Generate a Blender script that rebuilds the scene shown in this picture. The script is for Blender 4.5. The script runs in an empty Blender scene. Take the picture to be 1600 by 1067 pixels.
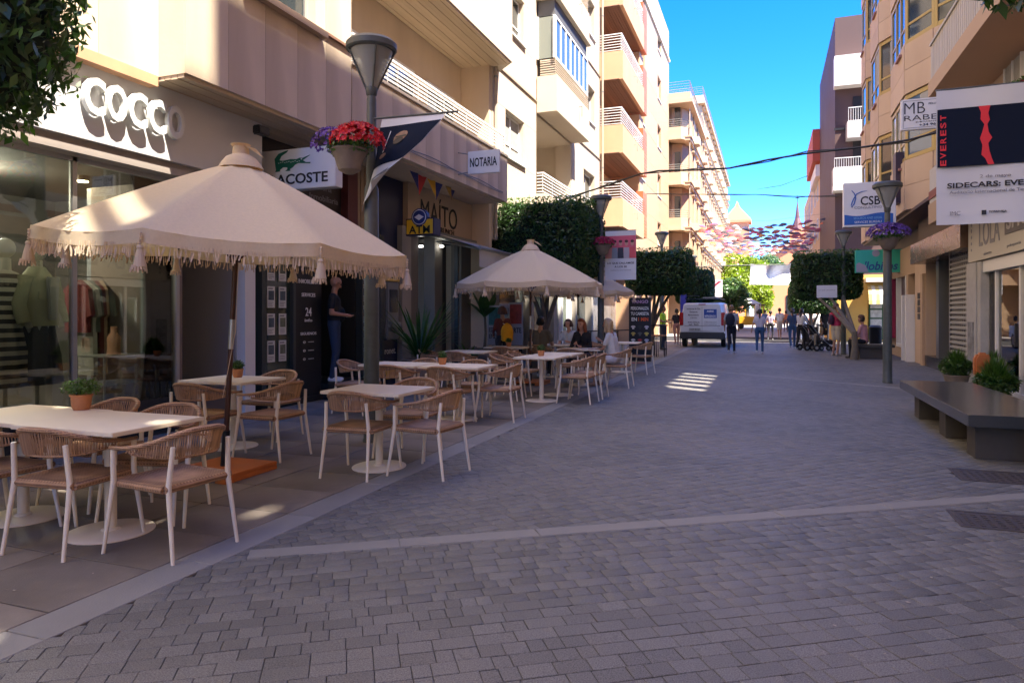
import bpy, bmesh, math, random
import numpy as np
from mathutils import Vector, Matrix
R = math.radians
random.seed(7); rng = np.random.default_rng(7)
sc = bpy.context.scene
COL = sc.collection
# ---------------------------------------------------------------- camera, sky, sun, exposure
F, H, VY = 1080.0, 1.47, 490.0
TH = math.atan(400 / 1080)
cam = bpy.data.objects.new('camera', bpy.data.cameras.new('camera')); COL.objects.link(cam)
cam.location = (0, 0, H); cam.rotation_euler = (R(90), 0, TH)
cam.data.sensor_width = 36; cam.data.lens = F / 1600 * 36
cam.data.shift_y = -(533.5 - VY) / 1600
cam.data.clip_start = .05; cam.data.clip_end = 2000
sc.camera = cam
SUN = Vector((.43, -.27, .86)).normalized()
w = bpy.data.worlds.new('World'); sc.world = w; w.use_nodes = True
nt = w.node_tree; bg = nt.nodes['Background']
sky = nt.nodes.new('ShaderNodeTexSky'); sky.sky_type = 'NISHITA'; sky.sun_disc = False
sky.sun_elevation = math.asin(SUN.z); sky.sun_rotation = math.atan2(SUN.x, SUN.y)
sky.altitude = 0; sky.air_density = .55; sky.dust_density = .02; sky.ozone_density = 5
hsv = nt.nodes.new('ShaderNodeHueSaturation'); hsv.inputs['Saturation'].default_value = 1.3; hsv.inputs['Hue'].default_value = .512; hsv.inputs['Value'].default_value = 1
nt.links.new(sky.outputs[0], hsv.inputs['Color']); nt.links.new(hsv.outputs[0], bg.inputs[0]); bg.inputs[1].default_value = .105
sl = bpy.data.lights.new('sun', 'SUN'); sl.energy = 2.8; sl.angle = R(.53); sl.color = (1, .9, .76)
so = bpy.data.objects.new('sun', sl); COL.objects.link(so)
so.rotation_euler = SUN.to_track_quat('Z', 'Y').to_euler()
sc.view_settings.view_transform = 'Standard'; sc.view_settings.look = 'None'
sc.view_settings.exposure = 3.05; sc.view_settings.gamma = 1; sc.view_settings.use_curve_mapping = False
sc.cycles.max_bounces = 7; sc.cycles.diffuse_bounces = 4; sc.cycles.transparent_max_bounces = 12
sc.cycles.sample_clamp_indirect = 8
# ---------------------------------------------------------------- materials
def mat(name, col, rough=.6, metal=0, var=0, vs=3, bump=0, bs=60, isl=0, rnd=0, spec=.5, stain=None, emis=0, sss=0, coat=0):
    m = bpy.data.materials.new(name); m.use_nodes = True
    n = m.node_tree.nodes; L = m.node_tree.links; b = n['Principled BSDF']
    c = (*col, 1)
    b.inputs['Base Color'].default_value = c; b.inputs['Roughness'].default_value = rough
    b.inputs['Metallic'].default_value = metal; b.inputs['Specular IOR Level'].default_value = spec
    if coat: b.inputs['Coat Weight'].default_value = coat
    tc = n.new('ShaderNodeTexCoord')
    cur = None
    def mixv(fac_socket, lo, hi, cur):
        mr = n.new('ShaderNodeMapRange'); L.new(fac_socket, mr.inputs[0])
        mr.inputs[3].default_value = lo; mr.inputs[4].default_value = hi
        mx = n.new('ShaderNodeVectorMath'); mx.operation = 'SCALE'
        if cur is None: mx.inputs[0].default_value = col
        else: L.new(cur, mx.inputs[0])
        L.new(mr.outputs[0], mx.inputs['Scale']); return mx.outputs[0]
    if isl:
        g = n.new('ShaderNodeNewGeometry'); cur = mixv(g.outputs['Random Per Island'], 1 - isl, 1 + isl, cur)
    if rnd:
        g = n.new('ShaderNodeObjectInfo'); cur = mixv(g.outputs['Random'], 1 - rnd, 1 + rnd, cur)
    if var:
        no = n.new('ShaderNodeTexNoise'); no.inputs['Scale'].default_value = vs; no.inputs['Detail'].default_value = 7
        no.inputs['Roughness'].default_value = .65
        L.new(tc.outputs['Object'], no.inputs['Vector'])
        cur = mixv(no.outputs[0], 1 - var * 1.6, 1 + var * 1.6, cur)
        mr = n.new('ShaderNodeMapRange'); L.new(no.outputs[0], mr.inputs[0])
        mr.inputs[3].default_value = max(.03, rough - .12); mr.inputs[4].default_value = min(1, rough + .12)
        L.new(mr.outputs[0], b.inputs['Roughness'])
    if stain:
        no = n.new('ShaderNodeTexNoise'); no.inputs['Scale'].default_value = stain[1]; no.inputs['Detail'].default_value = 5
        mp = n.new('ShaderNodeMapping'); mp.inputs['Scale'].default_value = stain[2] if len(stain) > 2 else (1, 1, 1)
        L.new(tc.outputs['Object'], mp.inputs[0]); L.new(mp.outputs[0], no.inputs['Vector'])
        mr = n.new('ShaderNodeMapRange'); L.new(no.outputs[0], mr.inputs[0]); mr.inputs[1].default_value = .42; mr.inputs[2].default_value = .72
        mr.inputs[4].default_value = stain[3] if len(stain) > 3 else .6
        mx = n.new('ShaderNodeMix'); mx.data_type = 'RGBA'; L.new(mr.outputs[0], mx.inputs[0])
        if cur is None: mx.inputs[6].default_value = c
        else: L.new(cur, mx.inputs[6])
        mx.inputs[7].default_value = (*stain[0], 1); cur = mx.outputs[2]
    if cur is not None: L.new(cur, b.inputs['Base Color'])
    if bump:
        no = n.new('ShaderNodeTexNoise'); no.inputs['Scale'].default_value = bs; no.inputs['Detail'].default_value = 4
        L.new(tc.outputs['Object'], no.inputs['Vector'])
        bp = n.new('ShaderNodeBump'); bp.inputs['Strength'].default_value = bump; bp.inputs['Distance'].default_value = .01
        L.new(no.outputs[0], bp.inputs['Height']); L.new(bp.outputs[0], b.inputs['Normal'])
    if emis:
        b.inputs['Emission Color'].default_value = c; b.inputs['Emission Strength'].default_value = emis
    return m
def leafmat(name, col, isl=.45):
    m = mat(name, col, .38, isl=isl, var=.12, vs=2.2)
    n = m.node_tree.nodes; L = m.node_tree.links; b = n['Principled BSDF']
    t = n.new('ShaderNodeBsdfTranslucent'); src = b.inputs['Base Color'].links[0].from_socket
    mx0 = n.new('ShaderNodeVectorMath'); mx0.operation = 'MULTIPLY'; mx0.inputs[1].default_value = (1.6, 2.0, .6)
    L.new(src, mx0.inputs[0]); L.new(mx0.outputs[0], t.inputs[0])
    mx = n.new('ShaderNodeMixShader'); mx.inputs[0].default_value = .28
    L.new(b.outputs[0], mx.inputs[1]); L.new(t.outputs[0], mx.inputs[2])
    L.new(mx.outputs[0], n['Material Output'].inputs[0]); return m
def glassmat(name, tint=(.75, .82, .8), ior=1.5, boost=0.0):
    m = bpy.data.materials.new(name); m.use_nodes = True
    n = m.node_tree.nodes; L = m.node_tree.links; n.remove(n['Principled BSDF'])
    t = n.new('ShaderNodeBsdfTransparent'); t.inputs[0].default_value = (*tint, 1)
    g = n.new('ShaderNodeBsdfGlossy'); g.inputs['Roughness'].default_value = .01
    f = n.new('ShaderNodeFresnel'); f.inputs[0].default_value = ior
    ad = n.new('ShaderNodeMath'); ad.inputs[1].default_value = boost; ad.use_clamp = True; L.new(f.outputs[0], ad.inputs[0])
    mx = n.new('ShaderNodeMixShader'); L.new(ad.outputs[0], mx.inputs[0])
    L.new(t.outputs[0], mx.inputs[1]); L.new(g.outputs[0], mx.inputs[2]); L.new(mx.outputs[0], n['Material Output'].inputs[0])
    return m
def stripemat(name, c1, c2, scale, axis, rough=.7):
    m = mat(name, c1, rough); n = m.node_tree.nodes; L = m.node_tree.links
    tc = n.new('ShaderNodeTexCoord'); wv = n.new('ShaderNodeTexWave'); wv.bands_direction = axis
    wv.inputs['Scale'].default_value = scale; L.new(tc.outputs['Object'], wv.inputs[0])
    cr = n.new('ShaderNodeValToRGB'); cr.color_ramp.interpolation = 'CONSTANT'
    cr.color_ramp.elements[0].color = (*c1, 1); cr.color_ramp.elements[1].position = .5; cr.color_ramp.elements[1].color = (*c2, 1)
    L.new(wv.outputs[1], cr.inputs[0]); L.new(cr.outputs[0], n['Principled BSDF'].inputs['Base Color']); return m
def weavemat(name, c1, c2, sc_):
    m = mat(name, c1, .75); n = m.node_tree.nodes; L = m.node_tree.links; b = n['Principled BSDF']
    tc = n.new('ShaderNodeTexCoord'); hs = []
    for ax in ('X', 'Y', 'Z'):
        wv = n.new('ShaderNodeTexWave'); wv.bands_direction = ax; wv.inputs['Scale'].default_value = sc_
        wv.inputs['Distortion'].default_value = .6; L.new(tc.outputs['Object'], wv.inputs[0]); hs.append(wv.outputs[1])
    a = n.new('ShaderNodeMath'); a.operation = 'MULTIPLY'; L.new(hs[0], a.inputs[0]); L.new(hs[1], a.inputs[1])
    a2 = n.new('ShaderNodeMath'); a2.operation = 'ADD'; L.new(a.outputs[0], a2.inputs[0]); L.new(hs[2], a2.inputs[1])
    mx = n.new('ShaderNodeMix'); mx.data_type = 'RGBA'; mx.inputs[6].default_value = (*c2, 1); mx.inputs[7].default_value = (*c1, 1)
    L.new(a2.outputs[0], mx.inputs[0])
    no = n.new('ShaderNodeTexNoise'); no.inputs['Scale'].default_value = 14; L.new(tc.outputs['Object'], no.inputs[0])
    mr = n.new('ShaderNodeMapRange'); L.new(no.outputs[0], mr.inputs[0]); mr.inputs[3].default_value = .65; mr.inputs[4].default_value = 1.35
    vm = n.new('ShaderNodeVectorMath'); vm.operation = 'SCALE'; L.new(mx.outputs[2], vm.inputs[0]); L.new(mr.outputs[0], vm.inputs['Scale'])
    L.new(vm.outputs[0], b.inputs['Base Color'])
    bp = n.new('ShaderNodeBump'); bp.inputs['Strength'].default_value = .6; bp.inputs['Distance'].default_value = .004
    L.new(a2.outputs[0], bp.inputs['Height']); L.new(bp.outputs[0], b.inputs['Normal']); return m
# ---------------------------------------------------------------- mesh builder
def wm(o):
    m = o.matrix_parent_inverse @ o.matrix_basis if o.parent else o.matrix_basis
    return wm(o.parent) @ m if o.parent else m.copy()
def TL(X): return Matrix(((0, 0, 1, X), (1, 0, 0, 0), (0, 1, 0, 0), (0, 0, 0, 1)))     # u=Y v=Z w=+X (left facades)
def TR(X): return Matrix(((0, 0, -1, X), (1, 0, 0, 0), (0, 1, 0, 0), (0, 0, 0, 1)))    # u=Y v=Z w=-X (right facades)
def TC(Y): return Matrix(((1, 0, 0, 0), (0, 0, -1, Y), (0, 1, 0, 0), (0, 0, 0, 1)))    # u=X v=Z w=-Y (faces the camera end)
def TRt(X): return Matrix(((0, 0, -1, X), (-1, 0, 0, 0), (0, 1, 0, 0), (0, 0, 0, 1)))  # text on right facades: u=-Y
class MB:
    def __init__(s): s.v = []; s.f = []; s.m = []
    def add(s, vs, fs, mi=0, T=None):
        o = len(s.v)
        if T is not None:
            if T.determinant() < 0: fs = [tuple(reversed(f)) for f in fs]
            vs = [T @ Vector(p) for p in vs]
        s.v += [tuple(p) for p in vs]; s.f += [tuple(i + o for i in f) for f in fs]; s.m += [mi] * len(fs); return s
    def box(s, x0, x1, y0, y1, z0, z1, mi=0, T=None):
        return s.add([(x0, y0, z0), (x1, y0, z0), (x1, y1, z0), (x0, y1, z0), (x0, y0, z1), (x1, y0, z1), (x1, y1, z1), (x0, y1, z1)],
                     [(0, 3, 2, 1), (4, 5, 6, 7), (0, 1, 5, 4), (1, 2, 6, 5), (2, 3, 7, 6), (3, 0, 4, 7)], mi, T)
    def quad(s, a, b, c, d, mi=0, T=None): return s.add([a, b, c, d], [(0, 1, 2, 3)], mi, T)
    def tube(s, pts, r, n=8, mi=0, T=None, cap=True):
        pts = [Vector(p) for p in pts]; k = len(pts); rs = r if hasattr(r, '__len__') else [r] * k
        vs = []; up = None
        for i, p in enumerate(pts):
            t = (pts[min(i + 1, k - 1)] - pts[max(i - 1, 0)]).normalized()
            if up is None:
                a = Vector((0, 0, 1)) if abs(t.z) < .9 else Vector((1, 0, 0)); up = a.cross(t).normalized()
            up = (up - t * up.dot(t)).normalized(); bn = t.cross(up)
            for j in range(n):
                an = 2 * math.pi * j / n; vs.append(p + (up * math.cos(an) + bn * math.sin(an)) * rs[i])
        fs = [(i * n + j, i * n + (j + 1) % n, (i + 1) * n + (j + 1) % n, (i + 1) * n + j) for i in range(k - 1) for j in range(n)]
        if cap: fs += [tuple(reversed(range(n))), tuple(range((k - 1) * n, k * n))]
        return s.add(vs, fs, mi, T)
    def lathe(s, prof, n=20, mi=0, T=None, c=(0, 0)):
        vs = [(c[0] + r * math.cos(2 * math.pi * j / n), c[1] + r * math.sin(2 * math.pi * j / n), z) for r, z in prof for j in range(n)]
        k = len(prof)
        fs = [(i * n + j, i * n + (j + 1) % n, (i + 1) * n + (j + 1) % n, (i + 1) * n + j) for i in range(k - 1) for j in range(n)]
        fs += [tuple(reversed(range(n))), tuple(range((k - 1) * n, k * n))]
        return s.add(vs, fs, mi, T)
    def prism(s, poly, z0, z1, mi=0, T=None):
        n = len(poly); A = sum(poly[i][0] * poly[(i + 1) % n][1] - poly[(i + 1) % n][0] * poly[i][1] for i in range(n))
        if A < 0: poly = poly[::-1]
        vs = [(x, y, z0) for x, y in poly] + [(x, y, z1) for x, y in poly]
        fs = [tuple(reversed(range(n))), tuple(range(n, 2 * n))] + [(i, (i + 1) % n, (i + 1) % n + n, i + n) for i in range(n)]
        return s.add(vs, fs, mi, T)
    def ball(s, c, r, n=10, mi=0, T=None):
        r = r if hasattr(r, '__len__') else (r, r, r)
        vs = [(c[0], c[1], c[2] - r[2])]; m = n // 2
        for i in range(1, m):
            a = math.pi * i / m - math.pi / 2
            for j in range(n):
                b = 2 * math.pi * j / n
                vs.append((c[0] + r[0] * math.cos(a) * math.cos(b), c[1] + r[1] * math.cos(a) * math.sin(b), c[2] + r[2] * math.sin(a)))
        vs.append((c[0], c[1], c[2] + r[2])); t = len(vs) - 1
        fs = [(0, 1 + (j + 1) % n, 1 + j) for j in range(n)]
        for i in range(m - 2):
            for j in range(n):
                a = 1 + i * n + j; b = 1 + i * n + (j + 1) % n; fs.append((a, b, b + n, a + n))
        fs += [(t, 1 + (m - 2) * n + j, 1 + (m - 2) * n + (j + 1) % n) for j in range(n)]
        return s.add(vs, fs, mi, T)
    def holes(s, u0, u1, v0, v1, w0, w1, hs, T=None, mi=0):
        vc = sorted({v0, v1} | {c for h in hs for c in (h[2], h[3]) if v0 < c < v1})
        for a, b in zip(vc, vc[1:]):
            m = (a + b) / 2; cu = u0
            for h in sorted(hh for hh in hs if hh[2] < m < hh[3]):
                if h[0] > cu: s.box(cu, h[0], a, b, w0, w1, mi, T)
                cu = max(cu, h[1])
            if cu < u1: s.box(cu, u1, a, b, w0, w1, mi, T)
        return s
    def mesh(s, name, mats, smooth=False, bevel=0, bseg=2, weld=False):
        me = bpy.data.meshes.new(name); me.from_pydata(s.v, [], s.f)
        mats = mats if isinstance(mats, (list, tuple)) else [mats]
        for m in mats: me.materials.append(m)
        if len(mats) > 1: me.polygons.foreach_set('material_index', s.m)
        if weld:
            bm = bmesh.new(); bm.from_mesh(me); bmesh.ops.remove_doubles(bm, verts=bm.verts, dist=1e-4); bm.to_mesh(me); bm.free()
        if bevel:
            bm = bmesh.new(); bm.from_mesh(me)
            es = [e for e in bm.edges if len(e.link_faces) == 2 and e.calc_face_angle(0) > .5]
            bmesh.ops.bevel(bm, geom=es, offset=bevel, segments=bseg, affect='EDGES', clamp_overlap=True)
            bm.to_mesh(me); bm.free()
        if smooth:
            me.polygons.foreach_set('use_smooth', [True] * len(me.polygons))
            if smooth == 2: me.set_sharp_from_angle(angle=R(40))
        me.update(); return me
    def build(s, name, mats, parent=None, W=False, smooth=False, bevel=0, kind=None, label=None, bseg=2, weld=False):
        o = bpy.data.objects.new(name, s.mesh(name, mats, smooth, bevel, bseg, weld)); COL.objects.link(o)
        if parent: adopt(o, parent, W)
        if kind: o['kind'] = kind
        if label: o['label'] = label
        return o
def adopt(o, parent, W=False):
    o.parent = parent
    if W: o.matrix_parent_inverse = wm(parent).inverted()
def tag(o, label, cat, group=None, kind=None):
    o['label'] = label; o['category'] = cat
    if group: o['group'] = group
    if kind: o['kind'] = kind
    return o
def thing(name, label, cat, loc=(0, 0, 0), rz=0, group=None):
    o = bpy.data.objects.new(name, None); COL.objects.link(o); o.empty_display_size = .2
    o.location = loc; o.rotation_euler = (0, 0, rz); return tag(o, label, cat, group)
KIDS = {}
def kids(o): return [c for c in COL.objects if c.parent == o]
def dup(o, loc=None, rz=None, label=None, parent=None):
    def tree(a): return (a, [tree(c) for c in kids(a)])
    t = o.get('_t'); 
    if o.name not in KIDS: KIDS[o.name] = tree(o)
    def cp(nd, par):
        c = nd[0].copy(); COL.objects.link(c)
        if par: c.parent = par
        for k in nd[1]: cp(k, c)
        return c
    r = cp(KIDS[o.name], None)
    if loc is not None: r.location = loc
    if rz is not None: r.rotation_euler = (0, 0, rz)
    if label: r['label'] = label
    return r
def txt(s, c, w_, h_, T, m, parent, W=False, d=.004, off=0, name='lettering', shear=0, label=None):
    cu = bpy.data.curves.new('t', 'FONT'); cu.body = s; cu.extrude = .01; cu.offset = off; cu.resolution_u = 3; cu.shear = shear
    cu.align_x = 'CENTER'
    ob = bpy.data.objects.new('t', cu); COL.objects.link(ob)
    me = bpy.data.meshes.new_from_object(ob); bpy.data.objects.remove(ob)
    n = len(me.vertices); co = np.empty(n * 3, np.float32); me.vertices.foreach_get('co', co); co = co.reshape(-1, 3)
    mn, mx = co.min(0), co.max(0)
    co = (co - (mn + mx) / 2) * np.array([w_ / max(mx[0] - mn[0], 1e-6), h_ / max(mx[1] - mn[1], 1e-6), d / max(mx[2] - mn[2], 1e-6)])
    co = co + np.array(c)
    A = np.array(T); co = co @ A[:3, :3].T + A[:3, 3]
    me.vertices.foreach_set('co', co.astype(np.float32).ravel()); me.name = name
    me.materials.clear(); me.materials.append(m); me.update()
    o = bpy.data.objects.new(name, me); COL.objects.link(o); adopt(o, parent, W)
    if label: o['label'] = label
    return o
def at(px, py, D):
    xc = (px - 800) / F * D; c, s = math.cos(TH), math.sin(TH)
    return Vector((xc * c - D * s, xc * s + D * c, H - (py - VY) / F * D))
def onY(px, py, Y):
    k = (px - 800) / F; c, s = math.cos(TH), math.sin(TH); X = (k * Y * c - Y * s) / (c + k * s)
    return Vector((X, Y, H - (py - VY) / F * (-X * s + Y * c)))
def onX(px, py, X):
    k = (px - 800) / F; c, s = math.cos(TH), math.sin(TH); Y = (-k * X * s - X * c) / (s - k * c)
    return Vector((X, Y, H - (py - VY) / F * (-X * s + Y * c)))
def tone(r, g, b): return tuple(((x / 255) ** 2.2) for x in (r, g, b))
# palette (real-world base colours)
cream = mat('cream_stone', (.64, .52, .38), .7, var=.05, vs=.8, bump=.15, bs=25, stain=((.3, .22, .15), .6, (1, 1, .2), .5))
creamp = mat('cream_panel', (.64, .52, .38), .62, rnd=.05, var=.06, vs=1.5, bump=.15, bs=25, stain=((.3, .22, .15), .9, (1.5, 1.5, .2), .5))
creamw = mat('cream_white', (.54, .46, .36), .7, var=.05, vs=.7, bump=.12, bs=25, stain=((.5, .4, .3), .7, (1, 1, .2), .35))
creamwp = mat('cream_white_panel', (.54, .46, .36), .7, rnd=.03, var=.05, vs=.7, bump=.12, bs=25, stain=((.5, .4, .3), .7, (1, 1, .2), .35))
peach = mat('peach_stone', (.58, .35, .2), .7, var=.07, vs=1.2, rnd=.04, bump=.15, bs=20, stain=((.45, .25, .14), .9, (1, 1, .3), .35))
peach2 = mat('pale_peach_stone', (.47, .32, .2), .7, var=.06, vs=1.2, rnd=.04, bump=.15, bs=20)
ochre = mat('ochre_stone', (.56, .4, .27), .7, var=.06, vs=1.0, rnd=.06, bump=.15, bs=20, stain=((.4, .26, .17), 1.1, (1, 1, .35), .35))
brick_o = mat('orange_tile', (.6, .16, .06), .5, isl=.12)
brick_m = mat('orange_brick', (.5, .25, .13), .8, rnd=.15)
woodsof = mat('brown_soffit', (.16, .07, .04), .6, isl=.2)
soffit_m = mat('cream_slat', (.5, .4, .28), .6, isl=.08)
white = mat('white_paint', (.72, .7, .66), .5, var=.04, vs=2)
whitem = mat('white_metal', (.75, .74, .72), .35)
greym = mat('grey_metal', (.2, .21, .2), .45, var=.15, vs=6)
lampm = mat('lamp_metal', (.07, .08, .075), .5, var=.3, vs=9, bump=.1, bs=40)
dark = mat('near_black', (.012, .012, .014), .45)
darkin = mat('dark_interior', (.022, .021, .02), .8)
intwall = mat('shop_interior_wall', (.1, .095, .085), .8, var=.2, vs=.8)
navy = mat('navy_panel', (.012, .02, .07), .35)
goldfr = mat('gold_aluminium', (.42, .3, .11), .4, metal=.3)
alum = mat('aluminium', (.5, .5, .48), .3, metal=.7)
pane = mat('window_pane', (.03, .04, .045), .06, spec=.9)
pane_b = mat('bluish_pane', (.08, .13, .2), .05, spec=1)
curtain = mat('curtain', (.35, .34, .31), .9, var=.25, vs=6)
shopglass = glassmat('shop_glass', (.8, .86, .84), 1.5, .05)
clearglass = glassmat('clear_glass', (.9, .92, .9), 1.45)
granite = mat('dark_granite', (.03, .03, .032), .22, var=.25, vs=30)
benchm = mat('bench_granite', (.04, .045, .05), .2, var=.22, vs=90)
benchl = mat('bench_leg_stone', (.05, .043, .038), .6, var=.2, vs=20)
marble = mat('brown_marble', (.16, .09, .06), .25, var=.5, vs=4)
rope = weavemat('rope_weave', (.46, .27, .15), (.2, .11, .06), 14)
ropet = weavemat('rope_wrap', (.5, .3, .17), (.24, .13, .07), 22)
cord = mat('rope_cord', (.46, .29, .17), .8, isl=.3)
legm = mat('cream_powder_coat', (.84, .75, .6), .4)
topm = mat('cream_tabletop', (.84, .74, .57), .45, var=.03, vs=3, bump=.05, bs=80)
canvas_m = mat('canvas', (.8, .67, .47), .85, var=.08, vs=45, bump=.25, bs=220)
fringem = mat('cotton_fringe', (.78, .65, .48), .9, isl=.15)
def translucent(m, f=.35, tint=(1, .85, .6)):
    n = m.node_tree.nodes; L = m.node_tree.links; b = n['Principled BSDF']
    t = n.new('ShaderNodeBsdfTranslucent')
    if b.inputs['Base Color'].links:
        vm = n.new('ShaderNodeVectorMath'); vm.operation = 'MULTIPLY'; vm.inputs[1].default_value = tint
        L.new(b.inputs['Base Color'].links[0].from_socket, vm.inputs[0]); L.new(vm.outputs[0], t.inputs[0])
    mx = n.new('ShaderNodeMixShader'); mx.inputs[0].default_value = f
    L.new(b.outputs[0], mx.inputs[1]); L.new(t.outputs[0], mx.inputs[2]); L.new(mx.outputs[0], n['Material Output'].inputs[0])
translucent(canvas_m, .3); translucent(fringem, .3)
woodpole = mat('brown_wood', (.075, .028, .014), .4, var=.25, vs=12)
woodbase = mat('orange_wood', (.5, .15, .035), .45, var=.15, vs=5, bump=.15, bs=30)
terra = mat('terracotta', (.5, .2, .08), .7, var=.15, vs=14, bump=.4, bs=22)
soil = mat('soil', (.03, .02, .013), .95)
urnm = mat('weathered_urn', (.2, .16, .13), .8, var=.3, vs=6, bump=.5, bs=14)
leafd = leafmat('dark_leaf', (.034, .075, .02))
leafm_ = leafmat('mid_leaf', (.06, .12, .025))
leafy = leafmat('bright_leaf', (.2, .26, .02))
leafb = leafmat('blue_leaf', (.08, .15, .06))
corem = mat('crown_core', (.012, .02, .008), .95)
bark = mat('bark', (.14, .115, .085), .9, var=.3, vs=8, bump=.5, bs=25)
redfl = mat('red_petal', (.55, .01, .02), .5, isl=.35)
purfl = mat('purple_petal', (.12, .05, .3), .5, isl=.4)
magfl = mat('magenta_petal', (.3, .01, .06), .5, isl=.4)
blacktx = mat('black_ink', (.01, .01, .012), .5)
greytx = mat('grey_ink', (.2, .2, .22), .5)
whitetx = mat('white_ink', (.75, .75, .75), .5)
signw = mat('sign_white', (.7, .7, .69), .35, var=.03, vs=3)
bannerw = mat('banner_white', (.62, .62, .64), .7)
bannerd = mat('banner_dark', (.008, .013, .03), .85, spec=.15)
redink = mat('red_ink', (.7, .02, .03), .5)
frost = mat('frosted_cone', (.42, .43, .4), .35)
def half_clear(m, f):
    n = m.node_tree.nodes; L = m.node_tree.links; t = n.new('ShaderNodeBsdfTransparent'); mx = n.new('ShaderNodeMixShader'); mx.inputs[0].default_value = f
    L.new(n['Principled BSDF'].outputs[0], mx.inputs[1]); L.new(t.outputs[0], mx.inputs[2]); L.new(mx.outputs[0], n['Material Output'].inputs[0])
half_clear(frost, .5)
# ---------------------------------------------------------------- ground
Dd = Vector((.834, .553)); Pn = Vector((-.553, .834)); P0 = Vector((-2.94, 3.43))
B1v = Vector((-.8, .6)).normalized(); B1p = Vector((2.54, 15.41))
groundm = mat('ground_far', (.16, .15, .14), .8, var=.1, vs=.3)
grout = mat('paving_grout', (.022, .022, .024), .95)
def paver_mat(nm, rnd, isl):
    m = mat(nm, (.122, .119, .11), .6, rnd=rnd, isl=isl, var=.12, vs=1.1, bump=.25, bs=160, stain=((.185, .17, .15), .45, (1, 1, 1), .7))
    n = m.node_tree.nodes; L = m.node_tree.links; b = n['Principled BSDF']     # speckled granular face
    g = n.new('ShaderNodeNewGeometry'); no = n.new('ShaderNodeTexNoise'); no.inputs['Scale'].default_value = 170; no.inputs['Detail'].default_value = 2
    L.new(g.outputs['Position'], no.inputs['Vector'])
    for nd in n:
        if nd.type == 'TEX_NOISE' and nd is not no:
            for l in list(nd.inputs['Vector'].links): L.remove(l)
            L.new(g.outputs['Position'], nd.inputs['Vector'])
    mr = n.new('ShaderNodeMapRange'); L.new(no.outputs[0], mr.inputs[0]); mr.inputs[1].default_value = .3; mr.inputs[2].default_value = .7
    mr.inputs[3].default_value = .5; mr.inputs[4].default_value = 1.55
    src = b.inputs['Base Color'].links[0].from_socket
    vm = n.new('ShaderNodeVectorMath'); vm.operation = 'SCALE'; L.new(src, vm.inputs[0]); L.new(mr.outputs[0], vm.inputs['Scale'])
    L.new(vm.outputs[0], b.inputs['Base Color']); return m
pav_o = paver_mat('paver_stone', .2, 0); pav_s = paver_mat('paver_stone_far', 0, .2)
slabm = mat('terrace_slab', (.2, .17, .14), .6, rnd=.1, var=.3, vs=3.5, bump=.2, bs=90, stain=((.1, .08, .065), 1.4, (1, 1, 1), .75))
curbm = mat('curb_stone', (.23, .22, .2), .7, rnd=.08, var=.12, vs=3, bump=.2, bs=90)
g = MB(); g.box(-260, 260, -60, 500, -.5, -.02)
tag(g.build('ground', groundm, kind='structure'), 'pale open ground around the street', 'ground')
g = MB(); g.quad((-3.2, -6, -.013), (5, -6, -.013), (5, 46, -.013), (-3.2, 46, -.013))
street = g.build('street', grout, kind='structure')
g = MB(); g.quad((-9, -6, -.013), (-3.2, -6, -.013), (-3.2, 46, -.013), (-9, 46, -.013))
terrace = g.build('terrace_pavement', grout, kind='structure')
g = MB(); g.quad((-10, 46, .0), (12, 46, .0), (12, 130, .0), (-10, 130, .0))
plazam = mat('plaza_paving', (.34, .31, .28), .8, var=.1, vs=.6)
g.build('plaza', plazam, kind='structure')
def bandside(p): return (Vector(p) - P0).dot(Pn)
def band2side(p): return -(Vector(p) - B1p).dot(Vector((B1v.y, -B1v.x)))   # <0 far side
LENS = [.08, .11, .15, .19]
MH = [(1.6, 2.35, 7.1, 7.62), (1.25, 2.0, 5.55, 6.0)]
def inhole(x, y): return any(a + .03 < x < b - .03 and c + .03 < y < d - .03 for a, b, c, d in MH)
def gen(ang, course, test, ext):
    ca, sa = math.cos(ang), math.sin(ang); out = []
    rr = np.random.default_rng(int(ang * 100) + 5)
    (x0, x1, y0, y1) = ext; cs = [(x * ca + y * sa, -x * sa + y * ca) for x in (x0, x1) for y in (y0, y1)]
    u0, u1 = min(c[0] for c in cs), max(c[0] for c in cs); v0, v1 = min(c[1] for c in cs), max(c[1] for c in cs)
    v = v0
    while v < v1:
        u = u0 + rr.uniform(0, .2)
        while u < u1:
            k = int(rr.choice(4, p=[.25, .25, .35, .15])); l = LENS[k]
            cu, cv = u + l / 2, v + course / 2; x, y = cu * ca - cv * sa, cu * sa + cv * ca
            if test(x, y): out.append((x, y, k, ang, course))
            u += l
        v += course
    return out
XR = lambda y: 3.86 if y < 16.9 else 4.18
near = gen(math.atan2(Dd.y, Dd.x), .105, lambda x, y: x > -3.1 and x < XR(y) + .02 and bandside((x, y)) < -.03 and not inhole(x, y) and y > .8, (-3.2, 4.3, .8, 9))
midp = gen(R(45), .105, lambda x, y: x > -3.1 and x < XR(y) + .02 and bandside((x, y)) > .03 and band2side((x, y)) > .03 and y < 34 and not inhole(x, y), (-3.2, 4.3, 3, 34))
farp = gen(R(135), .105, lambda x, y: x > -3.1 and x < XR(y) + .02 and bandside((x, y)) > .03 and band2side((x, y)) < -.03 and y < 38, (-3.2, 4.3, 12, 38))
allp = near + midp + farp
c_, s_ = math.cos(TH), math.sin(TH)
def vis(p):
    D = -p[0] * s_ + p[1] * c_; xc = p[0] * c_ + p[1] * s_
    return D > 2.6 and abs(xc / D) < .76
allp.sort(key=lambda p: (not vis(p), -p[0] * s_ + p[1] * c_))
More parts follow.
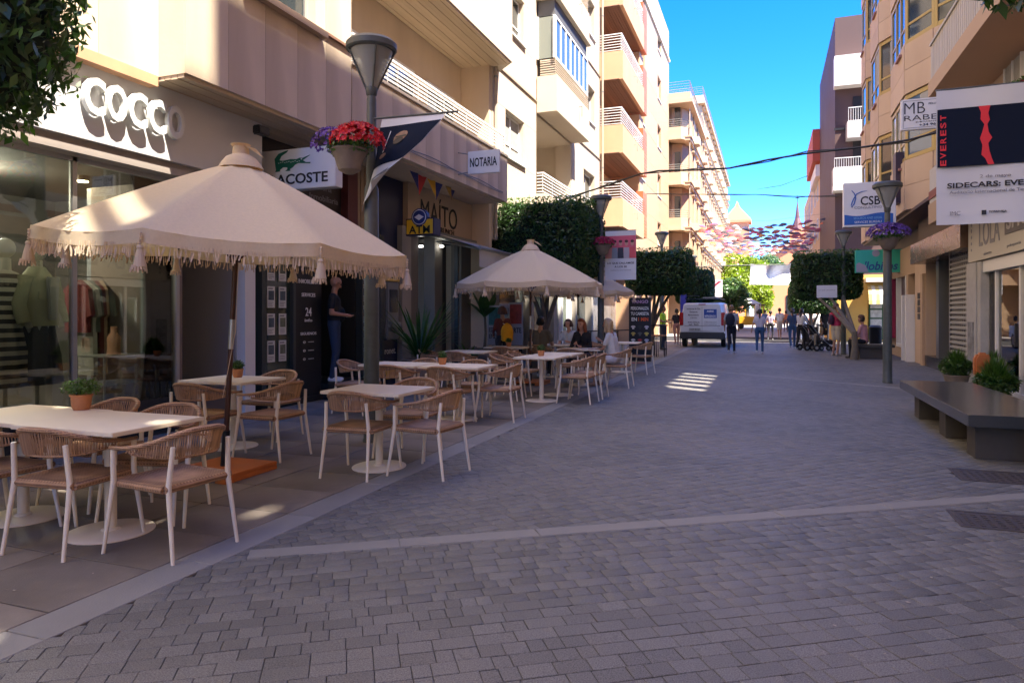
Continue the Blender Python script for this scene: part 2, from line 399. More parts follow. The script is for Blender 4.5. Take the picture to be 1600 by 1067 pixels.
def paver_mesh(l, wd, b=.003, gap=.0016):
    m = MB(); x, y = l / 2 - gap, wd / 2 - gap
    vs = [(-x, -y, -.03), (x, -y, -.03), (x, y, -.03), (-x, y, -.03), (-x, -y, -b * .6), (x, -y, -b * .6), (x, y, -b * .6), (-x, y, -b * .6),
          (-x + b, -y + b, 0), (x - b, -y + b, 0), (x - b, y - b, 0), (-x + b, y - b, 0)]
    fs = [(8, 9, 10, 11)] + [(i, (i + 1) % 4, (i + 1) % 4 + 4, i + 4) for i in range(4)] + [(i + 4, (i + 1) % 4 + 4, (i + 1) % 4 + 8, i + 8) for i in range(4)]
    m.add(vs, fs); return m
pms = [paver_mesh(l, .105).mesh('paver', pav_o) for l in LENS]
for p in allp[:300]:
    o = bpy.data.objects.new('paver', pms[p[2]]); COL.objects.link(o); o.parent = street
    o.location = (p[0], p[1], random.uniform(-.002, .0008)); o.rotation_euler = (R(random.uniform(-.5, .5)), R(random.uniform(-.5, .5)), p[3])
tv = [np.array(paver_mesh(l, .105).v) for l in LENS]; tf = np.array([f for f in paver_mesh(.1, .1).f])
vs = []; fs = []; off = 0
for p in allp[300:]:
    V = tv[p[2]].copy(); tx, ty = rng.uniform(-.007, .007, 2); V[:, 2] += V[:, 0] * tx + V[:, 1] * ty + rng.uniform(-.002, .0008)
    ca, sa = math.cos(p[3]), math.sin(p[3])
    W_ = np.stack([V[:, 0] * ca - V[:, 1] * sa + p[0], V[:, 0] * sa + V[:, 1] * ca + p[1], V[:, 2]], 1)
    vs.append(W_); fs.append(tf + off); off += 12
def npmesh(name, V, Fq, m):
    me = bpy.data.meshes.new(name); V = np.asarray(V, np.float32); Fq = np.asarray(Fq, np.int32)
    me.vertices.add(len(V)); me.vertices.foreach_set('co', V.ravel()); k = Fq.shape[1]
    me.loops.add(Fq.size); me.loops.foreach_set('vertex_index', Fq.ravel())
    me.polygons.add(len(Fq)); me.polygons.foreach_set('loop_start', np.arange(len(Fq), dtype=np.int32) * k)
    me.update(calc_edges=True); me.materials.append(m); return me
o = bpy.data.objects.new('paver_field', npmesh('paver_field', np.concatenate(vs), np.concatenate(fs), pav_s)); COL.objects.link(o)
o.parent = street; o['kind'] = 'stuff'
# light stone bands between the paver fields
def strip_stones(pts, wd, par, name, L=.9, m=curbm):
    for a, b in zip(pts, pts[1:]):
        a = Vector(a); b = Vector(b); n = max(1, round((b - a).length / L)); d = (b - a) / n; q = math.atan2(d.y, d.x)
        me = MB().box(-d.length / 2 + .003, d.length / 2 - .003, -wd / 2, wd / 2, -.03, .003).mesh(name, m, bevel=.004, bseg=1)
        for i in range(n):
            o = bpy.data.objects.new(name, me); COL.objects.link(o); o.parent = par
            c = a + d * (i + .5); o.location = (c.x, c.y, random.uniform(-.001, .001)); o.rotation_euler = (0, 0, q)
strip_stones([P0 - Dd * .05, P0 + Dd * 8.2], .15, street, 'band_stone')
strip_stones([B1p - B1v * 1.95, B1p + B1v * 6.9], .14, street, 'band_stone')
strip_stones([(-3.18, .2), (-3.18, 38)], .26, terrace, 'curb_stone', 1.0)
# terrace slabs
sm = MB().box(-.395, .395, -.295, .295, -.03, 0).mesh('slab', slabm, bevel=.003, bseg=1)
for j in range(62):
    for i in range(5):
        x = -3.72 - .8 * i; y = 1.5 + .6 * j
        o = bpy.data.objects.new('slab', sm); COL.objects.link(o); o.parent = terrace
        o.location = (x, y, random.uniform(-.0015, .0015)); o.rotation_euler = (R(random.uniform(-.15, .15)), R(random.uniform(-.15, .15)), 0)
rust = mat('cast_iron', (.055, .045, .04), .6, var=.3, vs=12, bump=.5, bs=70)
for k, (a, b, c, d) in enumerate(MH):
    t = thing('manhole_cover', ['rusty square inspection cover nearest the granite bench', 'rusty square inspection cover nearest the camera at right'][k], 'manhole cover', ((a + b) / 2, (c + d) / 2, 0), group='rusty covers set in the paving')
    hx, hy = (b - a) / 2, (d - c) / 2
    m = MB(); m.box(-hx, hx, -hy, -hy + .03, -.03, .006); m.box(-hx, hx, hy - .03, hy, -.03, .004); m.box(-hx, -hx + .03, -hy + .03, hy - .03, -.03, .004); m.box(hx - .03, hx, -hy + .03, hy - .03, -.03, .004)
    m.build('frame', rust, t)
    m = MB(); m.box(-hx + .036, hx - .036, -hy + .036, hy - .036, -.03, .002)
    for i in range(9):
        for j in range(6): m.box(-hx + .07 + i * (2 * hx - .17) / 9, -hx + .1 + i * (2 * hx - .17) / 9, -hy + .06 + j * (2 * hy - .12) / 6, -hy + .09 + j * (2 * hy - .12) / 6, .002, .006)
    m.build('lid', rust, t)
# ---------------------------------------------------------------- facade helpers
def win(par, T, u0, u1, v0, v1, fm=whitem, pm=pane, nm=2, nh=1, w_=-.1, fw=.05, sill=None, name='window'):
    m = MB(); d0, d1 = w_ - .03, w_ + .03
    m.box(u0, u1, v0, v0 + fw, d0, d1, 0, T); m.box(u0, u1, v1 - fw, v1, d0, d1, 0, T)
    for i in range(nm + 1):
        x = u0 + fw / 2 + (u1 - u0 - fw) * i / nm; m.box(x - fw / 2, x + fw / 2, v0 + fw, v1 - fw, d0, d1, 0, T)
    for j in range(1, nh):
        z = v0 + (v1 - v0) * (.35 if nh == 2 else j / nh); m.box(u0 + fw, u1 - fw, z - fw / 2, z + fw / 2, d0 + .004, d1 - .004, 0, T)
    if sill: m.box(u0 - .08, u1 + .08, v0 - .06, v0, w_ + .03, sill, 0, T)
    o = m.build(name, fm, par, True)
    MB().box(u0 + .01, u1 - .01, v0 + .01, v1 - .01, w_ - .012, w_ + .004, 0, T).build('pane', pm, o, True)
    return o
def rail(par, T, u0, u1, v0, v1, w_, nb=6, step=1.0, m=whitem, name='railing', ret=0, vert=False):
    b = MB()
    b.box(u0, u1, v1 - .04, v1, w_ - .025, w_ + .025, 0, T)
    if vert:
        b.box(u0, u1, v0, v0 + .03, w_ - .015, w_ + .015, 0, T); n = int((u1 - u0) / .11)
        for i in range(n + 1):
            u = u0 + (u1 - u0 - .02) * i / n; b.box(u, u + .018, v0 + .03, v1 - .04, w_ - .01, w_ + .01, 0, T)
    else:
        for i in range(nb):
            z = v0 + (v1 - .04 - v0) * i / nb; b.box(u0, u1, z + .02, z + .045, w_ - .012, w_ + .012, 0, T)
        n = max(1, int((u1 - u0) / step))
        for i in range(n + 1):
            u = u0 + (u1 - u0 - .04) * i / n; b.box(u, u + .04, v0, v1 - .04, w_ - .02, w_ - .0125, 0, T)
    if ret:
        for uu in (u0, u1 - .025):
            b.box(uu, uu + .025, v1 - .04, v1, w_ - ret, w_ - .026, 0, T)
            for i in range(nb):
                z = v0 + (v1 - .04 - v0) * i / nb; b.box(uu, uu + .02, z + .02, z + .045, w_ - ret, w_ - .026, 0, T)
    return b.build(name, m, par, True)
def panels(par, T, us, vs, holes=(), m=creamp, th=.02, gap=.006, w0=0, name='panel'):
    cache = {}
    for a, b in zip(us, us[1:]):
        for c, d in zip(vs, vs[1:]):
            if any(h[0] < (a + b) / 2 < h[1] and h[2] < (c + d) / 2 < h[3] for h in holes): continue
            k = (round(b - a, 3), round(d - c, 3))
            if k not in cache: cache[k] = MB().box(-(b - a) / 2 + gap / 2, (b - a) / 2 - gap / 2, -(d - c) / 2 + gap / 2, (d - c) / 2 - gap / 2, w0, w0 + th, 0, T.to_3x3().to_4x4()).mesh(name, m)
            o = bpy.data.objects.new(name, cache[k]); COL.objects.link(o)
            o.location = T @ Vector(((a + b) / 2, (c + d) / 2, 0)); adopt(o, par, True)
def lin(a, b, n): return [a + (b - a) * i / n for i in range(n + 1)]
def building(name, label, loc, cat='building'): return thing(name, label, cat, loc)
def slats(par, T, u0, u1, v0, v1, w0, n, m, name='soffit'):      # boards running along u, seen from below; v is height band
    b = MB(); s = (w0[1] - w0[0]) / n
    for i in range(n): b.box(u0, u1, v0 + (.006 if i % 2 else 0), v1, w0[0] + s * i + .004, w0[0] + s * (i + 1) - .004, 0, T)
    return b.build(name, m, par, True)
# ================================================================ LEFT 1: cream apartments over the shops
b1 = building('apartment_building', 'cream stone apartment block over the boutique, agency and brunch bar at left', (-7, 6, 0))
T = TL(0)
m = MB()
m.box(-8, 6.07, 4.2, 22, -14, -6.62, 0, T)                       # plain mass, nearest bay
hol = [(7.0, 8.5, 5.62, 7.0)]
m.holes(6.07, 9.4, 4.2, 22, -7.0, -6.22, hol, T); m.box(6.07, 9.4, 4.2, 22, -14, -7.0, 0, T)
m.box(9.4, 16.41, 4.28, 22, -14, -7.5, 0, T)                     # recessed wall behind the long balcony
m.build('wall', cream, b1, True)
panels(b1, TL(-6.62), lin(-1.6, 6.07, 10), [4.2, 5.66, 7.3, 8.9, 10.4])
panels(b1, TL(-6.22), lin(6.07, 9.4, 5), [4.2, 5.66, 7.1, 8.6, 10.2], [(6.9, 8.6, 5.66, 7.1)])
m = MB(); m.box(6.07, 9.4, 5.62, 5.66, -6.196, -6.15, 0, T); m.box(-3, 6.07, 5.62, 5.66, -6.596, -6.55, 0, T)
m.build('drip_ledge', mat('ledge_brown', (.3, .16, .1), .7), b1, True)
win(b1, TL(-6.2), 7.0, 8.5, 5.66, 7.0, alum, pane, 2, w_=-.2)
m = MB(); m.box(6.95, 8.62, 5.52, 5.61, -6.19, -6.08, 0, T); m.build('window_sill', mat('sill_stone', (.42, .3, .2), .7), b1, True)
stripem = mat('strip_orange', (.5, .28, .16), .7, var=.1, vs=3)
m = MB(); m.box(-3, 6.05, 4.08, 4.2, -6.75, -6.585, 0, T); m.build('lower_trim', stripem, b1, True)
slats(b1, T, 6.08, 9.38, 4.15, 4.2, (-7.2, -6.23), 10, soffit_m)
# long balcony (first floor) and its rail
m = MB(); m.box(9.42, 16.4, 4.28, 4.42, -7.5, -6.37, 0, T); m.box(9.42, 16.4, 4.3, 5.42, -6.36, -6.22, 0, T); m.box(16.26, 16.4, 4.42, 5.42, -7.5, -6.37, 0, T)
m.box(9.42, 9.56, 4.42, 5.42, -7.5, -6.37, 0, T)
m.build('balcony', cream, b1, True)
panels(b1, TL(-6.22), lin(9.42, 16.4, 11), [4.29, 5.38])
m = MB(); m.box(9.4, 16.42, 5.42, 5.47, -6.4, -6.17, 0, T); m.build('parapet_coping', creamw, b1, True)
rail(b1, T, 9.5, 16.35, 5.48, 5.98, -6.27, 6, 1.1)
for u in (10.1, 12.3, 14.4): win(b1, TL(-7.5), u, u + 1.5, 4.9, 6.9, whitem, pane, 2, w_=.03)
# second-floor bay with slatted soffit
m = MB(); m.box(11.4, 16.55, 7.88, 22, -7.48, -6.12, 0, T); m.box(9.42, 11.4, 7.88, 22, -7.48, -6.5, 0, T)
m.prism([(16.55, -6.12), (17.1, -6.7), (16.55, -6.7)], 7.88, 22, 0, Matrix(((0, 1, 0, 0), (1, 0, 0, 0), (0, 0, 1, 0), (0, 0, 0, 1))))
m.build('upper_bay', creamw, b1, True)
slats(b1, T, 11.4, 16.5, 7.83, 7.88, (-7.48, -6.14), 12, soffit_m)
m = MB(); m.box(16.42, 16.6, 0, 22, -14, -6.71, 0, T); m.build('party_wall', cream, b1, True)
acm = mat('ac_white', (.62, .6, .55), .5)
def ac(label, T, u, v, w_):
    t = thing('air_conditioner', label, 'air conditioner', T @ Vector((u, v, w_)), group='air conditioners on the facades')
    A = MB(); A.box(u, u + .8, v, v + .55, w_, w_ + .3, 0, T); A.build('casing', acm, t, True, bevel=.015)
    A = MB()
    for i in range(4):
        r = .05 + .05 * i; cen = Vector((u + .3, v + .28, w_ + .306))
        A.tube([T @ (cen + Vector((r * math.cos(q), r * math.sin(q), 0))) for q in [k * math.pi / 8 for k in range(17)]], .006, 4)
    A.build('fan_grille', greym, t, True); return t
ac('white air conditioner on the ledge beside the street lamp head', TL(-6.9), 9.45, 5.47, .15)
# bracket fixtures
# ---- ground floor of building 1: boutique
shop = building('boutique_shopfront', 'boutique with full glass window under white letter sign', (-7, 3, 0), 'shopfront')
m = MB(); m.box(-3, 6.72, 0, .44, -7.2, -6.96, 0, T); m.build('plinth', granite, shop, True)
m = MB(); m.box(-3, 7.95, 4.18, 4.2, -7.3, -6.7, 0, T); m.box(-3, 7.95, 3.3, 4.17, -7.0, -6.72, 0, T)
m.build('fascia', mat('fascia_white', (.55, .55, .55), .35, metal=.1, var=.05, vs=1.5), shop, True)
m = MB(); m.box(-3, 7.95, 3.24, 3.3, -7.0, -6.8, 0, T); m.box(-3, 7.9, 3.15, 3.235, -7.02, -6.76, 0, T)
m.build('shutter_box', mat('shutter_box', (.34, .3, .27), .5, var=.08, vs=2), shop, True)
m = MB()
for a in (-.5, 1.6, 3.7, 5.3, 6.68): m.box(a, a + .05, .44, 3.15, -7.03, -6.97, 0, T)
m.box(-3, 6.73, 3.1, 3.15, -7.03, -6.97, 0, T); m.build('window_frame', alum, shop, True)
m = MB(); m.box(-3, 6.7, .44, 3.12, -7.006, -6.994, 0, T); m.build('glass_pane', shopglass, shop, True)
m = MB(); m.box(-3, 8.2, 0, 4.2, -11.2, -11, 0, T); m.box(-3.2, -3, 0, 4.2, -11.2, -7, 0, T); m.box(-3, 8.2, 3.3, 3.4, -11, -7.05, 0, T); m.box(8.05, 8.2, 0, 4.2, -11, -7.2, 0, T)
m.build('interior_wall', intwall, shop, True)
m = MB(); m.box(-3, 8, 0, .42, -11, -7.21, 0, T); m.build('interior_floor', mat('shop_floor', (.12, .1, .09), .3), shop, True)
# door recess (white boards) between glass and pillar
m = MB(); m.box(6.74, 7.95, 0, 3.15, -8.6, -8.5, 0, T); m.box(7.9, 7.98, 0, 3.15, -8.5, -7.15, 0, T)
m.build('recess_wall', mat('recess_grey', (.3, .31, .33), .5, var=.06, vs=1), shop, True)
m = MB(); m.box(7.0, 7.55, .4, 2.15, -8.49, -8.42, 0, T); m.build('inner_door', mat('door_grey', (.36, .37, .4), .4), shop, True, bevel=.02)
m = MB(); m.box(7.93, 8.14, 0, 3.15, -7.25, -7.0, 0, T); m.build('pillar', white, shop, True)
m = MB(); m.box(6.72, 6.8, 0, 3.15, -8.5, -7.0, 0, T)
m.build('door_jamb', mat('jamb_brown', (.2, .15, .12), .6), shop, True)
# letters C O C C O
lw = mat('letter_white', (.62, .63, .6), .35); lsp = (onX(292, 205, -6.6).y - onX(133, 160, -6.6).y) / 5
for i, ch in enumerate('COCCO'):
    u = onX(133, 160, -6.6).y + lsp * (i + .5)
    txt(ch, (u, 3.75, .07), lsp * .93, .4, TL(-6.72), lw, shop, True, d=.06, off=.03, name='letter')
# ---- things inside the boutique
skinm = mat('mannequin', (.6, .58, .5), .4)
def mannequin(label, loc, top, bottom, coat):
    t = thing('mannequin', label, 'mannequin', loc, rz=R(-70), group='mannequins in the boutique window')
    a = MB(); a.ball((0, 0, 1.72), (.085, .1, .105), 14); a.tube([(0, 0, 1.62), (0, 0, 1.46)], [.05, .055], 10)
    a.tube([(-.17, 0, 1.42), (-.27, 0, 1.15), (-.25, .1, .9)], [.05, .042, .03], 8); a.tube([(.17, 0, 1.42), (.27, 0, 1.15), (.25, .1, .9)], [.05, .042, .03], 8)
    a.lathe([(.17, 0), (.17, .015), (.02, .02), (.02, .3)], 16); a.build('body', skinm, t, smooth=2)
    a = MB(); sc2 = Matrix.Diagonal((1, .62, 1, 1))
    a.lathe([(.19, .85), (.2, .95), (.2, 1.15), (.22, 1.38), (.15, 1.47), (.06, 1.5)], 20, T=sc2); a.build('top', top, t, smooth=2)
    a = MB(); n = 40
    pr = [(.29, .3), (.26, .6), (.18, .93)]
    a.add([((r + .018 * math.cos(10 * 2 * math.pi * j / n)) * math.cos(2 * math.pi * j / n), .7 * (r + .018 * math.cos(10 * 2 * math.pi * j / n)) * math.sin(2 * math.pi * j / n), z) for r, z in pr for j in range(n)],
          [(i * n + j, i * n + (j + 1) % n, (i + 1) * n + (j + 1) % n, (i + 1) * n + j) for i in range(2) for j in range(n)])
    a.build('skirt', bottom, t, smooth=True)
    if coat:
        a = MB(); a.tube([(-.21, .02, 1.43), (-.31, .02, 1.15), (-.31, .08, .95)], [.075, .07, .06], 10); a.tube([(.21, .02, 1.43), (.31, .02, 1.15), (.31, .08, .95)], [.075, .07, .06], 10)
        a.lathe([(.26, .92), (.25, 1.15), (.25, 1.38), (.14, 1.5), (.1, 1.55)], 18, T=sc2); a.build('jacket', coat, t, smooth=2); MB().prism([(-.05, .98), (.06, .98), (.1, 1.44), (-.09, 1.44)], -.19, -.155, 0, Matrix(((1, 0, 0, 0), (0, 0, -1, 0), (0, 1, 0, 0), (0, 0, 0, 1)))).build('open_front', top, t, bevel=.01); MB().box(.1, .2, .15, .165, 1.2, 1.28).build('pocket', coat, t); MB().box(-.2, -.1, .15, .165, 1.2, 1.28).build('pocket', coat, t)
stripes = stripemat('striped_knit', (.65, .6, .5), (.05, .045, .045), 3.4, 'Z')
mannequin('mannequin in cream and dark striped long dress at left edge of the window', at(8, 600, 7.1).xy.to_3d() + Vector((0, 0, .42)), stripes, stripes, None)
mannequin('mannequin in pale green jacket and dark pleated skirt behind the window', at(58, 600, 7.4).xy.to_3d() + Vector((0, 0, .42)), mat('tee_white', (.5, .5, .48), .8), mat('pleats', (.03, .03, .045), .7), mat('jacket_green', (.5, .5, .34), .85, var=.1, vs=6))
rk = thing('clothes_rack', 'rail of hanging clothes inside the boutique', 'clothes rack', (-8.4, 5.6, .42))
rp = [onX(px, 445, -8.3) for px in (110, 200)]
a = MB(); ya, yb = rp[0].y, rp[1].y + .2
a.tube([(-8.3, ya, .42), (-8.3, ya, 1.95), (-8.3, yb, 1.95), (-8.3, yb, .42)], .015, 8); a.build('frame', dark, rk, True)
cols = [(.16, .02, .02), (.4, .38, .33), (.1, .12, .1), (.12, .015, .015), (.4, .28, .18), (.36, .34, .22), (.2, .22, .18), (.3, .28, .22), (.03, .03, .05), (.38, .36, .3)]
nco = 12
for i in range(nco):
    y = ya + .1 + (yb - ya - .2) * i / (nco - 1); L_ = random.choice((.65, .8, 1.1, 1.2)); c = cols[i % len(cols)]
    a = MB(); a.prism([(-.05, 1.9), (.05, 1.9), (.24, 1.78), (.3, 1.45), (.22, 1.42), (.2, 1.6), (.22, 1.88 - L_), (-.22, 1.88 - L_), (-.2, 1.6), (-.22, 1.42), (-.3, 1.45), (-.24, 1.78)], -.03, .03, 0,
            Matrix.Translation((-8.3, y, 0)) @ Matrix.Rotation(R(random.uniform(-25, 5)), 4, 'Z') @ Matrix(((1, 0, 0, 0), (0, 0, 1, 0), (0, 1, 0, 0), (0, 0, 0, 1))))
    a.build('garment', mat('garment', c, .85, var=.15, vs=5), rk, True)
tb = thing('display_table', 'low metal display table with a necklace bust behind the glass', 'display table', onX(190, 600, -7.7).xy.to_3d() + Vector((0, 0, .42)))
a = MB()
for z in (.18, .52): a.box(-.25, .25, -.45, .45, z, z + .02)
for x in (-.24, .22):
    for y in (-.44, .42): a.box(x, x + .02, y, y + .02, 0, .54)
a.build('frame', alum, tb)
bu = thing('necklace_bust', 'tan neck bust displaying a necklace in the shop window', 'jewellery bust', onX(178, 560, -7.6))
bu.location.z = .97
a = MB(); a.lathe([(.1, 0), (.09, .1), (.1, .2), (.045, .27), (.05, .34)], 16, T=Matrix.Diagonal((1, .6, 1, 1))); a.build('bust', mat('tan_leather', (.45, .22, .12), .6), bu, smooth=2)
mi = thing('mirror_panel', 'pale green standing mirror inside the boutique window', 'mirror', onX(246, 600, -7.5).xy.to_3d() + Vector((0, 0, .42)))
MB().box(-.02, .02, -.24, .24, 0, 1.75).build('mirror_glass', mat('mirror_green', (.25, .32, .3), .12, spec=.9), mi)
hb = thing('handbag', 'dark scarf and handbag hanging beside the boutique door', 'handbag', (-8.35, 6.95, 1.7))
a = MB(); a.tube([(0, 0, .55), (-.01, 0, .1)], [.03, .1], 8); a.tube([(0, .1, .5), (0, .1, -.05)], [.03, .08], 8); a.box(-.06, .06, -.05, .12, -.35, -.05); a.build('bag', mat('bag_dark', (.02, .02, .03), .5, var=.3, vs=9), hb, bevel=.02)
lm = thing('ceiling_lamp', 'small warm cylinder ceiling light glowing inside the boutique', 'lamp', at(128, 283, 9.2))
a = MB(); a.tube([(0, 0, 0), (0, 0, .25)], .09, 12); a.build('shade', mat('bronze', (.1, .06, .03), .4), lm)
a = MB(); a.tube([(0, 0, -.01), (0, 0, -.002)], .075, 12); a.build('bulb', mat('bulb_warm', (1, .75, .4), .5, emis=8), lm)
for k, (x_, y_, e_) in enumerate(((-9.2, 5.6, 24), (-9.0, 3.2, 14))):
    L_ = bpy.data.lights.new('shop_light', 'POINT'); L_.energy = e_; L_.color = (1, .85, .65); L_.shadow_soft_size = .12
    o_ = bpy.data.objects.new('shop_light', L_); o_.location = (x_, y_, 3.1); COL.objects.link(o_)
# ---- estate agency
ag = building('agency_shopfront', 'dark estate agency with property cards in its windows', (-7.2, 10, 0), 'shopfront')
yP = [onX(p, 500, -7.2).y for p in (405, 455, 500, 560, 590)]
frm = mat('agency_frame', (.045, .055, .055), .4)
m = MB(); m.box(yP[0], yP[2], 0, .1, -7.4, -7.14, 0, T); m.box(yP[2] - .03, yP[4], 0, .28, -8.6, -7.0, 0, T); m.build('step', dark, ag, True, bevel=.01)
m = MB(); m.box(yP[0], yP[4], 3.0, 4.25, -7.3, -7.15, 0, T); m.build('fascia', mat('agency_fascia', (.03, .022, .02), .5, var=.3, vs=2), ag, True)
m = MB(); m.box(yP[0], yP[0] + .1, .1, 3, -7.3, -7.15, 0, T); m.box(yP[1] - .02, yP[1] + .04, .1, 3, -7.25, -7.14, 0, T); m.box(yP[3], yP[3] + .05, .28, 3, -7.25, -7.12, 0, T); m.box(yP[4] - .14, yP[4], .28, 3, -7.3, -7.05, 0, T)
m.build('frame', frm, ag, True)
m = MB(); m.box(yP[1], yP[2], .1, 3, -7.26, -7.17, 0, T); m.build('side_panel', dark, ag, True)
m = MB(); m.box(yP[0] + .1, yP[1] - .02, .1, 3, -7.22, -7.21, 0, T); m.build('glass_pane', mat('agency_glass', (.03, .045, .04), .08, spec=.8), ag, True)
m = MB(); m.box(yP[3] + .05, yP[4] - .14, .28, 3, -7.22, -7.21, 0, T); m.build('glass_pane', mat('agency_glass2', (.02, .028, .026), .1, spec=.7), ag, True)
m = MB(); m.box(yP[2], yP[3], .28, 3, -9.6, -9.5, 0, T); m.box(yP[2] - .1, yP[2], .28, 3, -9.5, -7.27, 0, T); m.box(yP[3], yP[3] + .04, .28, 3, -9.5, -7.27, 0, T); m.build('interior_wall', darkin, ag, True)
cardw = mat('card_white', (.6, .62, .6), .4); cphoto = [mat('card_photo', c, .4, var=.6, vs=14) for c in ((.06, .09, .12), (.12, .14, .1), (.04, .08, .16))]
def card(u, v, wd, hh, T):
    a = MB(); a.box(u, u + wd, v, v + hh, 0, .012, 0, T); c = a.build('property_card', cardw, ag, True)
    b = MB(); b.box(u + wd * .12, u + wd * .88, v + hh * .36, v + hh * .8, .012, .014, 0, T); b.build('photo', random.choice(cphoto), c, True)
    b = MB(); b.box(u + wd * .1, u + wd * .7, v + hh * .86, v + hh * .93, .012, .014, 0, T)
    for k in range(3): b.box(u + wd * .1, u + wd * random.uniform(.6, .9), v + hh * (.08 + .08 * k), v + hh * (.11 + .08 * k), .012, .014, 0, T)
    b.build('print', greytx, c, True)
for r_ in range(5):
    for c in range(2): card(yP[0] + .17 + .27 * c, .72 + .42 * r_, .17, .33, TL(-7.2))
for r_ in range(6): card(yP[3] + .1, .5 + .4 * r_, .2, .32, TL(-7.2))
uc = (yP[1] + yP[2]) / 2
for s, v, wd, hh in (('INMOBILIARIA', 2.0, .52, .07), ('SERVICES', 1.78, .36, .06), ('24', 1.5, .16, .14), ('info', 1.36, .2, .05), ('SIGUENOS', 1.14, .42, .045), ('o  ----', 1.0, .28, .04), ('o  ----', .86, .28, .04), ('o  ----', .72, .28, .04)):
    txt(s, (uc, v, .05), wd, hh, TL(-7.2), whitetx, ag, True, off=.01)
txt('Asesoria', (onX(500, 300, -7.1).y, 3.6, .12), .6, .09, TL(-7.2), greytx, ag, True)
txt('Inmobiliaria', (onX(505, 312, -7.1).y, 3.42, .12), .8, .1, TL(-7.2), greytx, ag, True)
# doorman step side, small wooden/cable panels above
m = MB(); a0 = onX(536, 300, -7.1).y; m.box(a0, a0 + .32, 3.05, 4.2, -7.14, -7.0, 0, T); m.build('maroon_panel', mat('maroon', (.09, .02, .02), .6, var=.2, vs=5), ag, True)
m = MB()
for i in range(3): m.box(a0 + .36 + .13 * i, a0 + .46 + .13 * i, 3.05, 4.2, -7.14, -7.04, 0, T)
m.build('timber_panel', mat('timber_pale', (.3, .22, .14), .7, var=.15, vs=5), ag, True)
# ---- bank machine
bk = building('bank_shopfront', 'navy blue bank corner with cash machine', (-7.2, 12, 0), 'shopfront')
yb0, yb1 = yP[4], onX(622, 500, -7.2).y; ypl = onX(636, 500, -7.2).y
m = MB(); m.box(yb0, yb1, 0, 3.3, -7.5, -7.22, 0, T); m.box(yb0, ypl, 3.3, 4.27, -7.5, -7.3, 0, T); m.build('panel_wall', navy, bk, True)
m = MB(); m.box(yb1, ypl, 0, 3.3, -7.5, -7.1, 0, T); m.build('pillar', mat('pillar_grey', (.28, .26, .23), .7, var=.1, vs=2), bk, True)
m = MB(); m.box(yb0 + .12, yb1 - .22, .95, 2.1, -7.2, -7.05, 0, T); m.build('cash_machine', mat('machine_grey', (.16, .17, .18), .4), bk, True, bevel=.02)
m = MB(); m.box(yb0 + .2, yb1 - .3, 1.5, 1.95, -7.049, -7.035, 0, T); m.build('screen', mat('screen_dark', (.02, .03, .05), .15), bk, True)
m = MB(); m.box(yb0 + .16, yb1 - .26, 1.2, 1.3, -7.049, -6.98, 0, T); m.build('keypad', greym, bk, True)
m = MB(); m.box(yb0, yb1, .15, .32, -7.215, -7.2, 0, T); m.build('yellow_stripe', mat('yellow_stripe', (.7, .42, .02), .5), bk, True)
m = MB(); m.box(yb0 + .1, yb1 - .2, 2.12, 2.17, -7.2, -7.05, 0, T); m.build('yellow_trim', mat('yellow_trim', (.6, .42, .1), .5), bk, True)
txt('Euronet.', ((yb0 + yb1) / 2, .72, .0), .62, .13, TL(-7.2), whitetx, bk, True, off=.01)
for k in range(6): txt('A', (yb1 - .12, 1.3 + .14 * k, .0), .05, .07, TL(-7.2), whitetx, bk, True, name='glyph')
# ---- brunch bar
br = building('brunch_bar_front', 'brunch bar front with beige name board and dark open entrance', (-7.2, 15, 0), 'shopfront')
y0, y1, y2 = ypl, onX(737, 350, -7.2).y, onX(763, 375, -7.2).y
m = MB(); m.box(y0, y1, 3.27, 4.27, -7.4, -7.18, 0, T); m.build('name_board', mat('board_beige', (.46, .35, .24), .6, var=.04, vs=1.5), br, True)
txt('MAÍTO', ((onX(660, 300, -7.18).y + onX(710, 330, -7.18).y) / 2 + .02, 3.82, .01), 1.9, .62, TL(-7.18), blacktx, br, True)
txt('BRUNCH', (onX(697, 356, -7.18).y, 3.42, .01), .85, .13, TL(-7.18), blacktx, br, True, off=.02)
m = MB(); m.box(y0, y0 + .5, 0, 3.27, -7.5, -7.2, 0, T); m.box(14.35, 14.75, 0, 3.27, -7.5, -7.22, 0, T); m.box(y1 - .6, y2 + .2, 0, 3.27, -7.5, -7.22, 0, T)
m.build('pillar', mat('bar_pillar', (.13, .12, .105), .7, var=.12, vs=2), br, True)
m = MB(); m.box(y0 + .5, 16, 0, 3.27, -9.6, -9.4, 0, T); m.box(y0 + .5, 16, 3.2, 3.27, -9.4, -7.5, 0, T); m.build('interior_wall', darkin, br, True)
m = MB(); m.box(y0 + .55, 14.3, 0, 1.25, -9.0, -8.6, 0, T); m.build('bar_counter', mat('counter_brown', (.14, .08, .05), .5, var=.2, vs=3), br, True)
m = MB(); m.box(14.8, 15.2, 0, 3.2, -7.4, -7.34, 0, T); m.box(15.8, 15.85, 0, 3.2, -7.4, -7.3, 0, T); m.build('door_frame', dark, br, True)
m = MB(); m.box(y1 + .02, y2, 3.42, 4.32, -7.16, -6.95, 0, T)
m.build('unit_box', mat('unit_beige', (.4, .34, .27), .7), br, True)
m = MB()
for i in range(11): m.box(y1 + .04 + i * (y2 - y1 - .1) / 10, y1 + .055 + i * (y2 - y1 - .1) / 10, 3.44, 4.3, -6.945, -6.93, 0, T)
for i in range(11): m.box(y1 + .04, y2 - .03, 3.44 + i * .085, 3.455 + i * .085, -6.948, -6.935, 0, T)
m.build('ventilation_grille', mat('grille_cream', (.5, .43, .34), .6), br, True)
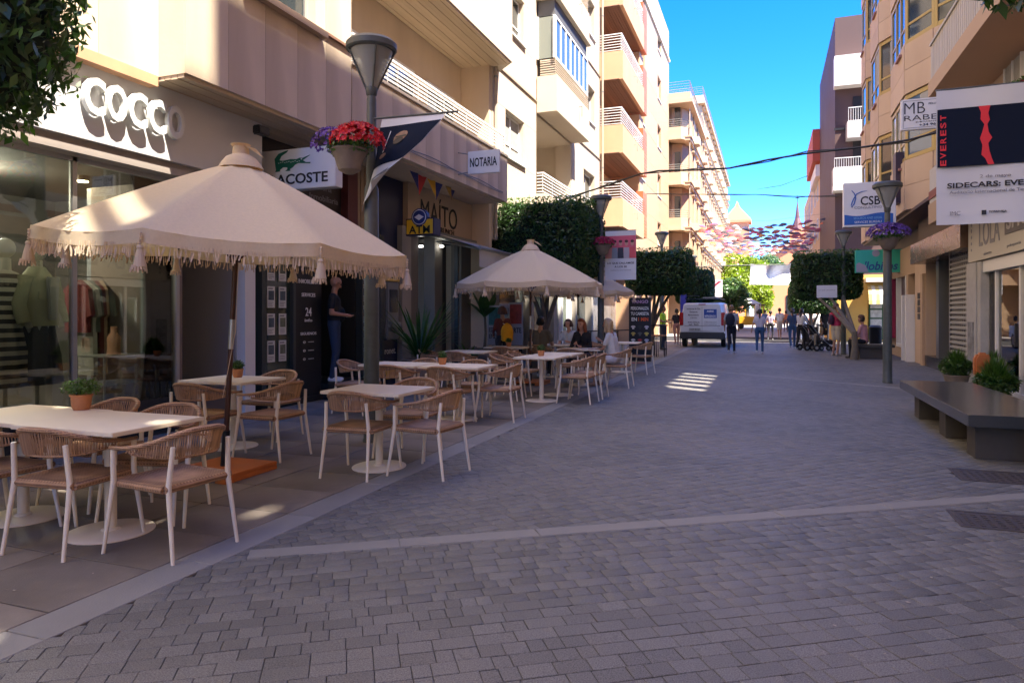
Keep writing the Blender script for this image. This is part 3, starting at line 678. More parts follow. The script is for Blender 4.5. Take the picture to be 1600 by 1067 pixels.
for k, (px, py) in enumerate(((658, 386), (690, 386), (668, 398))):
    lm2 = thing('spotlight', ['recessed ceiling spot at the left of the bar entrance', 'recessed ceiling spot at the right of the bar entrance', 'short strip light just inside the bar entrance'][k], 'lamp', at(px, py, 15.3 + .8 * k), group='lights in the brunch bar entrance')
    A = MB(); A.tube([(0, 0, 0), (0, 0, .03)], .045, 12); A.build('bulb', mat('spot_white', (1, .95, .85), .5, emis=4), lm2)
# awning
aw = thing('awning', 'grey fabric awning over the brunch bar entrance', 'awning', (-7, 15.5, 3.2))
ya, yb = 14.0, 17.0; z0_, z1_, xo = 3.28, 2.92, -5.95
m = MB(); m.box(ya, yb, 3.2, 3.34, -7.18, -7.05, 0, T); m.build('cassette', greym, aw, True)
n = 10; m = MB()
for i in range(n):
    a, b = i / n, (i + 1) / n
    m.quad((-7.05 + a * (xo + 7.05), ya, z0_ + a * (z1_ - z0_)), (-7.05 + b * (xo + 7.05), ya, z0_ + b * (z1_ - z0_)), (-7.05 + b * (xo + 7.05), yb, z0_ + b * (z1_ - z0_)), (-7.05 + a * (xo + 7.05), yb, z0_ + a * (z1_ - z0_)))
m.quad((xo, ya, z1_), (xo, ya, z1_ - .42), (xo, yb, z1_ - .42), (xo, yb, z1_))
awf = mat('awning_grey', (.5, .48, .46), .8, var=.12, vs=3, bump=.2, bs=6); translucent(awf, .25)
m.build('fabric', awf, aw, True)
m = MB(); m.tube([(xo + .01, ya, z1_), (xo + .01, yb, z1_)], .04, 8); m.build('front_bar', alum, aw, True)
for y in (ya + .1, yb - .1):
    m = MB(); m.tube([(-7.05, y, 3.1), (-6.45, y + (.3 if y < 15 else -.3), 3.0), (xo, y, z1_ - .03)], .022, 6); m.build('arm', greym, aw, True)
txt('MAÍTO', (16.2, 2.7, .01), 1.0, .22, TL(xo + .005), greytx, aw, True)
# ---- signs on building 1
def boxsign(name, label, px0, px1, py0, py1, Y, th=.2, m=signw, cat='sign'):
    a, b = onY(px0, (py0 + py1) / 2, Y), onY(px1, (py0 + py1) / 2, Y); zt = onY(px1, py0, Y).z; zb = onY(px1, py1, Y).z
    t = thing(name, label, cat, ((a.x + b.x) / 2, Y + th / 2, zb))
    MB().box(a.x, b.x, zb, zt, -th, 0, 0, TC(Y)).build('sign_box', m, t, True, bevel=.008)
    return t, a.x, b.x, zb, zt
t, xa, xb, zb, zt = boxsign('shop_sign', 'white box sign with green reptile above black lettering', 404, 524, 226, 291, 8.3, .18)
TS = TC(8.3)
txt('LACOSTE', ((xa + xb) / 2 + .05, zb + .15, .004), (xb - xa) * .74, .15, TS, blacktx, t, True, off=.02)
wcro, hcro = xb - xa, zt - zb
crocpts = [(.30, .62), (.29, .78), (.34, .9), (.42, .95), (.47, .97), (.45, .92), (.38, .84), (.355, .74), (.4, .72), (.5, .745), (.58, .73), (.62, .76), (.66, .75), (.755, .81), (.69, .73), (.66, .69), (.7, .64), (.76, .63), (.75, .6), (.66, .62), (.6, .63), (.56, .6), (.53, .54), (.49, .5), (.5, .46), (.43, .46), (.46, .5), (.46, .55), (.4, .56), (.36, .5), (.365, .46), (.3, .46), (.31, .51)]
croc = mat('logo_green', (.01, .12, .07), .4)
MB().prism([(xa + wcro * (x - .07), zb + hcro * (y + 0)) for x, y in crocpts], .002, .008, 0, TS).build('reptile_emblem', croc, t, True)
m = MB()
for i in range(11): x = xa + wcro * (.27 + .027 * i); m.box(x, x + .018, zb + hcro * (.66 + .01 * (i % 3)), zb + hcro * (.675 + .01 * (i % 3)), .0085, .011, 0, TS)
m.ball((xa + wcro * .575, zb + hcro * .725, .01), (.012, .012, .004), 8, 0, TS)
m.build('emblem_marks', signw, t, True)
t, xa, xb, zb, zt = boxsign('notary_sign', 'light grey hanging sign with black capitals on the balcony front', 731, 780, 233, 269, 13.4, .06)
txt('NOTARIA', ((xa + xb) / 2, (zb + zt) / 2, .004), (xb - xa) * .86, (zt - zb) * .4, TC(13.4), blacktx, t, True, off=.02)
m = MB(); m.tube([(xa, 13.43, zt - .05), (-6.2, 13.43, zt + .0)], .012, 6); m.tube([(xa, 13.43, zb + .05), (-6.2, 13.43, zb + .02)], .012, 6); m.build('bracket', greym, t, True)
t, xa, xb, zb, zt = boxsign('cash_machine_sign', 'yellow and navy cash machine sign with round emblem', 634, 678, 340, 367, 12.3, .3, mat('sign_navy', (.015, .02, .07), .4))
yel = mat('sign_yellow', (.75, .45, .02), .45)
MB().box(xa + .025, xb - .025, zb + .03, zt - .025, .0, .012, 0, TC(12.3)).build('yellow_panel', yel, t, True)
cx = (xa + xb) / 2; rr_ = (xb - xa) * .24
for r_, d_, mm in ((rr_ * 1.15, .02, mat('ring_navy', (.02, .03, .12), .4)), (rr_ * 1.0, .026, whitetx), (rr_ * .9, .032, mat('disc_blue', (.03, .05, .2), .4))):
    MB().prism([(cx + r_ * math.cos(q * .2618), zt + .02 + r_ * math.sin(q * .2618)) for q in range(24)], -.1, d_, 0, TC(12.3)).build('round_emblem', mm, t, True)
MB().prism([(cx - rr_ * .7, zt + .02), (cx, zt + rr_ * .5), (cx + rr_ * .7, zt + .02), (cx, zt - rr_ * .3)], .033, .037, 0, TC(12.3)).build('emblem_mark', whitetx, t, True)
txt('ATM', (cx, zb + (zt - zb) * .34, .016), (xb - xa) * .74, (zt - zb) * .46, TC(12.3), blacktx, t, True, off=.012)
bf = thing('pennant_string', 'string of small blue, red and yellow pennants above the brunch bar', 'bunting', (-6.5, 12, 4.3))
P = [onX(638, 262, -6.6), onX(715, 284, -6.7)]
m = MB(); m.tube([P[0], (P[0] + P[1]) / 2 - Vector((0, 0, .12)), P[1]], .006, 5); m.build('string', greym, bf, True)
pc = [mat('pennant', c, .7) for c in ((.03, .04, .2), (.45, .03, .03), (.6, .35, .03), (.03, .04, .2), (.3, .2, .05), (.05, .05, .15))]
for i in range(6):
    q = P[0].lerp(P[1], (i + .5) / 6) - Vector((0, 0, .12 * math.sin(math.pi * (i + .5) / 6)))
    m = MB(); m.add([q + Vector((.0, -.17, 0)), q + Vector((.02, .17, .0)), q + Vector((.1 * (-1) ** i, .05, -.4)), q + Vector((.005, .0, -.02))], [(0, 3, 2), (3, 1, 2)]); m.build('pennant', pc[i], bf, True)
# ================================================================ LEFT 2: white apartments
b2 = building('apartment_building', 'pale cream apartment block with white-glazed bay beyond the notary sign', (-7, 22, 0))
X2 = -6.7; hs = []
for k in range(4):
    z = 5.78 + 3.5 * k; hs += [(17.6, 19.1, z, z + 1.25), (26.1, 27.9, z - .1, z + 1.3)]
hs.append((20.3, 24.3, 5.15, 7.6))
m = MB(); m.holes(16.62, 28.9, 3.4, 20, -7.3, X2 - .02, hs, T); m.box(16.62, 28.9, 3.4, 20, -14, -8.3, 0, T); m.box(16.62, 20.1, 3.4, 20, -8.3, -7.3, 0, T); m.box(24.5, 28.9, 3.4, 20, -8.3, -7.3, 0, T)
m.box(20.1, 24.5, 3.4, 5.15, -8.3, -7.3, 0, T); m.box(20.1, 24.5, 7.6, 20, -8.3, -7.3, 0, T)
m.build('wall', creamw, b2, True)
for z in (4.5, 8.0, 11.5, 15):
    pan = panels(b2, TL(X2 - .02), [16.62, 17.3, 19.4, 20.24], [z, z + 3.5 - .001], [], creamwp) if False else None
us = [16.62, 17.55, 19.15, 20.24]; vz = [3.4, 4.5]
for k in range(4): z = 5.78 + 3.5 * k; vz += [z - .1, z + 1.25, z + 2.2] if False else []
hs2 = hs + [(20.2, 24.45, 3.4, 20)]
panels(b2, TL(X2 - .02), [16.62, 20.24], [3.4, 4.5, 5.7], [], creamwp)
for k in range(4):
    z = 5.78 + 3.5 * k
    panels(b2, TL(X2 - .02), [16.62, 17.58], [z - .08, z + 1.27], [], creamwp); panels(b2, TL(X2 - .02), [19.12, 20.24], [z - .08, z + 1.27], [], creamwp)
    panels(b2, TL(X2 - .02), [16.62, 20.24], [z + 1.27, z + 2.3, z + 3.42], [], creamwp)
    panels(b2, TL(X2 - .02), [24.42, 26.08], [z - .08, z + 1.32], [], creamwp); panels(b2, TL(X2 - .02), [27.92, 28.88], [z - .08, z + 1.32], [], creamwp)
    panels(b2, TL(X2 - .02), [24.42, 28.88], [z + 1.32, z + 2.3, z + 3.42], [], creamwp)
    win(b2, TL(X2), 17.6, 19.1, z, z + 1.25, whitem, curtain if k == 0 else pane, 2, 2, w_=-.18, sill=.07)
    win(b2, TL(X2), 26.1, 27.9, z - .1, z + 1.3, whitem, pane, 2, 2, w_=-.22, sill=.06)
panels(b2, TL(X2 - .02), [24.42, 28.88], [3.4, 4.5, 5.68], [], creamwp)
ledge = mat('thin_ledge', (.34, .26, .2), .7)
for k in range(4):
    z = 4.5 + 3.5 * k
    m = MB(); m.box(16.62, 20.24, z - .02, z + .015, X2, X2 + .04, 0, T); m.box(24.42, 28.88, z - .02, z + .015, X2, X2 + .04, 0, T); m.build('floor_ledge', ledge, b2, True)
# loggia on the first floor and stacked bays above
m = MB(); m.box(20.25, 24.4, 4.15, 5.17, X2, -6.45, 0, T); m.build('balcony_parapet', creamwp, b2, True)
rail(b2, T, 20.3, 24.35, 5.2, 5.83, -6.5, 6, 1.0, ret=.2)
m = MB(); m.box(20.8, 21.9, 5.18, 7.2, -8.28, -8.22, 0, T); m.build('balcony_door', mat('door_beige', (.3, .26, .2), .5), b2, True)
wl = thing('wall_lamp', 'small dark lamp on the loggia wall of the pale block', 'lamp', (-8.2, 22.2, 6.9)); MB().box(-.08, .0, -.05, .05, -.12, .12).build('shade', dark, wl, bevel=.01)
for k in range(3):
    z = 7.66 + 3.5 * k
    m = MB(); m.box(20.28, 24.39, z, z + 1.12, -6.7, -6.05, 0, T); m.box(20.2, 24.47, z - .03, z, -6.7, -6.0, 0, T) if k else None
    m.build('bay_parapet', creamwp, b2, True, bevel=.01)
    m = MB(); m.box(20.36, 24.3, z + 2.98, z + 3.47, -6.69, -6.14, 0, T); m.build('bay_header', mat('header_grey', (.1, .1, .1), .6), b2, True)
    rail(b2, T, 20.32, 24.35, z + 1.14, z + 1.62, -6.1, 6, .9, creamw, ret=.5)
    m = MB(); m.box(20.35, 24.3, z + 1.12, z + 1.62, -6.6, -6.2, 0, T); m.build('grille_backing', mat('grille_back', (.25, .24, .22), .7, var=.3, vs=20), b2, True)
    win(b2, T, 20.32, 24.35, z + 1.64, z + 2.95, whitem, pane_b, 7, 1, w_=-6.12, fw=.07)
    m = MB(); m.box(-6.66, -6.15, z + 1.66, z + 2.93, -.0, .05, 0, TC(20.36)); m.build('side_glass', mat('side_glass', (.2, .22, .19), .15), b2, True)
    m = MB(); m.box(-6.7, -6.64, z + 1.64, z + 2.95, .0, .07, 0, TC(20.33)); m.box(-6.17, -6.1, z + 1.64, z + 2.95, .0, .07, 0, TC(20.33)); m.build('side_frame', whitem, b2, True)
    m = MB(); m.tube([(-6.05, 22.9, z + .85), (-5.93, 22.9, z + .85)], .012, 5); m.tube([(-5.94, 22.9, z + .86), (-5.94, 22.9, z + .5)], .015, 5); m.build('awning_bracket', greym, b2, True)
# ground floor of building 2
g2 = building('shop_row', 'row of shopfronts with dark openings behind the middle parasols', (-7.2, 22, 0), 'shopfront')
m = MB()
for a, b in ((17.5, 17.9), (20.5, 20.9), (23.1, 23.5), (26.0, 26.3), (28.6, 28.9)): m.box(a, b, 0, 3.4, -7.6, -7.0, 0, T)
m.box(17.9, 28.6, 2.75, 3.4, -7.5, -7.05, 0, T); m.build('pillar_frame', mat('shop_stone', (.3, .27, .23), .7, var=.1, vs=2), g2, True)
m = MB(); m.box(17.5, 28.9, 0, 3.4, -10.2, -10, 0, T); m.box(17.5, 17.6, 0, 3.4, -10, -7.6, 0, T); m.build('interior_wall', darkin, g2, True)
m = MB(); m.box(17.9, 20.5, .1, 2.75, -7.26, -7.25, 0, T); m.box(20.9, 23.1, .1, 2.75, -7.26, -7.25, 0, T); m.build('glass_pane', mat('dark_glass', (.02, .025, .025), .08, spec=.8), g2, True)
shopwhite = mat('bright_shop', (.6, .58, .55), .5, var=.2, vs=3)
m = MB(); m.box(23.5, 26, .1, 2.75, -7.3, -7.28, 0, T); m.build('white_display', shopwhite, g2, True)
for a in (23.5, 24.7, 26): m = MB(); m.box(a - .07, a + .07, 0, 2.75, -7.27, -7.15, 0, T); m.build('display_frame', whitem, g2, True)
m = MB(); m.box(24.0, 24.5, .5, 2.3, -7.275, -7.26, 0, T); m.box(25.1, 25.6, .5, 2.2, -7.275, -7.26, 0, T); m.build('display_window', mat('display_dark', (.12, .15, .12), .3, var=.5, vs=4), g2, True)
m = MB(); m.box(26.3, 28.6, 2.8, 3.3, -7.04, -6.95, 0, T); m.build('fascia', mat('orange_fascia', (.5, .28, .12), .6), g2, True)
m = MB(); m.box(26.3, 28.6, .1, 2.75, -7.3, -7.28, 0, T); m.build('glass_pane', pane, g2, True)
def poster(label, px, py, D, wd, hh, col, rz=0, txts=()):
    p = at(px, py, D); t = thing('poster', label, 'poster', (p.x, p.y, p.z - hh / 2), rz, group='posters by the shop row')
    MB().box(-wd / 2, wd / 2, 0, .02, 0, hh).build('board', mat('poster_board', (.3, .3, .3), .5), t)
    MB().box(-wd * .42, wd * .42, -.004, 0, hh * .5, hh * .95).build('picture', mat('poster_pic', col, .5, var=.8, vs=9), t)
    for s, z in txts: txt(s, (0, z * hh, 0.006), wd * .8, hh * .12, Matrix(((1, 0, 0, 0), (0, 0, -1, 0), (0, 1, 0, 0), (0, 0, 0, 1))), blacktx, t, off=.02)
    return t
poster('tall poster with teal picture beside the walking woman', 774, 508, 17.5, .42, 1.0, (.02, .1, .09), 0, (('ESTADO', .38), ('ENERO', .22)))
poster('white poster with red figure behind the middle parasol pole', 806, 506, 18.5, .4, 1.15, (.25, .04, .03), 0, (('ARTE', .35),))
# ================================================================ LEFT 3: orange balconies
b3 = building('apartment_building', 'peach apartment block with brown-bottomed balconies and orange tile columns', (-7, 38, 0))
X3 = -6.6; hs = []
for k in range(5):
    z = 5.9 + 3.12 * k; hs += [(38.2, 39.6, z, z + 1.4), (44.6, 46.0, z, z + 1.4)]
m = MB(); m.holes(35.5, 49.9, 0, 19.3, -7.2, X3 - .02, hs + [(37, 40, .1, 2.8), (41, 44, .1, 2.8), (45, 49, .1, 2.8)], T); m.box(28.92, 49.9, 0, 19.3, -14, -7.6, 0, T); m.box(35.5, 49.9, 0, 19.3, -7.6, -7.2, 0, T)
m.box(28.92, 29.3, 0, 19.3, -7.6, -7.2, 0, T)
m.build('wall', peach, b3, True)
hsx = [(h[0] - .05, h[1] + .05, h[2] - .05, h[3] + .05) for h in hs]
for k in range(5):
    z = 5.9 + 3.12 * k
    for a, b in ((35.52, 38.15), (39.65, 42.1), (42.1, 44.55), (46.05, 49.88)):
        panels(b3, TL(X3 - .02), [a, b], [z - .05, z + 1.45], [], peach2)
    panels(b3, TL(X3 - .02), [35.52, 40.3, 45.1, 49.88], [z + 1.45, z + 3.06], [], peach2)
    win(b3, TL(X3), 38.2, 39.6, z, z + 1.4, whitem, pane, 2, w_=-.2, sill=.05); win(b3, TL(X3), 44.6, 46, z, z + 1.4, whitem, pane, 2, w_=-.2, sill=.05)
panels(b3, TL(X3 - .02), [35.52, 40.3, 45.1, 49.88], [3.2, 4.5, 5.84], [], peach2)
m = MB(); m.box(35.5, 49.95, 19.3, 19.42, -14, -6.5, 0, T); m.build('roof_coping', white, b3, True)
for k in range(-1, 5):
    z = 5.15 + 3.12 * k
    if k >= 0:
        m = MB(); m.box(29.0, 34.3, z + .03, z + .15, -7.58, -5.9, 0, T); m.build('balcony_slab', peach, b3, True)
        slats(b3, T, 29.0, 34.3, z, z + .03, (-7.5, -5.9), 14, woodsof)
        m = MB(); m.box(29.0, 34.3, z, z + 1.2, -5.9, -5.75, 0, T); m.box(29.0, 29.13, z + .15, z + 1.2, -7.2, -5.9, 0, T); m.build('balcony_parapet', peach, b3, True)
        rail(b3, T, 29.02, 34.3, z + 1.22, z + 1.95, -5.82, 6, 1.3, ret=1.3)
        m = MB(); m.tube([(-5.75, 31.6, z + .9), (-5.6, 31.6, z + .9), (-5.6, 31.6, z + .6)], .012, 4); m.build('awning_bracket', greym, b3, True)
    m = MB(); zz = z + .15
    if zz > 3:
        for i in range(14):
            m.box(34.32, 35.5, zz + i * .16, zz + i * .16 + .15, -6.9, -5.8, 0, T)
        m.build('tile_column', brick_o, b3, True); m = MB(); m.box(34.5, 35.5, zz + 2.25, zz + 2.97, -7, -6.0, 0, T); m.build('column_gap_block', ochre, b3, True)  # plain ochre block between the tile segments
    if k >= 0: m = MB(); m.box(31, 32.4, zz, zz + 2.1, -7.59, -7.5, 0, T); m.build('balcony_door', mat('door_red_brown', (.14, .05, .03), .5), b3, True)
g3 = MB(); 
for a, b in ((37, 40), (41, 44), (45, 49)): g3.box(a, b, .1, 2.8, -6.95, -6.9, 0, T)
g3.build('shop_window', mat('shop_win_mixed', (.25, .24, .25), .3, var=.8, vs=2), b3, True)
g3 = MB(); g3.box(28.95, 35.5, .1, 5.1, -7.5, -7.4, 0, T); g3.build('shop_window', mat('shop_win_mixed2', (.2, .18, .17), .3, var=.8, vs=1.2), b3, True)
ac('white air conditioner high on the orange block next to the pale block', TL(0), 29.3, 11.9, -5.74 - .35)
# ================================================================ LEFT 4/5: ornate pale blocks
def ornate(lbl, s0, s1, Xf, ht, z0, floors, pitch, cr, endbal=True):
    b = building('apartment_building', lbl, (Xf - 1, (s0 + s1) / 2, 0)); T_ = TL(Xf); wh = []
    n = int((s1 - s0 - 1) / 2.6); st = (s1 - s0 - 1.0) / n; u0_ = s0 + (2.6 if endbal else .6)
    cs = [u0_ + st * i for i in range(n) if u0_ + st * i + 1.2 < s1 - .2]
    for f in range(floors):
        z = z0 + pitch * f
        for u in cs: wh.append((u, u + .95, z + .75, z + 2.45))
    m = MB(); m.holes(s0 + (1.8 if endbal else 0), s1, 3.4, ht, -.4, 0, wh, T_); m.box(s0 + (1.8 if endbal else 0), s1, 0, ht, -9, -.4, 0, T_)
    if endbal: m.box(s0, s0 + 1.8, 0, ht, -9, -1.7, 0, T_); m.box(s0, s0 + 1.8, 3.2, z0 + .1, -1.7, 0, 0, T_)
    m.build('wall', peach2, b, True)
    for f in range(floors):
        z = z0 + pitch * f
        m = MB(); m.box(s0 - .08, s1, z - .1, z + .12, -.3, .16, 0, T_); m.box(s0 - .12, s1, z + .12, z + .2, -.3, .26, 0, T_); m.build('cornice', cr, b, True)
        for i, u in enumerate(cs):
            win(b, T_, u, u + .95, z + .75, z + 2.45, greym, pane, 2, w_=-.06)
            m = MB(); m.box(u - .18, u - .03, z + .3, z + 2.75, 0, .06, 0, T_); m.box(u + .98, u + 1.13, z + .3, z + 2.75, 0, .06, 0, T_); m.box(u - .22, u + 1.17, z + 2.76, z + 2.9, 0, .2, 0, T_); m.build('window_surround', cr, b, True)
            if i % 2 == 0:
                m = MB(); m.prism([(u - .3, 0), (u, .55), (u + .95, .55), (u + 1.25, 0)], z + .2, z + .74, 0, T_ @ Matrix(((1, 0, 0, 0), (0, 0, 1, 0), (0, 1, 0, 0), (0, 0, 0, 1)))); m.build('bay_base', cr, b, True)
        if endbal:
            poly = [(Xf + .1, s0 + 1.8), (Xf + .1, s0 + .5), (Xf - .45, s0 - .3), (Xf - 1.6, s0 - .3), (Xf - 1.7, s0 + .0)]
            m = MB(); m.prism(poly, z + .1, z + .85); m.prism([(Xf + .2, s0 + 1.8), (Xf + .2, s0 + .45), (Xf - .42, s0 - .4), (Xf - 1.6, s0 - .4), (Xf - 1.7, s0)], z - .05, z + .1); m.build('corner_balcony', cr, b, True)
            m = MB()
            for q in range(4):
                zz = z + .95 + .15 * q; m.tube([(p[0] - .05, p[1] + .05, zz) for p in poly[1:4]], .018, 4)
            m.build('railing', greym, b, True)
            m = MB(); m.prism([(Xf - .15, s0 + 1.7), (Xf - .5, s0 + .9), (Xf - 1.2, s0 + .7), (Xf - 1.69, s0 + .9), (Xf - 1.69, s0 + 1.79)], z + .2, z + pitch - .1); m.build('bay_window_wall', peach2, b, True)
            m = MB(); m.box(Xf - 1.15, Xf - .62, z + .8, z + 2.5, 0, .05, 0, TC(s0 + .8)); m.build('window', pane, b, True)
    m = MB(); m.box(s0 - .4, s1, ht, ht + .25, -9, .35, 0, T_); m.box(s0 - .3, s1, ht + .25, ht + .75, -9, .2, 0, T_); m.build('roof_parapet', cr, b, True)
    rail(b, T_, s0 - .3, s1, ht + .75, ht + 1.5, .15, 4, 1.5, greym)
    m = MB()
    for q in range(4): m.tube([(Xf - 3, s0 - .3, ht + .95 + .18 * q), (Xf + .15, s0 - .3, ht + .95 + .18 * q)], .02, 4)
    m.build('end_railing', greym, b, True)
    m = MB()
    u = s0 + 2.5
    while u + 2.4 < s1: m.box(u, u + 2.2, .1, 2.9, .0, .02, 0, T_); u += 3
    m.build('shop_window', pane, b, True)
    return b
crm = mat('cornice_stone', (.52, .38, .25), .7, rnd=.05, var=.06, vs=.8)
ornate('ornate pale stone block with rounded corner balconies past the peach block', 50.1, 61.2, -5.3, 16.3, 4.2, 4, 3.2, crm)
ornate('farthest pale stone block on the left, with roof railing', 64.0, 107, -5.6, 20.2, 4.0, 5, 3.3, crm, False)
# ================================================================ RIGHT 1: brick block with balcony, hair shop row
r1 = building('apartment_building', 'brick and cream block over the salon and shuttered shops at right', (4.5, 8, 0))
T = TR(0)
m = MB(); m.box(-14, 5, 3.5, 14.0, -16, -4.34, 0, TR(0)); m.box(5, 17.5, 3.5, 10.5, -16, -4.34, 0, TR(0)); m.box(5, 9.8, 10.5, 14, -4.54, -4.34, 0, TR(0)); m.box(5, 9.8, 13.9, 14, -5.1, -4.54, 0, TR(0))
sun_slots = [(16.9 - .8 * i - .628 * 5.95, 16.9 - .8 * i - .628 * 5.95 + .48, 11.0, 13.0) for i in range(5)][::-1]  # openings shaped to throw sun stripes onto the street paving
m.holes(9.8, 17.5, 10.5, 24.8, -4.56, -4.36, sun_slots, TR(0)); m.box(9.6, 9.8, 14, 26.4, -4.9, -4.36, 0, TR(0)); m.build('wall', ochre, r1, True)  # thin unseen shell added to block the sun, hollow behind its openings
m = MB(); m.box(-14, 3.98, 0, 3.5, -16, -4.34, 0, T); m.build('ground_wall', ochre, r1, True)
m = MB(); m.box(-14, -.5, 14, 16, -14, -5.1, 0, TR(0));  m.build('low_core', mat('upper_render', (.5, .42, .33), .8, var=.06, vs=.5), r1, True)  # unseen core, cut low so sun can pass the slotted wall
# brick wall face, courses built one by one where seen
for k in range(26):
    z = 6.5 + .09 * k; m = MB(); u = 14.6 + (.12 if k % 2 else 0)
    while u < 17.4: m.box(u, min(u + .23, 17.45), z, z + .08, -4.34, -4.325, 0, T); u += .24
    m.build('brick_course', mat('brick_row', (.45 + .05 * (k % 3), .24, .12), .8, isl=.18) if k < 1 else bpy.data.materials['brick_row'], r1, True, kind='stuff')
for u0_, u1_ in ((11.0, 12.6), (14.9, 15.9), (6.5, 8), (3, 4.5), (-1, .5)):
    for k in range(3 if u0_ < 10 else 2): win(r1, TR(4.34), u0_, u1_, 4.8 + 3 * k, 6.6 + 3 * k if u0_ != 14.9 else 6.4 + 3 * k, whitem, curtain if u0_ == 14.9 else pane, 2, w_=.03)
for k, z in enumerate((6.2,)):
    m = MB(); m.box(9.0, 17.42, z, z + .32, -4.33, -3.3, 0, T); m.build('balcony_slab', peach2, r1, True)
    m = MB()
    for i in range(60): u = 9.05 + i * .14; m.box(u, u + .11, z + .36, z + 1.12, -3.38, -3.35, 0, T)
    m.box(9.02, 17.42, z + 1.12, z + 1.17, -3.4, -3.32, 0, T); m.box(17.38, 17.42, z + .36, z + 1.12, -4.3, -3.4, 0, T)
    m.build('balcony_screen', mat('screen_beige', (.45, .41, .35), .6, isl=.05) if k == 0 else bpy.data.materials['screen_beige'], r1, True)
m = MB(); m.box(4, 17.4, 3.42, 3.85, -4.33, -3.3, 0, T); m.build('overhang_slab', peach2, r1, True)
m = MB(); m.box(4, 17.38, 3.85, 4.6, -3.45, -3.32, 0, T); m.build('overhang_parapet', mat('grubby_white', (.5, .47, .44), .7, var=.15, vs=3), r1, True)
m = MB(); m.box(4, 17.38, 3.95, 4.12, -3.318, -3.3, 0, T); m.build('red_stripe', mat('brick_stripe', (.25, .07, .05), .7), r1, True)
slots = []  # openings aimed so sun flecks land on parasol, table and terrace
for p, hw, h0, h1 in ((Vector((-4.74, 3.58, 2.12)), .11, .8, 1.3), (Vector((-4.64, 3.92, 2.2)), .1, .8, 1.3), (Vector((-3.87, 3.5, .75)), .1, .3, .3), (Vector((-3.6, 4.15, 0)), .2, .2, .3), (Vector((-3.42, 2.0, 0)), .18, .3, .3)):
    q = p + SUN * ((4.9 - p.x) / SUN.x); slots.append((q.y - hw, q.y + hw, q.z - h0, q.z + h1))
m = MB(); m.holes(-14, -.5, 14, 26.4, -5.1, -4.9, slots, TR(0)); m.box(-.5, 9.8, 14, 26.4, -5.1, -4.9, 0, TR(0)); m.box(-.5, 9.5, 26.4, 27.7, -5.1, -4.9, 0, TR(0)); m.build('sun_blocker_wall', bpy.data.materials['upper_render'], r1, True)  # unseen thin wall added to shade the street, slotted for sun flecks
# hair salon shopfront
sa = building('salon_shopfront', 'white framed salon front with glass door at right edge', (4, 15, 0), 'shopfront')
m = MB(); m.box(4, 16.75, 2.52, 3.4, -4.3, -3.9, 0, T); m.build('fascia', mat('salon_cream', (.55, .5, .42), .6, var=.05, vs=2), sa, True)
salp = mat('salon_pillar', (.42, .4, .38), .6, var=.2, vs=4)
for q in ((16.2, 16.9, 0, 2.5, -4.3, -3.9), (13.2, 13.5, 0, 2.5, -4.2, -3.95), (15.95, 16.18, .0, 2.5, -4.15, -3.92)): MB().box(*q, 0, T).build('pillar', salp, sa, True)
m = MB(); m.box(13.5, 15.95, 2.28, 2.5, -4.15, -3.96, 0, T); m.box(15.35, 15.42, 0, 2.28, -4.1, -4.02, 0, T); m.box(14.0, 14.08, 0, 2.28, -4.1, -4.02, 0, T); m.box(13.5, 15.95, 0, .1, -4.1, -4.0, 0, T)
m.build('door_frame', whitem, sa, True)
m = MB(); m.box(13.5, 15.95, .1, 2.28, -4.075, -4.065, 0, T); m.build('glass_pane', shopglass, sa, True)
m = MB(); m.box(4, 16.9, 0, 3.5, -8, -7.8, 0, T); m.box(16.7, 16.9, 0, 3.5, -7.8, -4.3, 0, T); m.build('interior_wall', mat('salon_green', (.4, .48, .3), .8, var=.1, vs=1), sa, True)
m = MB(); m.box(14.1, 14.14, .9, 1.3, -4.02, -3.97, 0, T); m.build('door_handle', dark, sa, True)
m = MB(); m.box(4, 13.2, 0, 2.5, -4.2, -4.0, 0, T); m.build('window_wall', pane, sa, True)
txt('LOLA', (-15.3, 3.02, .005), 1.3, .48, TRt(3.9), greytx, sa, True, off=.01)
m = MB(); m.box(12.6, 14.35, 2.85, 3.3, -3.9, -3.885, 0, T); m.build('dark_plaque', mat('plaque_dark', (.08, .07, .07), .5), sa, True)
txt('SHOP', (-13.5, 3.07, .017), 1.5, .3, TRt(3.9), mat('plaque_text', (.4, .36, .32), .5), sa, True, off=.03)
txt('abierto', (-15.4, 2.62, .005), .5, .06, TRt(3.9), greytx, sa, True)
txt('peluqueria', (-13.9, 2.64, .005), .7, .07, TRt(3.9), greytx, sa, True)
m = MB()
for k in range(5): m.ball((-16.5, 3.28 - .13 * k, .004), (.05, .05 - .005 * k, .004), 8, 0, TRt(3.9))
m.build('leaf_ornament', greytx, sa, True)
ps = thing('sticker_poster', 'black and white sticker poster low on the salon pillar', 'poster', (3.88, 16.5, .9)); MB().box(16.35, 16.75, .25, 1.3, -3.9, -3.885, 0, T).build('sheet', mat('sticker', (.2, .2, .2), .6, var=1.0, vs=6), ps, True)
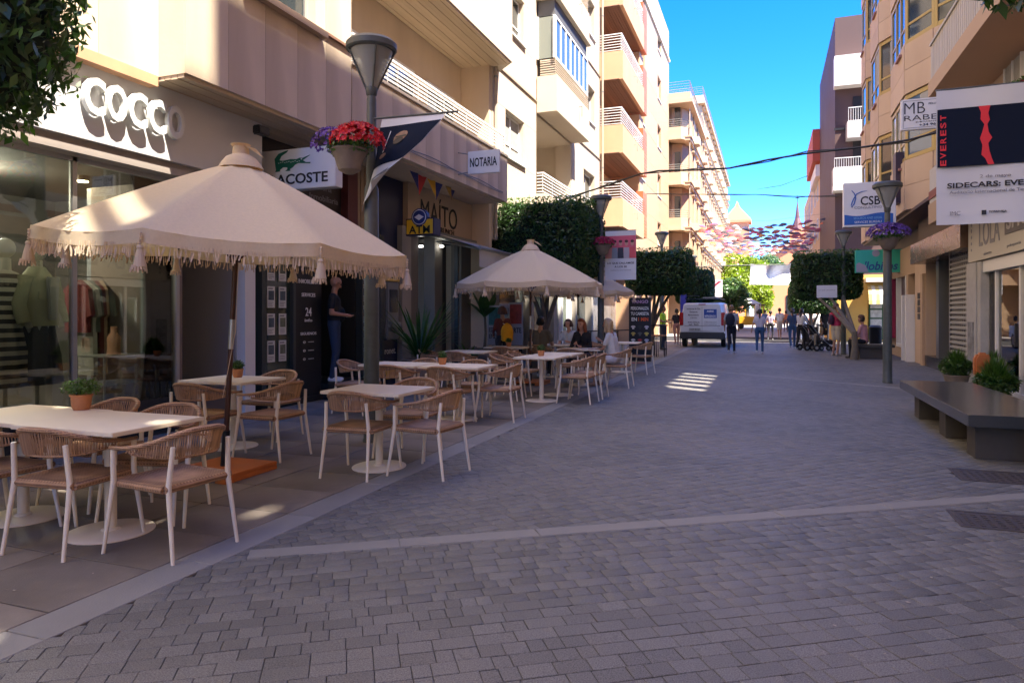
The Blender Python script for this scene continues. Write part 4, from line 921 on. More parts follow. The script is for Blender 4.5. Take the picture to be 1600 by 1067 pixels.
# shutters and dark openings
sh = building('shuttered_shop', 'shop with perforated grey roller shutter under brown marble canopy', (4.3, 20, 0), 'shopfront')
m = MB()
for i in range(24):
    z = .05 + i * .118; m.box(17.0, 19.7, z, z + .05, -4.24, -4.2, 0, T); m.box(17.0, 19.7, z + .05, z + .112, -4.25, -4.232, 0, T)
m.build('roller_shutter', mat('shutter_grey', (.34, .33, .3), .5, var=.15, vs=3), sh, True)
m = MB()
for i in range(24):
    z = .05 + i * .118
    u = 17.1
    while u < 19.6: m.box(u, u + .13, z + .062, z + .1, -4.231, -4.228, 0, T); u += .19
m.build('shutter_slots', dark, sh, True, kind='stuff')
m = MB(); m.box(17.0, 23.4, 0, 4, -4.6, -4.5, 0, T); m.build('dark_opening', dark, sh, True)
m = MB(); m.box(20.9, 21.2, 0, 2.85, -4.45, -4.2, 0, T); m.box(19.7, 19.8, 0, 2.85, -4.45, -4.2, 0, T); m.build('steel_column', mat('steel_column', (.22, .22, .22), .3, metal=.6), sh, True)
m = MB(); m.box(19.8, 22.35, 0, .3, -4.45, -4.15, 0, T); m.build('granite_step', granite, sh, True)
m = MB(); m.box(16.95, 22.4, 2.86, 3.4, -4.5, -3.8, 0, T); m.build('marble_canopy', marble, sh, True)
dr = building('residential_entrance', 'beige stone entrance wall with dark letterboxes beside the children shop', (4.2, 23, 0), 'entrance')
m = MB(); m.box(22.35, 23.9, 0, 3.6, -4.7, -4.18, 0, T); m.build('wall', ochre, dr, True)
m = MB(); m.box(22.4, 22.7, 0, 2.6, -4.2, -4.1, 0, T); m.build('door_frame', peach2, dr, True)
for k in range(4): m = MB(); m.box(22.75, 23.1, 1.3 + .2 * k, 1.47 + .2 * k, -4.178, -4.1, 0, T); m.build('letterbox', mat('box_dark', (.03, .025, .02), .4) if k == 0 else bpy.data.materials['box_dark'], dr, True)
lo = building('children_shop', 'children clothes shop with pale display frames and green sign', (4.2, 26, 0), 'shopfront')
m = MB(); m.box(23.9, 28.7, 2.7, 3.6, -4.9, -4.18, 0, T); m.box(24.9, 25.2, 0, 2.7, -4.6, -4.16, 0, T); m.box(28.2, 28.7, 0, 2.7, -4.9, -4.18, 0, T); m.box(23.9, 28.2, 0, .35, -4.6, -4.2, 0, T)
m.build('wall', peach2, lo, True)
for a in (23.95, 24.6): m = MB(); m.box(a, a + .2, 0, 2.05, -4.2, -3.95, 0, T); m.build('door_leaf', white, lo, True)
m = MB(); m.box(25.2, 25.3, .35, 2.7, -4.3, -4.15, 0, T); m.box(26.9, 27.0, .35, 2.7, -4.3, -4.15, 0, T); m.box(25.3, 26.9, .35, .45, -4.3, -4.15, 0, T); m.build('window_frame', white, lo, True)
m = MB(); m.box(23.9, 28.2, .4, 2.7, -4.5, -4.4, 0, T); m.build('display', mat('display_mix', (.12, .1, .11), .3, var=1.1, vs=2.5), lo, True)
m = MB(); m.box(28.05, 28.15, .6, 3.2, -4.3, -4.1, 0, T); m.build('pink_trim', mat('magenta_trim', (.35, .02, .08), .5), lo, True)
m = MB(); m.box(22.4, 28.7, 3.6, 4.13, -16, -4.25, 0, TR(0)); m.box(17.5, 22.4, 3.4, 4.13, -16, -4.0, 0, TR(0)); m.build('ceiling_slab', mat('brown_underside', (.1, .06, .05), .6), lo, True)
m = MB(); m.box(28.3, 28.7, 0, 3.6, -16, -4.9, 0, TR(0)); m.build('side_wall', peach2, lo, True)
# ================================================================ RIGHT 2: chamfered bays
r2 = building('apartment_building', 'ochre apartment block with stacked chamfered bays and gold window frames', (4.6, 24, 0))
m = MB(); m.box(17.52, 29.6, 4.13, 24.5, -16, -4.45, 0, TR(0)); m.build('wall', ochre, r2, True)
bays = [[(4.6, 18.2), (3.8, 19.3), (3.35, 20.3), (3.35, 22.4), (3.8, 23.2), (4.6, 23.3)],
        [(4.6, 23.35), (3.8, 23.9), (3.35, 24.8), (3.35, 26.6), (3.8, 27.3), (4.6, 27.4)],
        [(4.6, 27.45), (3.8, 27.8), (3.4, 28.4), (3.4, 29.5), (4.6, 29.6)]]
def inset(p, d):
    return [(x + (d if x < 4.5 else 0), y) for x, y in p]
railc = mat('brown_rail', (.3, .13, .09), .5)
for f in range(6):
    z = 4.135 + 2.98 * f
    for bi, bay in enumerate(bays):
        segs = list(zip(bay, bay[1:]))
        m = MB(); m.prism(inset(bay, .05), z, z + .9); m.prism(bay, z + .0, z + .25) if False else None
        m.build('bay_core', ochre, r2, True)
        for (a, b) in segs:                                     # stone panels on each facet, two courses
            a = Vector(a); b = Vector(b); d = b - a; Ln = d.length
            if Ln < .3: continue
            q = math.atan2(d.y, d.x); Mx = Matrix.Translation((a.x, a.y, 0)) @ Matrix.Rotation(q, 4, 'Z')
            for v0, v1 in ((z + .005, z + .62), (z + .63, z + 1.28)):
                m = MB(); m.box(.01, Ln - .01, -.03, .05, v0, v1, 0, Mx); m.build('panel', ochre, r2, True)
            if f < 5:
                m = MB(); n = max(1, round(Ln / .8))
                for i in range(n + 1): u = (Ln - .09) * i / n; m.box(u, u + .09, -.06, .02, z + 1.3, z + 2.95, 0, Mx)
                m.box(.09, Ln - .09, -.05, .015, z + 1.3, z + 1.4, 0, Mx); m.box(.09, Ln - .09, -.05, .015, z + 2.85, z + 2.95, 0, Mx); m.box(.09, Ln - .09, -.05, .01, z + 1.75, z + 1.81, 0, Mx)
                wd = m.build('window', goldfr, r2, True)
                MB().box(.05, Ln - .05, -.025, -.01, z + 1.38, z + 2.87, 0, Mx).build('pane', pane_b if (bi + f) % 3 == 0 else pane, wd, True)
                if (bi + f) % 2 == 0: MB().box(.1, Ln * .5, -.0085, -.004, z + 1.82, z + 2.84, 0, Mx).build('curtain', curtain, wd, True)
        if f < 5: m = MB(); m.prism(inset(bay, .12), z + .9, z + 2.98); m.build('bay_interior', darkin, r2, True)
        m = MB(); p = bay[2]; m.box(p[0] - .12, p[0] + .02, p[1] + .3, p[1] + .9, z + 1.1, z + 1.16); m.build('brown_bracket', railc, r2, True)
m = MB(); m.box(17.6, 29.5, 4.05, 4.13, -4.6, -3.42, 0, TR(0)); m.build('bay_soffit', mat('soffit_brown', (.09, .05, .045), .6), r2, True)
bp = thing('sign_panel', 'dark maroon vertical panel fixed to the ochre bay above the consulting sign', 'sign', (3.2, 20.9, 4.3)); MB().box(-.02, .22, -.15, .3, .1, 1.45).build('board', mat('maroon_dark', (.04, .015, .02), .5), bp)
# ================================================================ RIGHT 3/4
r3 = building('apartment_building', 'brown brick corner block with white balconies beyond the side street', (6, 46, 0))
m = MB(); m.box(40.5, 52, 3.5, 17.2, -16, -3.35, 0, TR(0)); m.build('wall', mat('brown_wall', (.09, .05, .045), .7, var=.1, vs=1), r3, True)
qa, qb = onY(1304, 88, 39.8), onY(1342, 131, 39.8); m = MB(); m.box(qa.x, 6.5, qb.z, qa.z, -.68, 0, 0, TC(39.8)); m.build('white_face', white, r3, True)
for k, (pa, pb, pt, pu, rt) in enumerate(((1302, 1336, 263, 286, 247), (1324, 1345, 190, 214, 168))):
    qa, qb = onY(pa, pt, 39.6), onY(pb, pu, 39.6); m = MB(); m.box(qa.x, 6.5, qb.z, qa.z, -.88, 0, 0, TC(39.6)); m.build('balcony', mat('balcony_white', (.5, .48, .47), .6) if k == 0 else bpy.data.materials['balcony_white'], r3, True)
    rail(r3, TC(39.6), qa.x + .05, 6.4, qa.z + .01, onY(pa, rt, 39.6).z, -.05, 4, .5, whitem, vert=True)
    m = MB(); m.box(4.2, 5.6, qa.z - .3, qa.z + 1.5, .0, .02, 0, TC(40.49)); m.build('balcony_door', dark, r3, True)
for z in (8.2, 11.2, 14.2): m = MB(); m.box(3.3, 7, z, z + .12, 0, .05, 0, TC(40.49)); m.build('floor_line', dark, r3, True)
qa, qb = onY(1302, 286, 39.6), onY(1330, 297, 39.6); m = MB(); m.box(qa.x, 6.6, qb.z, qa.z - .01, -.88, .1, 0, TC(39.6)); m.build('white_band', white, r3, True)
m = MB(); m.box(3.35, 4.9, 0, 3.5, 0, -12, 0, TC(40.5)); m.box(4.9, 16, 2.9, 3.5, 0, -12, 0, TC(40.5)); m.box(4.9, 16, 0, 2.9, -.5, -12, 0, TC(40.5)); m.build('ground_wall', mat('yellow_render', (.6, .36, .08), .7), r3, True)
m = MB()
for i in range(3): m.box(5.0 + .8 * i, 5.7 + .8 * i, .1, 2.2, -.45, -.38, 0, TC(40.5))
m.build('green_door_frame', mat('green_paint', (.01, .07, .03), .4), r3, True)
m = MB()
for i in range(3): 
    for j in range(4): m.box(5.08 + .8 * i, 5.62 + .8 * i, .3 + .48 * j, .7 + .48 * j, -.38, -.37, 0, TC(40.5))
m.build('door_cards', mat('door_cards', (.4, .42, .42), .4, var=.5, vs=6), r3, True)
saw = thing('awning', 'yellow and white striped awning over the corner shop', 'awning', (5.5, 40, 2.9)); m = MB(); n = 16
for i in range(n):
    a = 4.85 + .17 * i
    for j in range(4):
        t0, t1 = j / 4, (j + 1) / 4; f1 = lambda t: (-.0 - .9 * math.sin(t * math.pi / 2), 2.95 - .8 * (1 - math.cos(t * math.pi / 2)))
        (w0_, q0), (w1_, q1) = f1(t0), f1(t1); m.quad((a, 40.5 + w0_, q0), (a + .17, 40.5 + w0_, q0), (a + .17, 40.5 + w1_, q1), (a, 40.5 + w1_, q1), i % 2)
    m.quad((a, 39.6, 2.15), (a + .17, 39.6, 2.15), (a + .17, 39.6, 1.95), (a, 39.6, 1.95), i % 2)
m.build('fabric', [mat('awn_yellow', (.55, .42, .15), .8), mat('awn_white', (.6, .58, .5), .8)], saw, True)
m = MB(); m.box(4.75, 8, 3.1, 3.3, 0, .8, 0, TC(40.5)); m.build('white_canopy', white, r3, True)
r4 = building('apartment_building', 'far narrow block with red tiled top on the right side', (5, 60, 0))
m = MB(); m.box(52.05, 75, 0, 12.0, -16, -3.4, 0, TR(0)); m.build('wall', ochre, r4, True)
m = MB(); m.box(52.05, 60, 12.0, 14.2, -10, -2.9, 0, TR(0)); m.build('red_top', mat('red_tile', (.5, .1, .05), .7, var=.15, vs=2), r4, True)
m = MB(); m.box(52.3, 59, 11.0, 11.8, -3.4, -3.1, 0, TR(0)); m.build('white_balcony', white, r4, True)
for k in range(3):
    for u in (54, 57, 61, 65, 69): win(r4, TR(3.4), u, u + 1.2, 4 + 2.8 * k, 5.5 + 2.8 * k, whitem, pane, 2, w_=.02)
# ================================================================ street end
chu = building('church', 'pink brick gabled church closing the far end of the street', (3, 118, 0), 'church')
pk = mat('pink_brick', (.72, .28, .13), .8, var=.06, vs=.5); gabx = onY(1242, 390, 115)
m = MB(); m.prism([(gabx.x - 4.9, 0), (gabx.x + 4.9, 0), (gabx.x + 4.9, 9.6), (gabx.x, 12.4), (gabx.x - 4.9, 9.6)], 0, -25, 0, TC(115)); m.build('wall', pk, chu, True)
m = MB(); 
for sx in (-1, 1): m.add([(gabx.x + sx * 5.3, 114.5, 9.35), (gabx.x, 114.5, 12.5), (gabx.x, 114.5, 13.0), (gabx.x + sx * 5.3, 114.5, 9.85), (gabx.x + sx * 5.3, 116, 9.35), (gabx.x, 116, 12.5), (gabx.x, 116, 13.0), (gabx.x + sx * 5.3, 116, 9.85)], [(0, 1, 2, 3), (7, 6, 5, 4), (3, 2, 6, 7), (4, 5, 1, 0)] if sx < 0 else [(3, 2, 1, 0), (4, 5, 6, 7), (7, 6, 2, 3), (0, 1, 5, 4)])
m.build('gable_cornice', mat('cornice_pink', (.6, .36, .25), .7), chu, True)
m = MB(); m.prism([(gabx.x - 1.1 + 1.1 * (1 + math.cos(q * .3927)), 8.4 + 1.3 * math.sin(q * .3927)) for q in range(16)], 0, .1, 0, TC(114.99)); m.build('round_window', pane, chu, True)
m = MB(); m.box(gabx.x - 1.3, gabx.x + 1.3, 0, 4.2, 0, .1, 0, TC(115)); m.build('church_door', dark, chu, True)
tw = at(1152, 350, 150)
bt = thing('bell_tower', 'square tower with orange pyramid roof above the far left trees', 'tower', (tw.x, tw.y, 0))
MB().box(-2.4, 2.4, -2.4, 2.4, 0, tw.z).build('tower_wall', pk, bt); a = MB(); a.box(-2.9, 2.9, -2.9, 2.9, tw.z, tw.z + .5); a.build('ledge', pk, bt)
a = MB(); a.add([(-2.9, -2.9, tw.z + .5), (2.9, -2.9, tw.z + .5), (2.9, 2.9, tw.z + .5), (-2.9, 2.9, tw.z + .5), (-.5, -.5, tw.z + 3.6), (.5, -.5, tw.z + 3.6), (.5, .5, tw.z + 3.6), (-.5, .5, tw.z + 3.6), (0, 0, tw.z + 5)], [(0, 1, 5, 4), (1, 2, 6, 5), (2, 3, 7, 6), (3, 0, 4, 7), (4, 5, 8), (5, 6, 8), (6, 7, 8), (7, 4, 8)]); a.build('pyramid_roof', mat('roof_orange', (.62, .25, .08), .7), bt)
tw = at(1246, 352, 150); bt = thing('church_spire', 'thin dark pointed spire with a cross above the church roof', 'tower', (tw.x, tw.y, 0))
a = MB(); a.box(-1.6, 1.6, -1.6, 1.6, 0, tw.z - 1); a.build('tower_wall', pk, bt); a = MB(); a.lathe([(1.3, tw.z - 1), (.5, tw.z + 1.5), (.08, tw.z + 5)], 8); a.build('spire', mat('spire_brown', (.12, .05, .05), .6), bt)
a = MB(); a.box(-.06, .06, -.06, .06, tw.z + 5, tw.z + 6.4); a.box(-.4, .4, -.06, .06, tw.z + 5.8, tw.z + 5.95); a.build('cross', dark, bt)
# opposite side behind the camera: closes the street, mirrored in the shop glass
rb = building('apartment_building', 'tall cream block across the street behind the viewpoint', (5, -22, 0))
m = MB(); m.box(-60, -13.9, 0, 21, -16, -4.4, 0, TR(0)); m.build('wall', creamw, rb, True)
for u in (-20, -26, -32): win(rb, TR(4.4), u, u + 2, 5, 6.6, whitem, pane, 2, w_=.03)
lb = building('apartment_building', 'cream block on the left behind the viewpoint', (-7, -22, 0))
m = MB(); m.box(-60, -8.2, 0, 20, -16, -6.9, 0, TL(0) @ Matrix.Diagonal((1, 1, 1, 1))); m.build('wall', creamw, lb, True)
# ---------------------------------------------------------------- tables and chairs
def make_table(label):
    t = thing('cafe_table', label, 'table', group='cream café tables on the terrace')
    MB().box(-.45, .45, -.36, .36, .722, .75).build('tabletop', topm, t, bevel=.004)
    MB().tube([(0, 0, .03), (0, 0, .7)], .038, 18).build('pedestal', legm, t, smooth=2)
    MB().lathe([(.27, 0), (.272, .008), (.265, .014), (.06, .02), (.045, .035)], 40).build('base_disc', legm, t, smooth=2)
    MB().box(-.12, .12, -.12, .12, .7, .721).build('top_plate', legm, t, bevel=.004)
    return t
TBL = make_table('cream table nearest the camera, at the left edge of the photo')
def table(x, y, label, rz=0, sx=1, first=[True]):
    if first[0]: o = TBL; first[0] = False; o.location = (x, y, 0); o.rotation_euler = (0, 0, rz); o['label'] = label; KIDS.pop(o.name, None)
    else: o = dup(TBL, (x, y, 0), rz, label)
    if sx != 1:
        o.scale = (sx, 1, 1)
    return o
def arm_curve(n=40):
    # U shaped rail seen from above: front-left arm end -> back -> front-right arm end
    P = []
    for i in range(n + 1):
        a = math.pi * i / n; c = math.cos(a); s = math.sin(a)
        x = -.285 * (abs(c) ** .75) * (1 if c > 0 else -1); y = .2 - .49 * (s ** .7)
        z = .655 + .115 * (s ** 1.6)
        P.append(Vector((x, y, z)))
    return P
def make_chair(label):
    t = thing('rope_chair', label, 'chair', group='tan rope armchairs with cream legs')
    for sx in (-1, 1):
        MB().tube([(sx * .272, .19, .655), (sx * .262, .2, .44), (sx * .285, .265, 0)], [.016, .0175, .0115], 10).build('leg', legm, t, smooth=2)
        MB().tube([(sx * .2, -.255, .68), (sx * .215, -.235, .44), (sx * .235, -.3, 0)], [.015, .0175, .0115], 10).build('leg', legm, t, smooth=2)
    m = MB(); n = 10; W2, D0, D1 = .235, -.225, .235
    top = []
    for i in range(n + 1):
        for j in range(n + 1):
            u, v = i / n, j / n; sag = .018 * math.sin(math.pi * u) * math.sin(math.pi * v)
            top.append(((u - .5) * 2 * (W2 - .012 * (1 - v)), D0 + (D1 - D0) * v, .452 - sag))
    m.add(top, [(i * (n + 1) + j, (i + 1) * (n + 1) + j, (i + 1) * (n + 1) + j + 1, i * (n + 1) + j + 1) for i in range(n) for j in range(n)])
    m.box(-W2, W2, D0, D1, .405, .43); 
    for a, b in (((-W2, D0), (W2, D0)), ((W2, D0), (W2, D1)), ((W2, D1), (-W2, D1)), ((-W2, D1), (-W2, D0))): m.tube([(a[0], a[1], .43), (b[0], b[1], .43)], .024, 10)
    m.build('seat', rope, t, smooth=2)
    for sx in (-1, 1):
        for y in (-.2, .2): pass
    A = arm_curve(); MB().tube(A, [.012 + .006 * math.sin(math.pi * i / 40) for i in range(41)], 8).build('top_rail', ropet, t, smooth=True)
    lo_ = []
    for i, p in enumerate(A):
        a = math.pi * i / 40; s = math.sin(a); k = s ** 1.1
        lo_.append(Vector((p.x * (1 - .1 * k), p.y + .035 * k, p.z - .165 * k)))
    MB().tube(lo_[3:-3], .009, 6).build('lower_rail', ropet, t, smooth=True)
    m = MB(); N = 62
    for i in range(N):
        q = 2.5 + 35 * i / (N - 1); j = int(q); f = q - j
        p0 = A[j].lerp(A[j + 1], f); p1 = lo_[j].lerp(lo_[j + 1], f)
        for off in (-.004, .006):
            w_ = Vector((0, off, 0)); q1 = p1 + Vector((.012 * (1 if off > 0 else -1), 0, 0)); m.tube([p0 + w_, (p0 + q1) / 2 + w_ * 1.4, q1 + w_], .0042, 4, cap=False)
    m.build('woven_cords', cord, t, kind='stuff')
    return t
CH = make_chair('x')
def chair(x, y, deg, label, first=[True]):
    if first[0]: first[0] = False; CH.location = (x, y, 0); CH.rotation_euler = (0, 0, R(deg)); CH['label'] = label; return CH
    return dup(CH, (x, y, 0), R(deg), label)
chair(-3.53, 3.36, 84, 'rope armchair at the street end of the nearest table, closest to the kerb')
chair(-4.17, 3.19, 5, 'rope armchair with its back to the camera in front of the nearest potted table')
chair(-4.88, 3.15, -3, 'rope armchair cut by the left edge of the photo in front of the nearest table')
chair(-4.95, 3.95, 178, 'rope armchair behind the nearest table, right of its potted plant')
chair(-4.2, 3.85, 195, 'rope armchair behind the nearest table, beside the leaning parasol pole')
table(-5.05, 3.46, 'cream table cut by the left edge of the photo, pushed against the nearest potted table'); table(-4.155, 3.43, 'nearest cream table with a potted herb, in front of the boutique')
table(-5.55, 6.1, 'cream table with small pot just behind the leaning parasol pole', 0, .95)
chair(-4.8, 5.84, 88, 'rope armchair on the street side of the table behind the parasol pole')
chair(-5.45, 5.6, 2, 'rope armchair in front of the table behind the parasol pole, back to the boutique glass')
chair(-5.55, 6.72, 182, 'rope armchair behind the table by the agency pillar')
table(-3.5, 5.78, 'cream square table without a pot near the kerb, in front of the agency door', 0, .93)
chair(-3.53, 5.5, 3, 'rope armchair with its back to the camera at the table before the agency door')
chair(-2.94, 5.73, 84, 'rope armchair overhanging the kerb beside the table before the agency door')
chair(-3.5, 6.38, 183, 'rope armchair on the far side of the table before the agency door')
table(-5.0, 8.78, 'left half of the long cream table in front of the cash machine'); table(-4.05, 8.78, 'right half of the long cream table with a pot, before the cash machine')
chair(-4.85, 8.42, 3, 'rope armchair before the long table, left one of the pair with backs to the camera')
chair(-4.02, 8.4, -2, 'rope armchair before the long table, right one of the pair with backs to the camera')
chair(-3.5, 8.95, 90, 'rope armchair at the street end of the long table before the cash machine')
chair(-4.95, 9.3, 178, 'rope armchair behind the long table, left one of the pair')
chair(-4.1, 9.28, 184, 'rope armchair behind the long table, right one of the pair')
chair(-5.72, 8.85, -90, 'rope armchair at the wall end of the long table by the cash machine')
table(-5.4, 12.2, 'cream table next to the stone urns of the brunch bar'); chair(-5.4, 11.75, 0, 'rope armchair in front of the table next to the stone urns'); chair(-4.75, 12.3, 92, 'rope armchair right of the table next to the stone urns')
chair(-6.1, 12.1, -90, 'rope armchair left of the table next to the stone urns')
table(-3.58, 11.1, 'cream table with small pot under the middle parasol, nearer half', R(90), .95); table(-3.55, 12.0, 'cream table under the middle parasol, farther half', R(90), .95)
chair(-2.97, 11.15, 86, 'rope armchair on the kerb side of the pot table under the middle parasol, nearer one')
chair(-2.95, 11.85, 90, 'rope armchair on the kerb side of the pot table under the middle parasol, farther one')
chair(-4.22, 11.15, -86, 'rope armchair on the wall side under the middle parasol, nearer one')
chair(-4.2, 11.95, -92, 'rope armchair on the wall side under the middle parasol, farther one')
table(-3.6, 13.9, 'cream table where the two women sit facing each other'); chair(-2.85, 13.75, 88, 'rope armchair carrying the blonde woman in the white top')
chair(-3.75, 14.65, 180, 'rope armchair carrying the woman with long red hair'); chair(-3.7, 13.35, 2, 'empty rope armchair with back to the camera at the table of the two women')
table(-4.75, 15.4, 'cream table between the person in grey and the curly-haired woman'); chair(-4.85, 14.85, 0, 'rope armchair carrying the person in the grey shirt'); chair(-4.45, 16.0, 185, 'rope armchair carrying the curly-haired woman')
table(-5.3, 14.1, 'cream table in front of the walking woman with the yellow bag'); chair(-5.2, 13.6, 0, 'dark seen rope armchair in front of the table by the walking woman')
table(-3.45, 17.3, 'farthest cream table, left of the black sandwich board'); chair(-2.95, 17.0, 75, 'rope armchair next to the black sandwich board'); chair(-4.05, 17.3, -90, 'rope armchair left of the farthest cream table')
# ---------------------------------------------------------------- potted herbs
def leaves(m, c, rad, n, size, rngs, shell=.35, up=.2, box=False, droop=0):
    """n small leaf faces spread through an ellipsoid (or box) volume"""
    c = np.array(c); rad = np.array(rad)
    if box:
        P = rngs.uniform(-1, 1, (n, 3)); ax = rngs.integers(0, 3, n); k = rngs.random(n) < .72
        sg = np.where(rngs.random(n) < .5, -1, 1); 
        P[np.arange(n)[k], ax[k]] = sg[k] * rngs.uniform(.86, 1.03, k.sum())
        e = np.abs(P) ** 5; P = P / np.maximum(1, (e.sum(1) ** .2))[:, None]
    else:
        P = rngs.normal(size=(n, 3)); P /= np.linalg.norm(P, axis=1)[:, None]; P *= (rngs.uniform(shell, 1, n) ** .6)[:, None]
    P = P * rad + c
    N = rngs.normal(size=(n, 3)) + (P - c) / rad * .9 + np.array([0, 0, up]); N /= np.linalg.norm(N, axis=1)[:, None]
    A = rngs.normal(size=(n, 3)); A -= (A * N).sum(1)[:, None] * N; A /= np.linalg.norm(A, axis=1)[:, None]; A[:, 2] -= droop; B = np.cross(N, A)
    s = (size * rngs.uniform(.6, 1.3, n))[:, None]
    V = np.stack([P - A * s, P - B * s * .42 + N * s * .08, P + A * s * 1.1, P + B * s * .42 + N * s * .08], 1).reshape(-1, 3)
    return V
def leafobj(name, V, m, parent, W=False, kind='stuff'):
    me = npmesh(name, V, np.arange(len(V)).reshape(-1, 4), m); o = bpy.data.objects.new(name, me); COL.objects.link(o); adopt(o, parent, W); o['kind'] = kind; return o
def pot(label, x, y, s=1.0, seed=0, bushy=1):
    t = thing('potted_plant', label, 'potted plant', (x, y, .7505), random.uniform(0, 3), group='terracotta pots on the café tables')
    MB().lathe([(.045 * s, 0), (.055 * s, .02 * s), (.062 * s, .085 * s), (.068 * s, .09 * s), (.068 * s, .1 * s), (.058 * s, .1 * s)], 18).build('pot', terra, t, smooth=2)
    MB().lathe([(.056 * s, .085 * s), (.055 * s, .092 * s)], 14).build('soil', soil, t)
    r = np.random.default_rng(seed + 3)
    leafobj('foliage', leaves(MB(), (0, 0, .145 * s), (.115 * s * bushy, .1 * s * bushy, .06 * s), 620, .013 * s, r, .1, .6), leafm_, t)
    m = MB()
    for i in range(14): a = r.uniform(0, 6.28); q = r.uniform(.02, .09) * s; m.tube([(0, 0, .09 * s), (q * math.cos(a), q * math.sin(a), r.uniform(.13, .19) * s)], .0018, 3)
    m.build('stems', leafd, t, kind='stuff')
pot('terracotta pot of loose green herbs on the nearest table', *at(127, 640, .72 * F / 150).xy, 1.15, 1, 1.05)
pot('small terracotta pot behind the leaning parasol pole', -5.62, 6.25, .95, 2, .75)
pot('small terracotta pot on the long table before the cash machine', -4.33, 8.85, .95, 3, .75)
pot('small terracotta pot on the table under the middle parasol', -3.62, 11.2, .95, 4, .75)
pot('small terracotta pot on the shaded table near the bar windows', -5.3, 14.1, .95, 5, .75)
# ---------------------------------------------------------------- parasols
def parasol(label, x, y, tx, ph, seed, detail=1, Rr=1.55):
    t = thing('parasol', label, 'parasol', (x, y, 0), 0, group='fringed canvas parasols')
    r = random.Random(seed); ax = Vector((-tx, 0, 1)).normalized(); ez, az = 2.1, 2.86
    u = Vector((1, 0, tx)).normalized(); v = Vector((0, 1, 0))
    def P(rad, a, h): return ax * h + (u * math.cos(a) + v * math.sin(a)) * rad
    m = MB(); nr, na = 9, 8
    def rad_at(a, k):       # polygon radius at angle a
        d = ((a - ph) % (math.pi / 4)) - math.pi / 8; c = math.cos(math.pi / 8) / math.cos(d); return k * (c + (0 if k > 1.2 else 0))
    NA = 64
    for i in range(nr):
        k0, k1 = .06 + .94 * i / nr, .06 + .94 * (i + 1) / nr
        for j in range(NA):
            a0, a1 = ph + 2 * math.pi * j / NA, ph + 2 * math.pi * (j + 1) / NA
            def S(a, k):
                d = abs((((a - ph) % (math.pi / 4)) - math.pi / 8) / (math.pi / 8)); sag = .05 * (1 - d ** 2) * k
                return P(rad_at(a, Rr * k), a, az + (ez - az) * (k ** 1.12) - sag * .8)
            m.quad(S(a0, k0), S(a0, k1), S(a1, k1), S(a1, k0))
    m.build('canopy', canvas_m, t, smooth=2, weld=True)
    m = MB(); NV = 96
    for j in range(NV):
        a0, a1 = ph + 2 * math.pi * j / NV, ph + 2 * math.pi * (j + 1) / NV
        def E(a, dz, k=1): 
            d = abs((((a - ph) % (math.pi / 4)) - math.pi / 8) / (math.pi / 8)); return P(rad_at(a, Rr) * k + .012 * math.sin(a * 37 + seed), a, ez - .04 * (1 - d * d) - dz)
        m.quad(E(a0, 0), E(a0, .1, 1.008), E(a1, .1, 1.008), E(a1, 0))
    m.build('valance', canvas_m, t, smooth=True, weld=True)
    m = MB(); ns = int(420 * detail)
    for j in range(ns):
        a = ph + 2 * math.pi * (j + r.uniform(-.3, .3)) / ns; p = P(rad_at(a, Rr) + .012, a, ez - .105); L_ = r.uniform(.07, .12); b = r.uniform(-.02, .02)
        dn = -ax * L_; side = (u * -math.sin(a) + v * math.cos(a)); q1 = p + dn * .35 + side * b * .3; q2 = p + dn + side * b + (u * math.cos(a) + v * math.sin(a)) * r.uniform(-.012, .02)
        m.tube([p, q1, q1 + dn * .12, q2], [.0035, .003, .006, .0075], 4 if detail > .7 else 3)
    m.build('fringe', fringem, t, kind='stuff')
    for j in range(8):
        a = ph + j * math.pi / 4; c = P(Rr + .02, a, ez - .02); m = MB()
        for b in range(4): m.ball(c - ax * (.02 + .022 * b), .0115, 6)
        m.lathe([(.014, -.0), (.026, -.02), (.02, -.035), (.036, -.1), (.05, -.175), (.044, -.18)], 12, T=Matrix.Translation(c - ax * .1) @ Matrix.Diagonal((.9, .9, .85, 1)))
        for q in range(16): m.tube([c - ax * .24 + (u * math.cos(q * .39) + v * math.sin(q * .39)) * .043, c - ax * (.27 + .01 * (q % 3)) + (u * math.cos(q * .39) + v * math.sin(q * .39)) * .052], .007, 4)
        o = m.build('tassel', fringem, t)
        m = MB(); m.tube([P(.05, a, az - .06), P(Rr * .5, a, (az * .5 + ez * .5) - .045), P(Rr - .03, a, ez - .03)], .011, 4); m.build('rib', woodpole, t)
        m = MB(); m.tube([P(.04, a, 1.98), P(Rr * .48, a, (az * .52 + ez * .48) - .05)], .009, 4); m.build('strut', woodpole, t)
    MB().tube([ax * .06, ax * 2.88], .024, 12).build('pole', woodpole, t, smooth=2)
    MB().tube([ax * 1.15, ax * 1.42], .027, 12).build('pole_sleeve', alum, t, smooth=2)
    MB().lathe([(.05, 0), (.05, .07), (.03, .09)], 12, T=Matrix.Translation(ax * 1.94)).build('slide_collar', woodpole, t)
    m = MB(); m.lathe([(.2, -.07), (.17, -.02), (.13, .03), (.075, .06), (.07, .13), (.09, .15)], 12, T=Matrix.Translation(ax * az)); m.add([ax * (az + .13) + Vector(q) for q in ((-.1, 0, 0), (.02, -.05, .02), (.16, 0, -.03), (.24, .02, -.12), (-.02, .06, .03))], [(0, 1, 2, 4), (2, 3, 4)])
    m.build('top_cap', canvas_m, t, smooth=2)
    MB().tube([ax * 2.4 + Vector((.03, 0, 0)), Vector((.06, -.02, 1.3)) - Vector((tx * 1.3, 0, 0)), Vector((.02, -.04, .7))], .004, 4).build('cord', fringem, t)
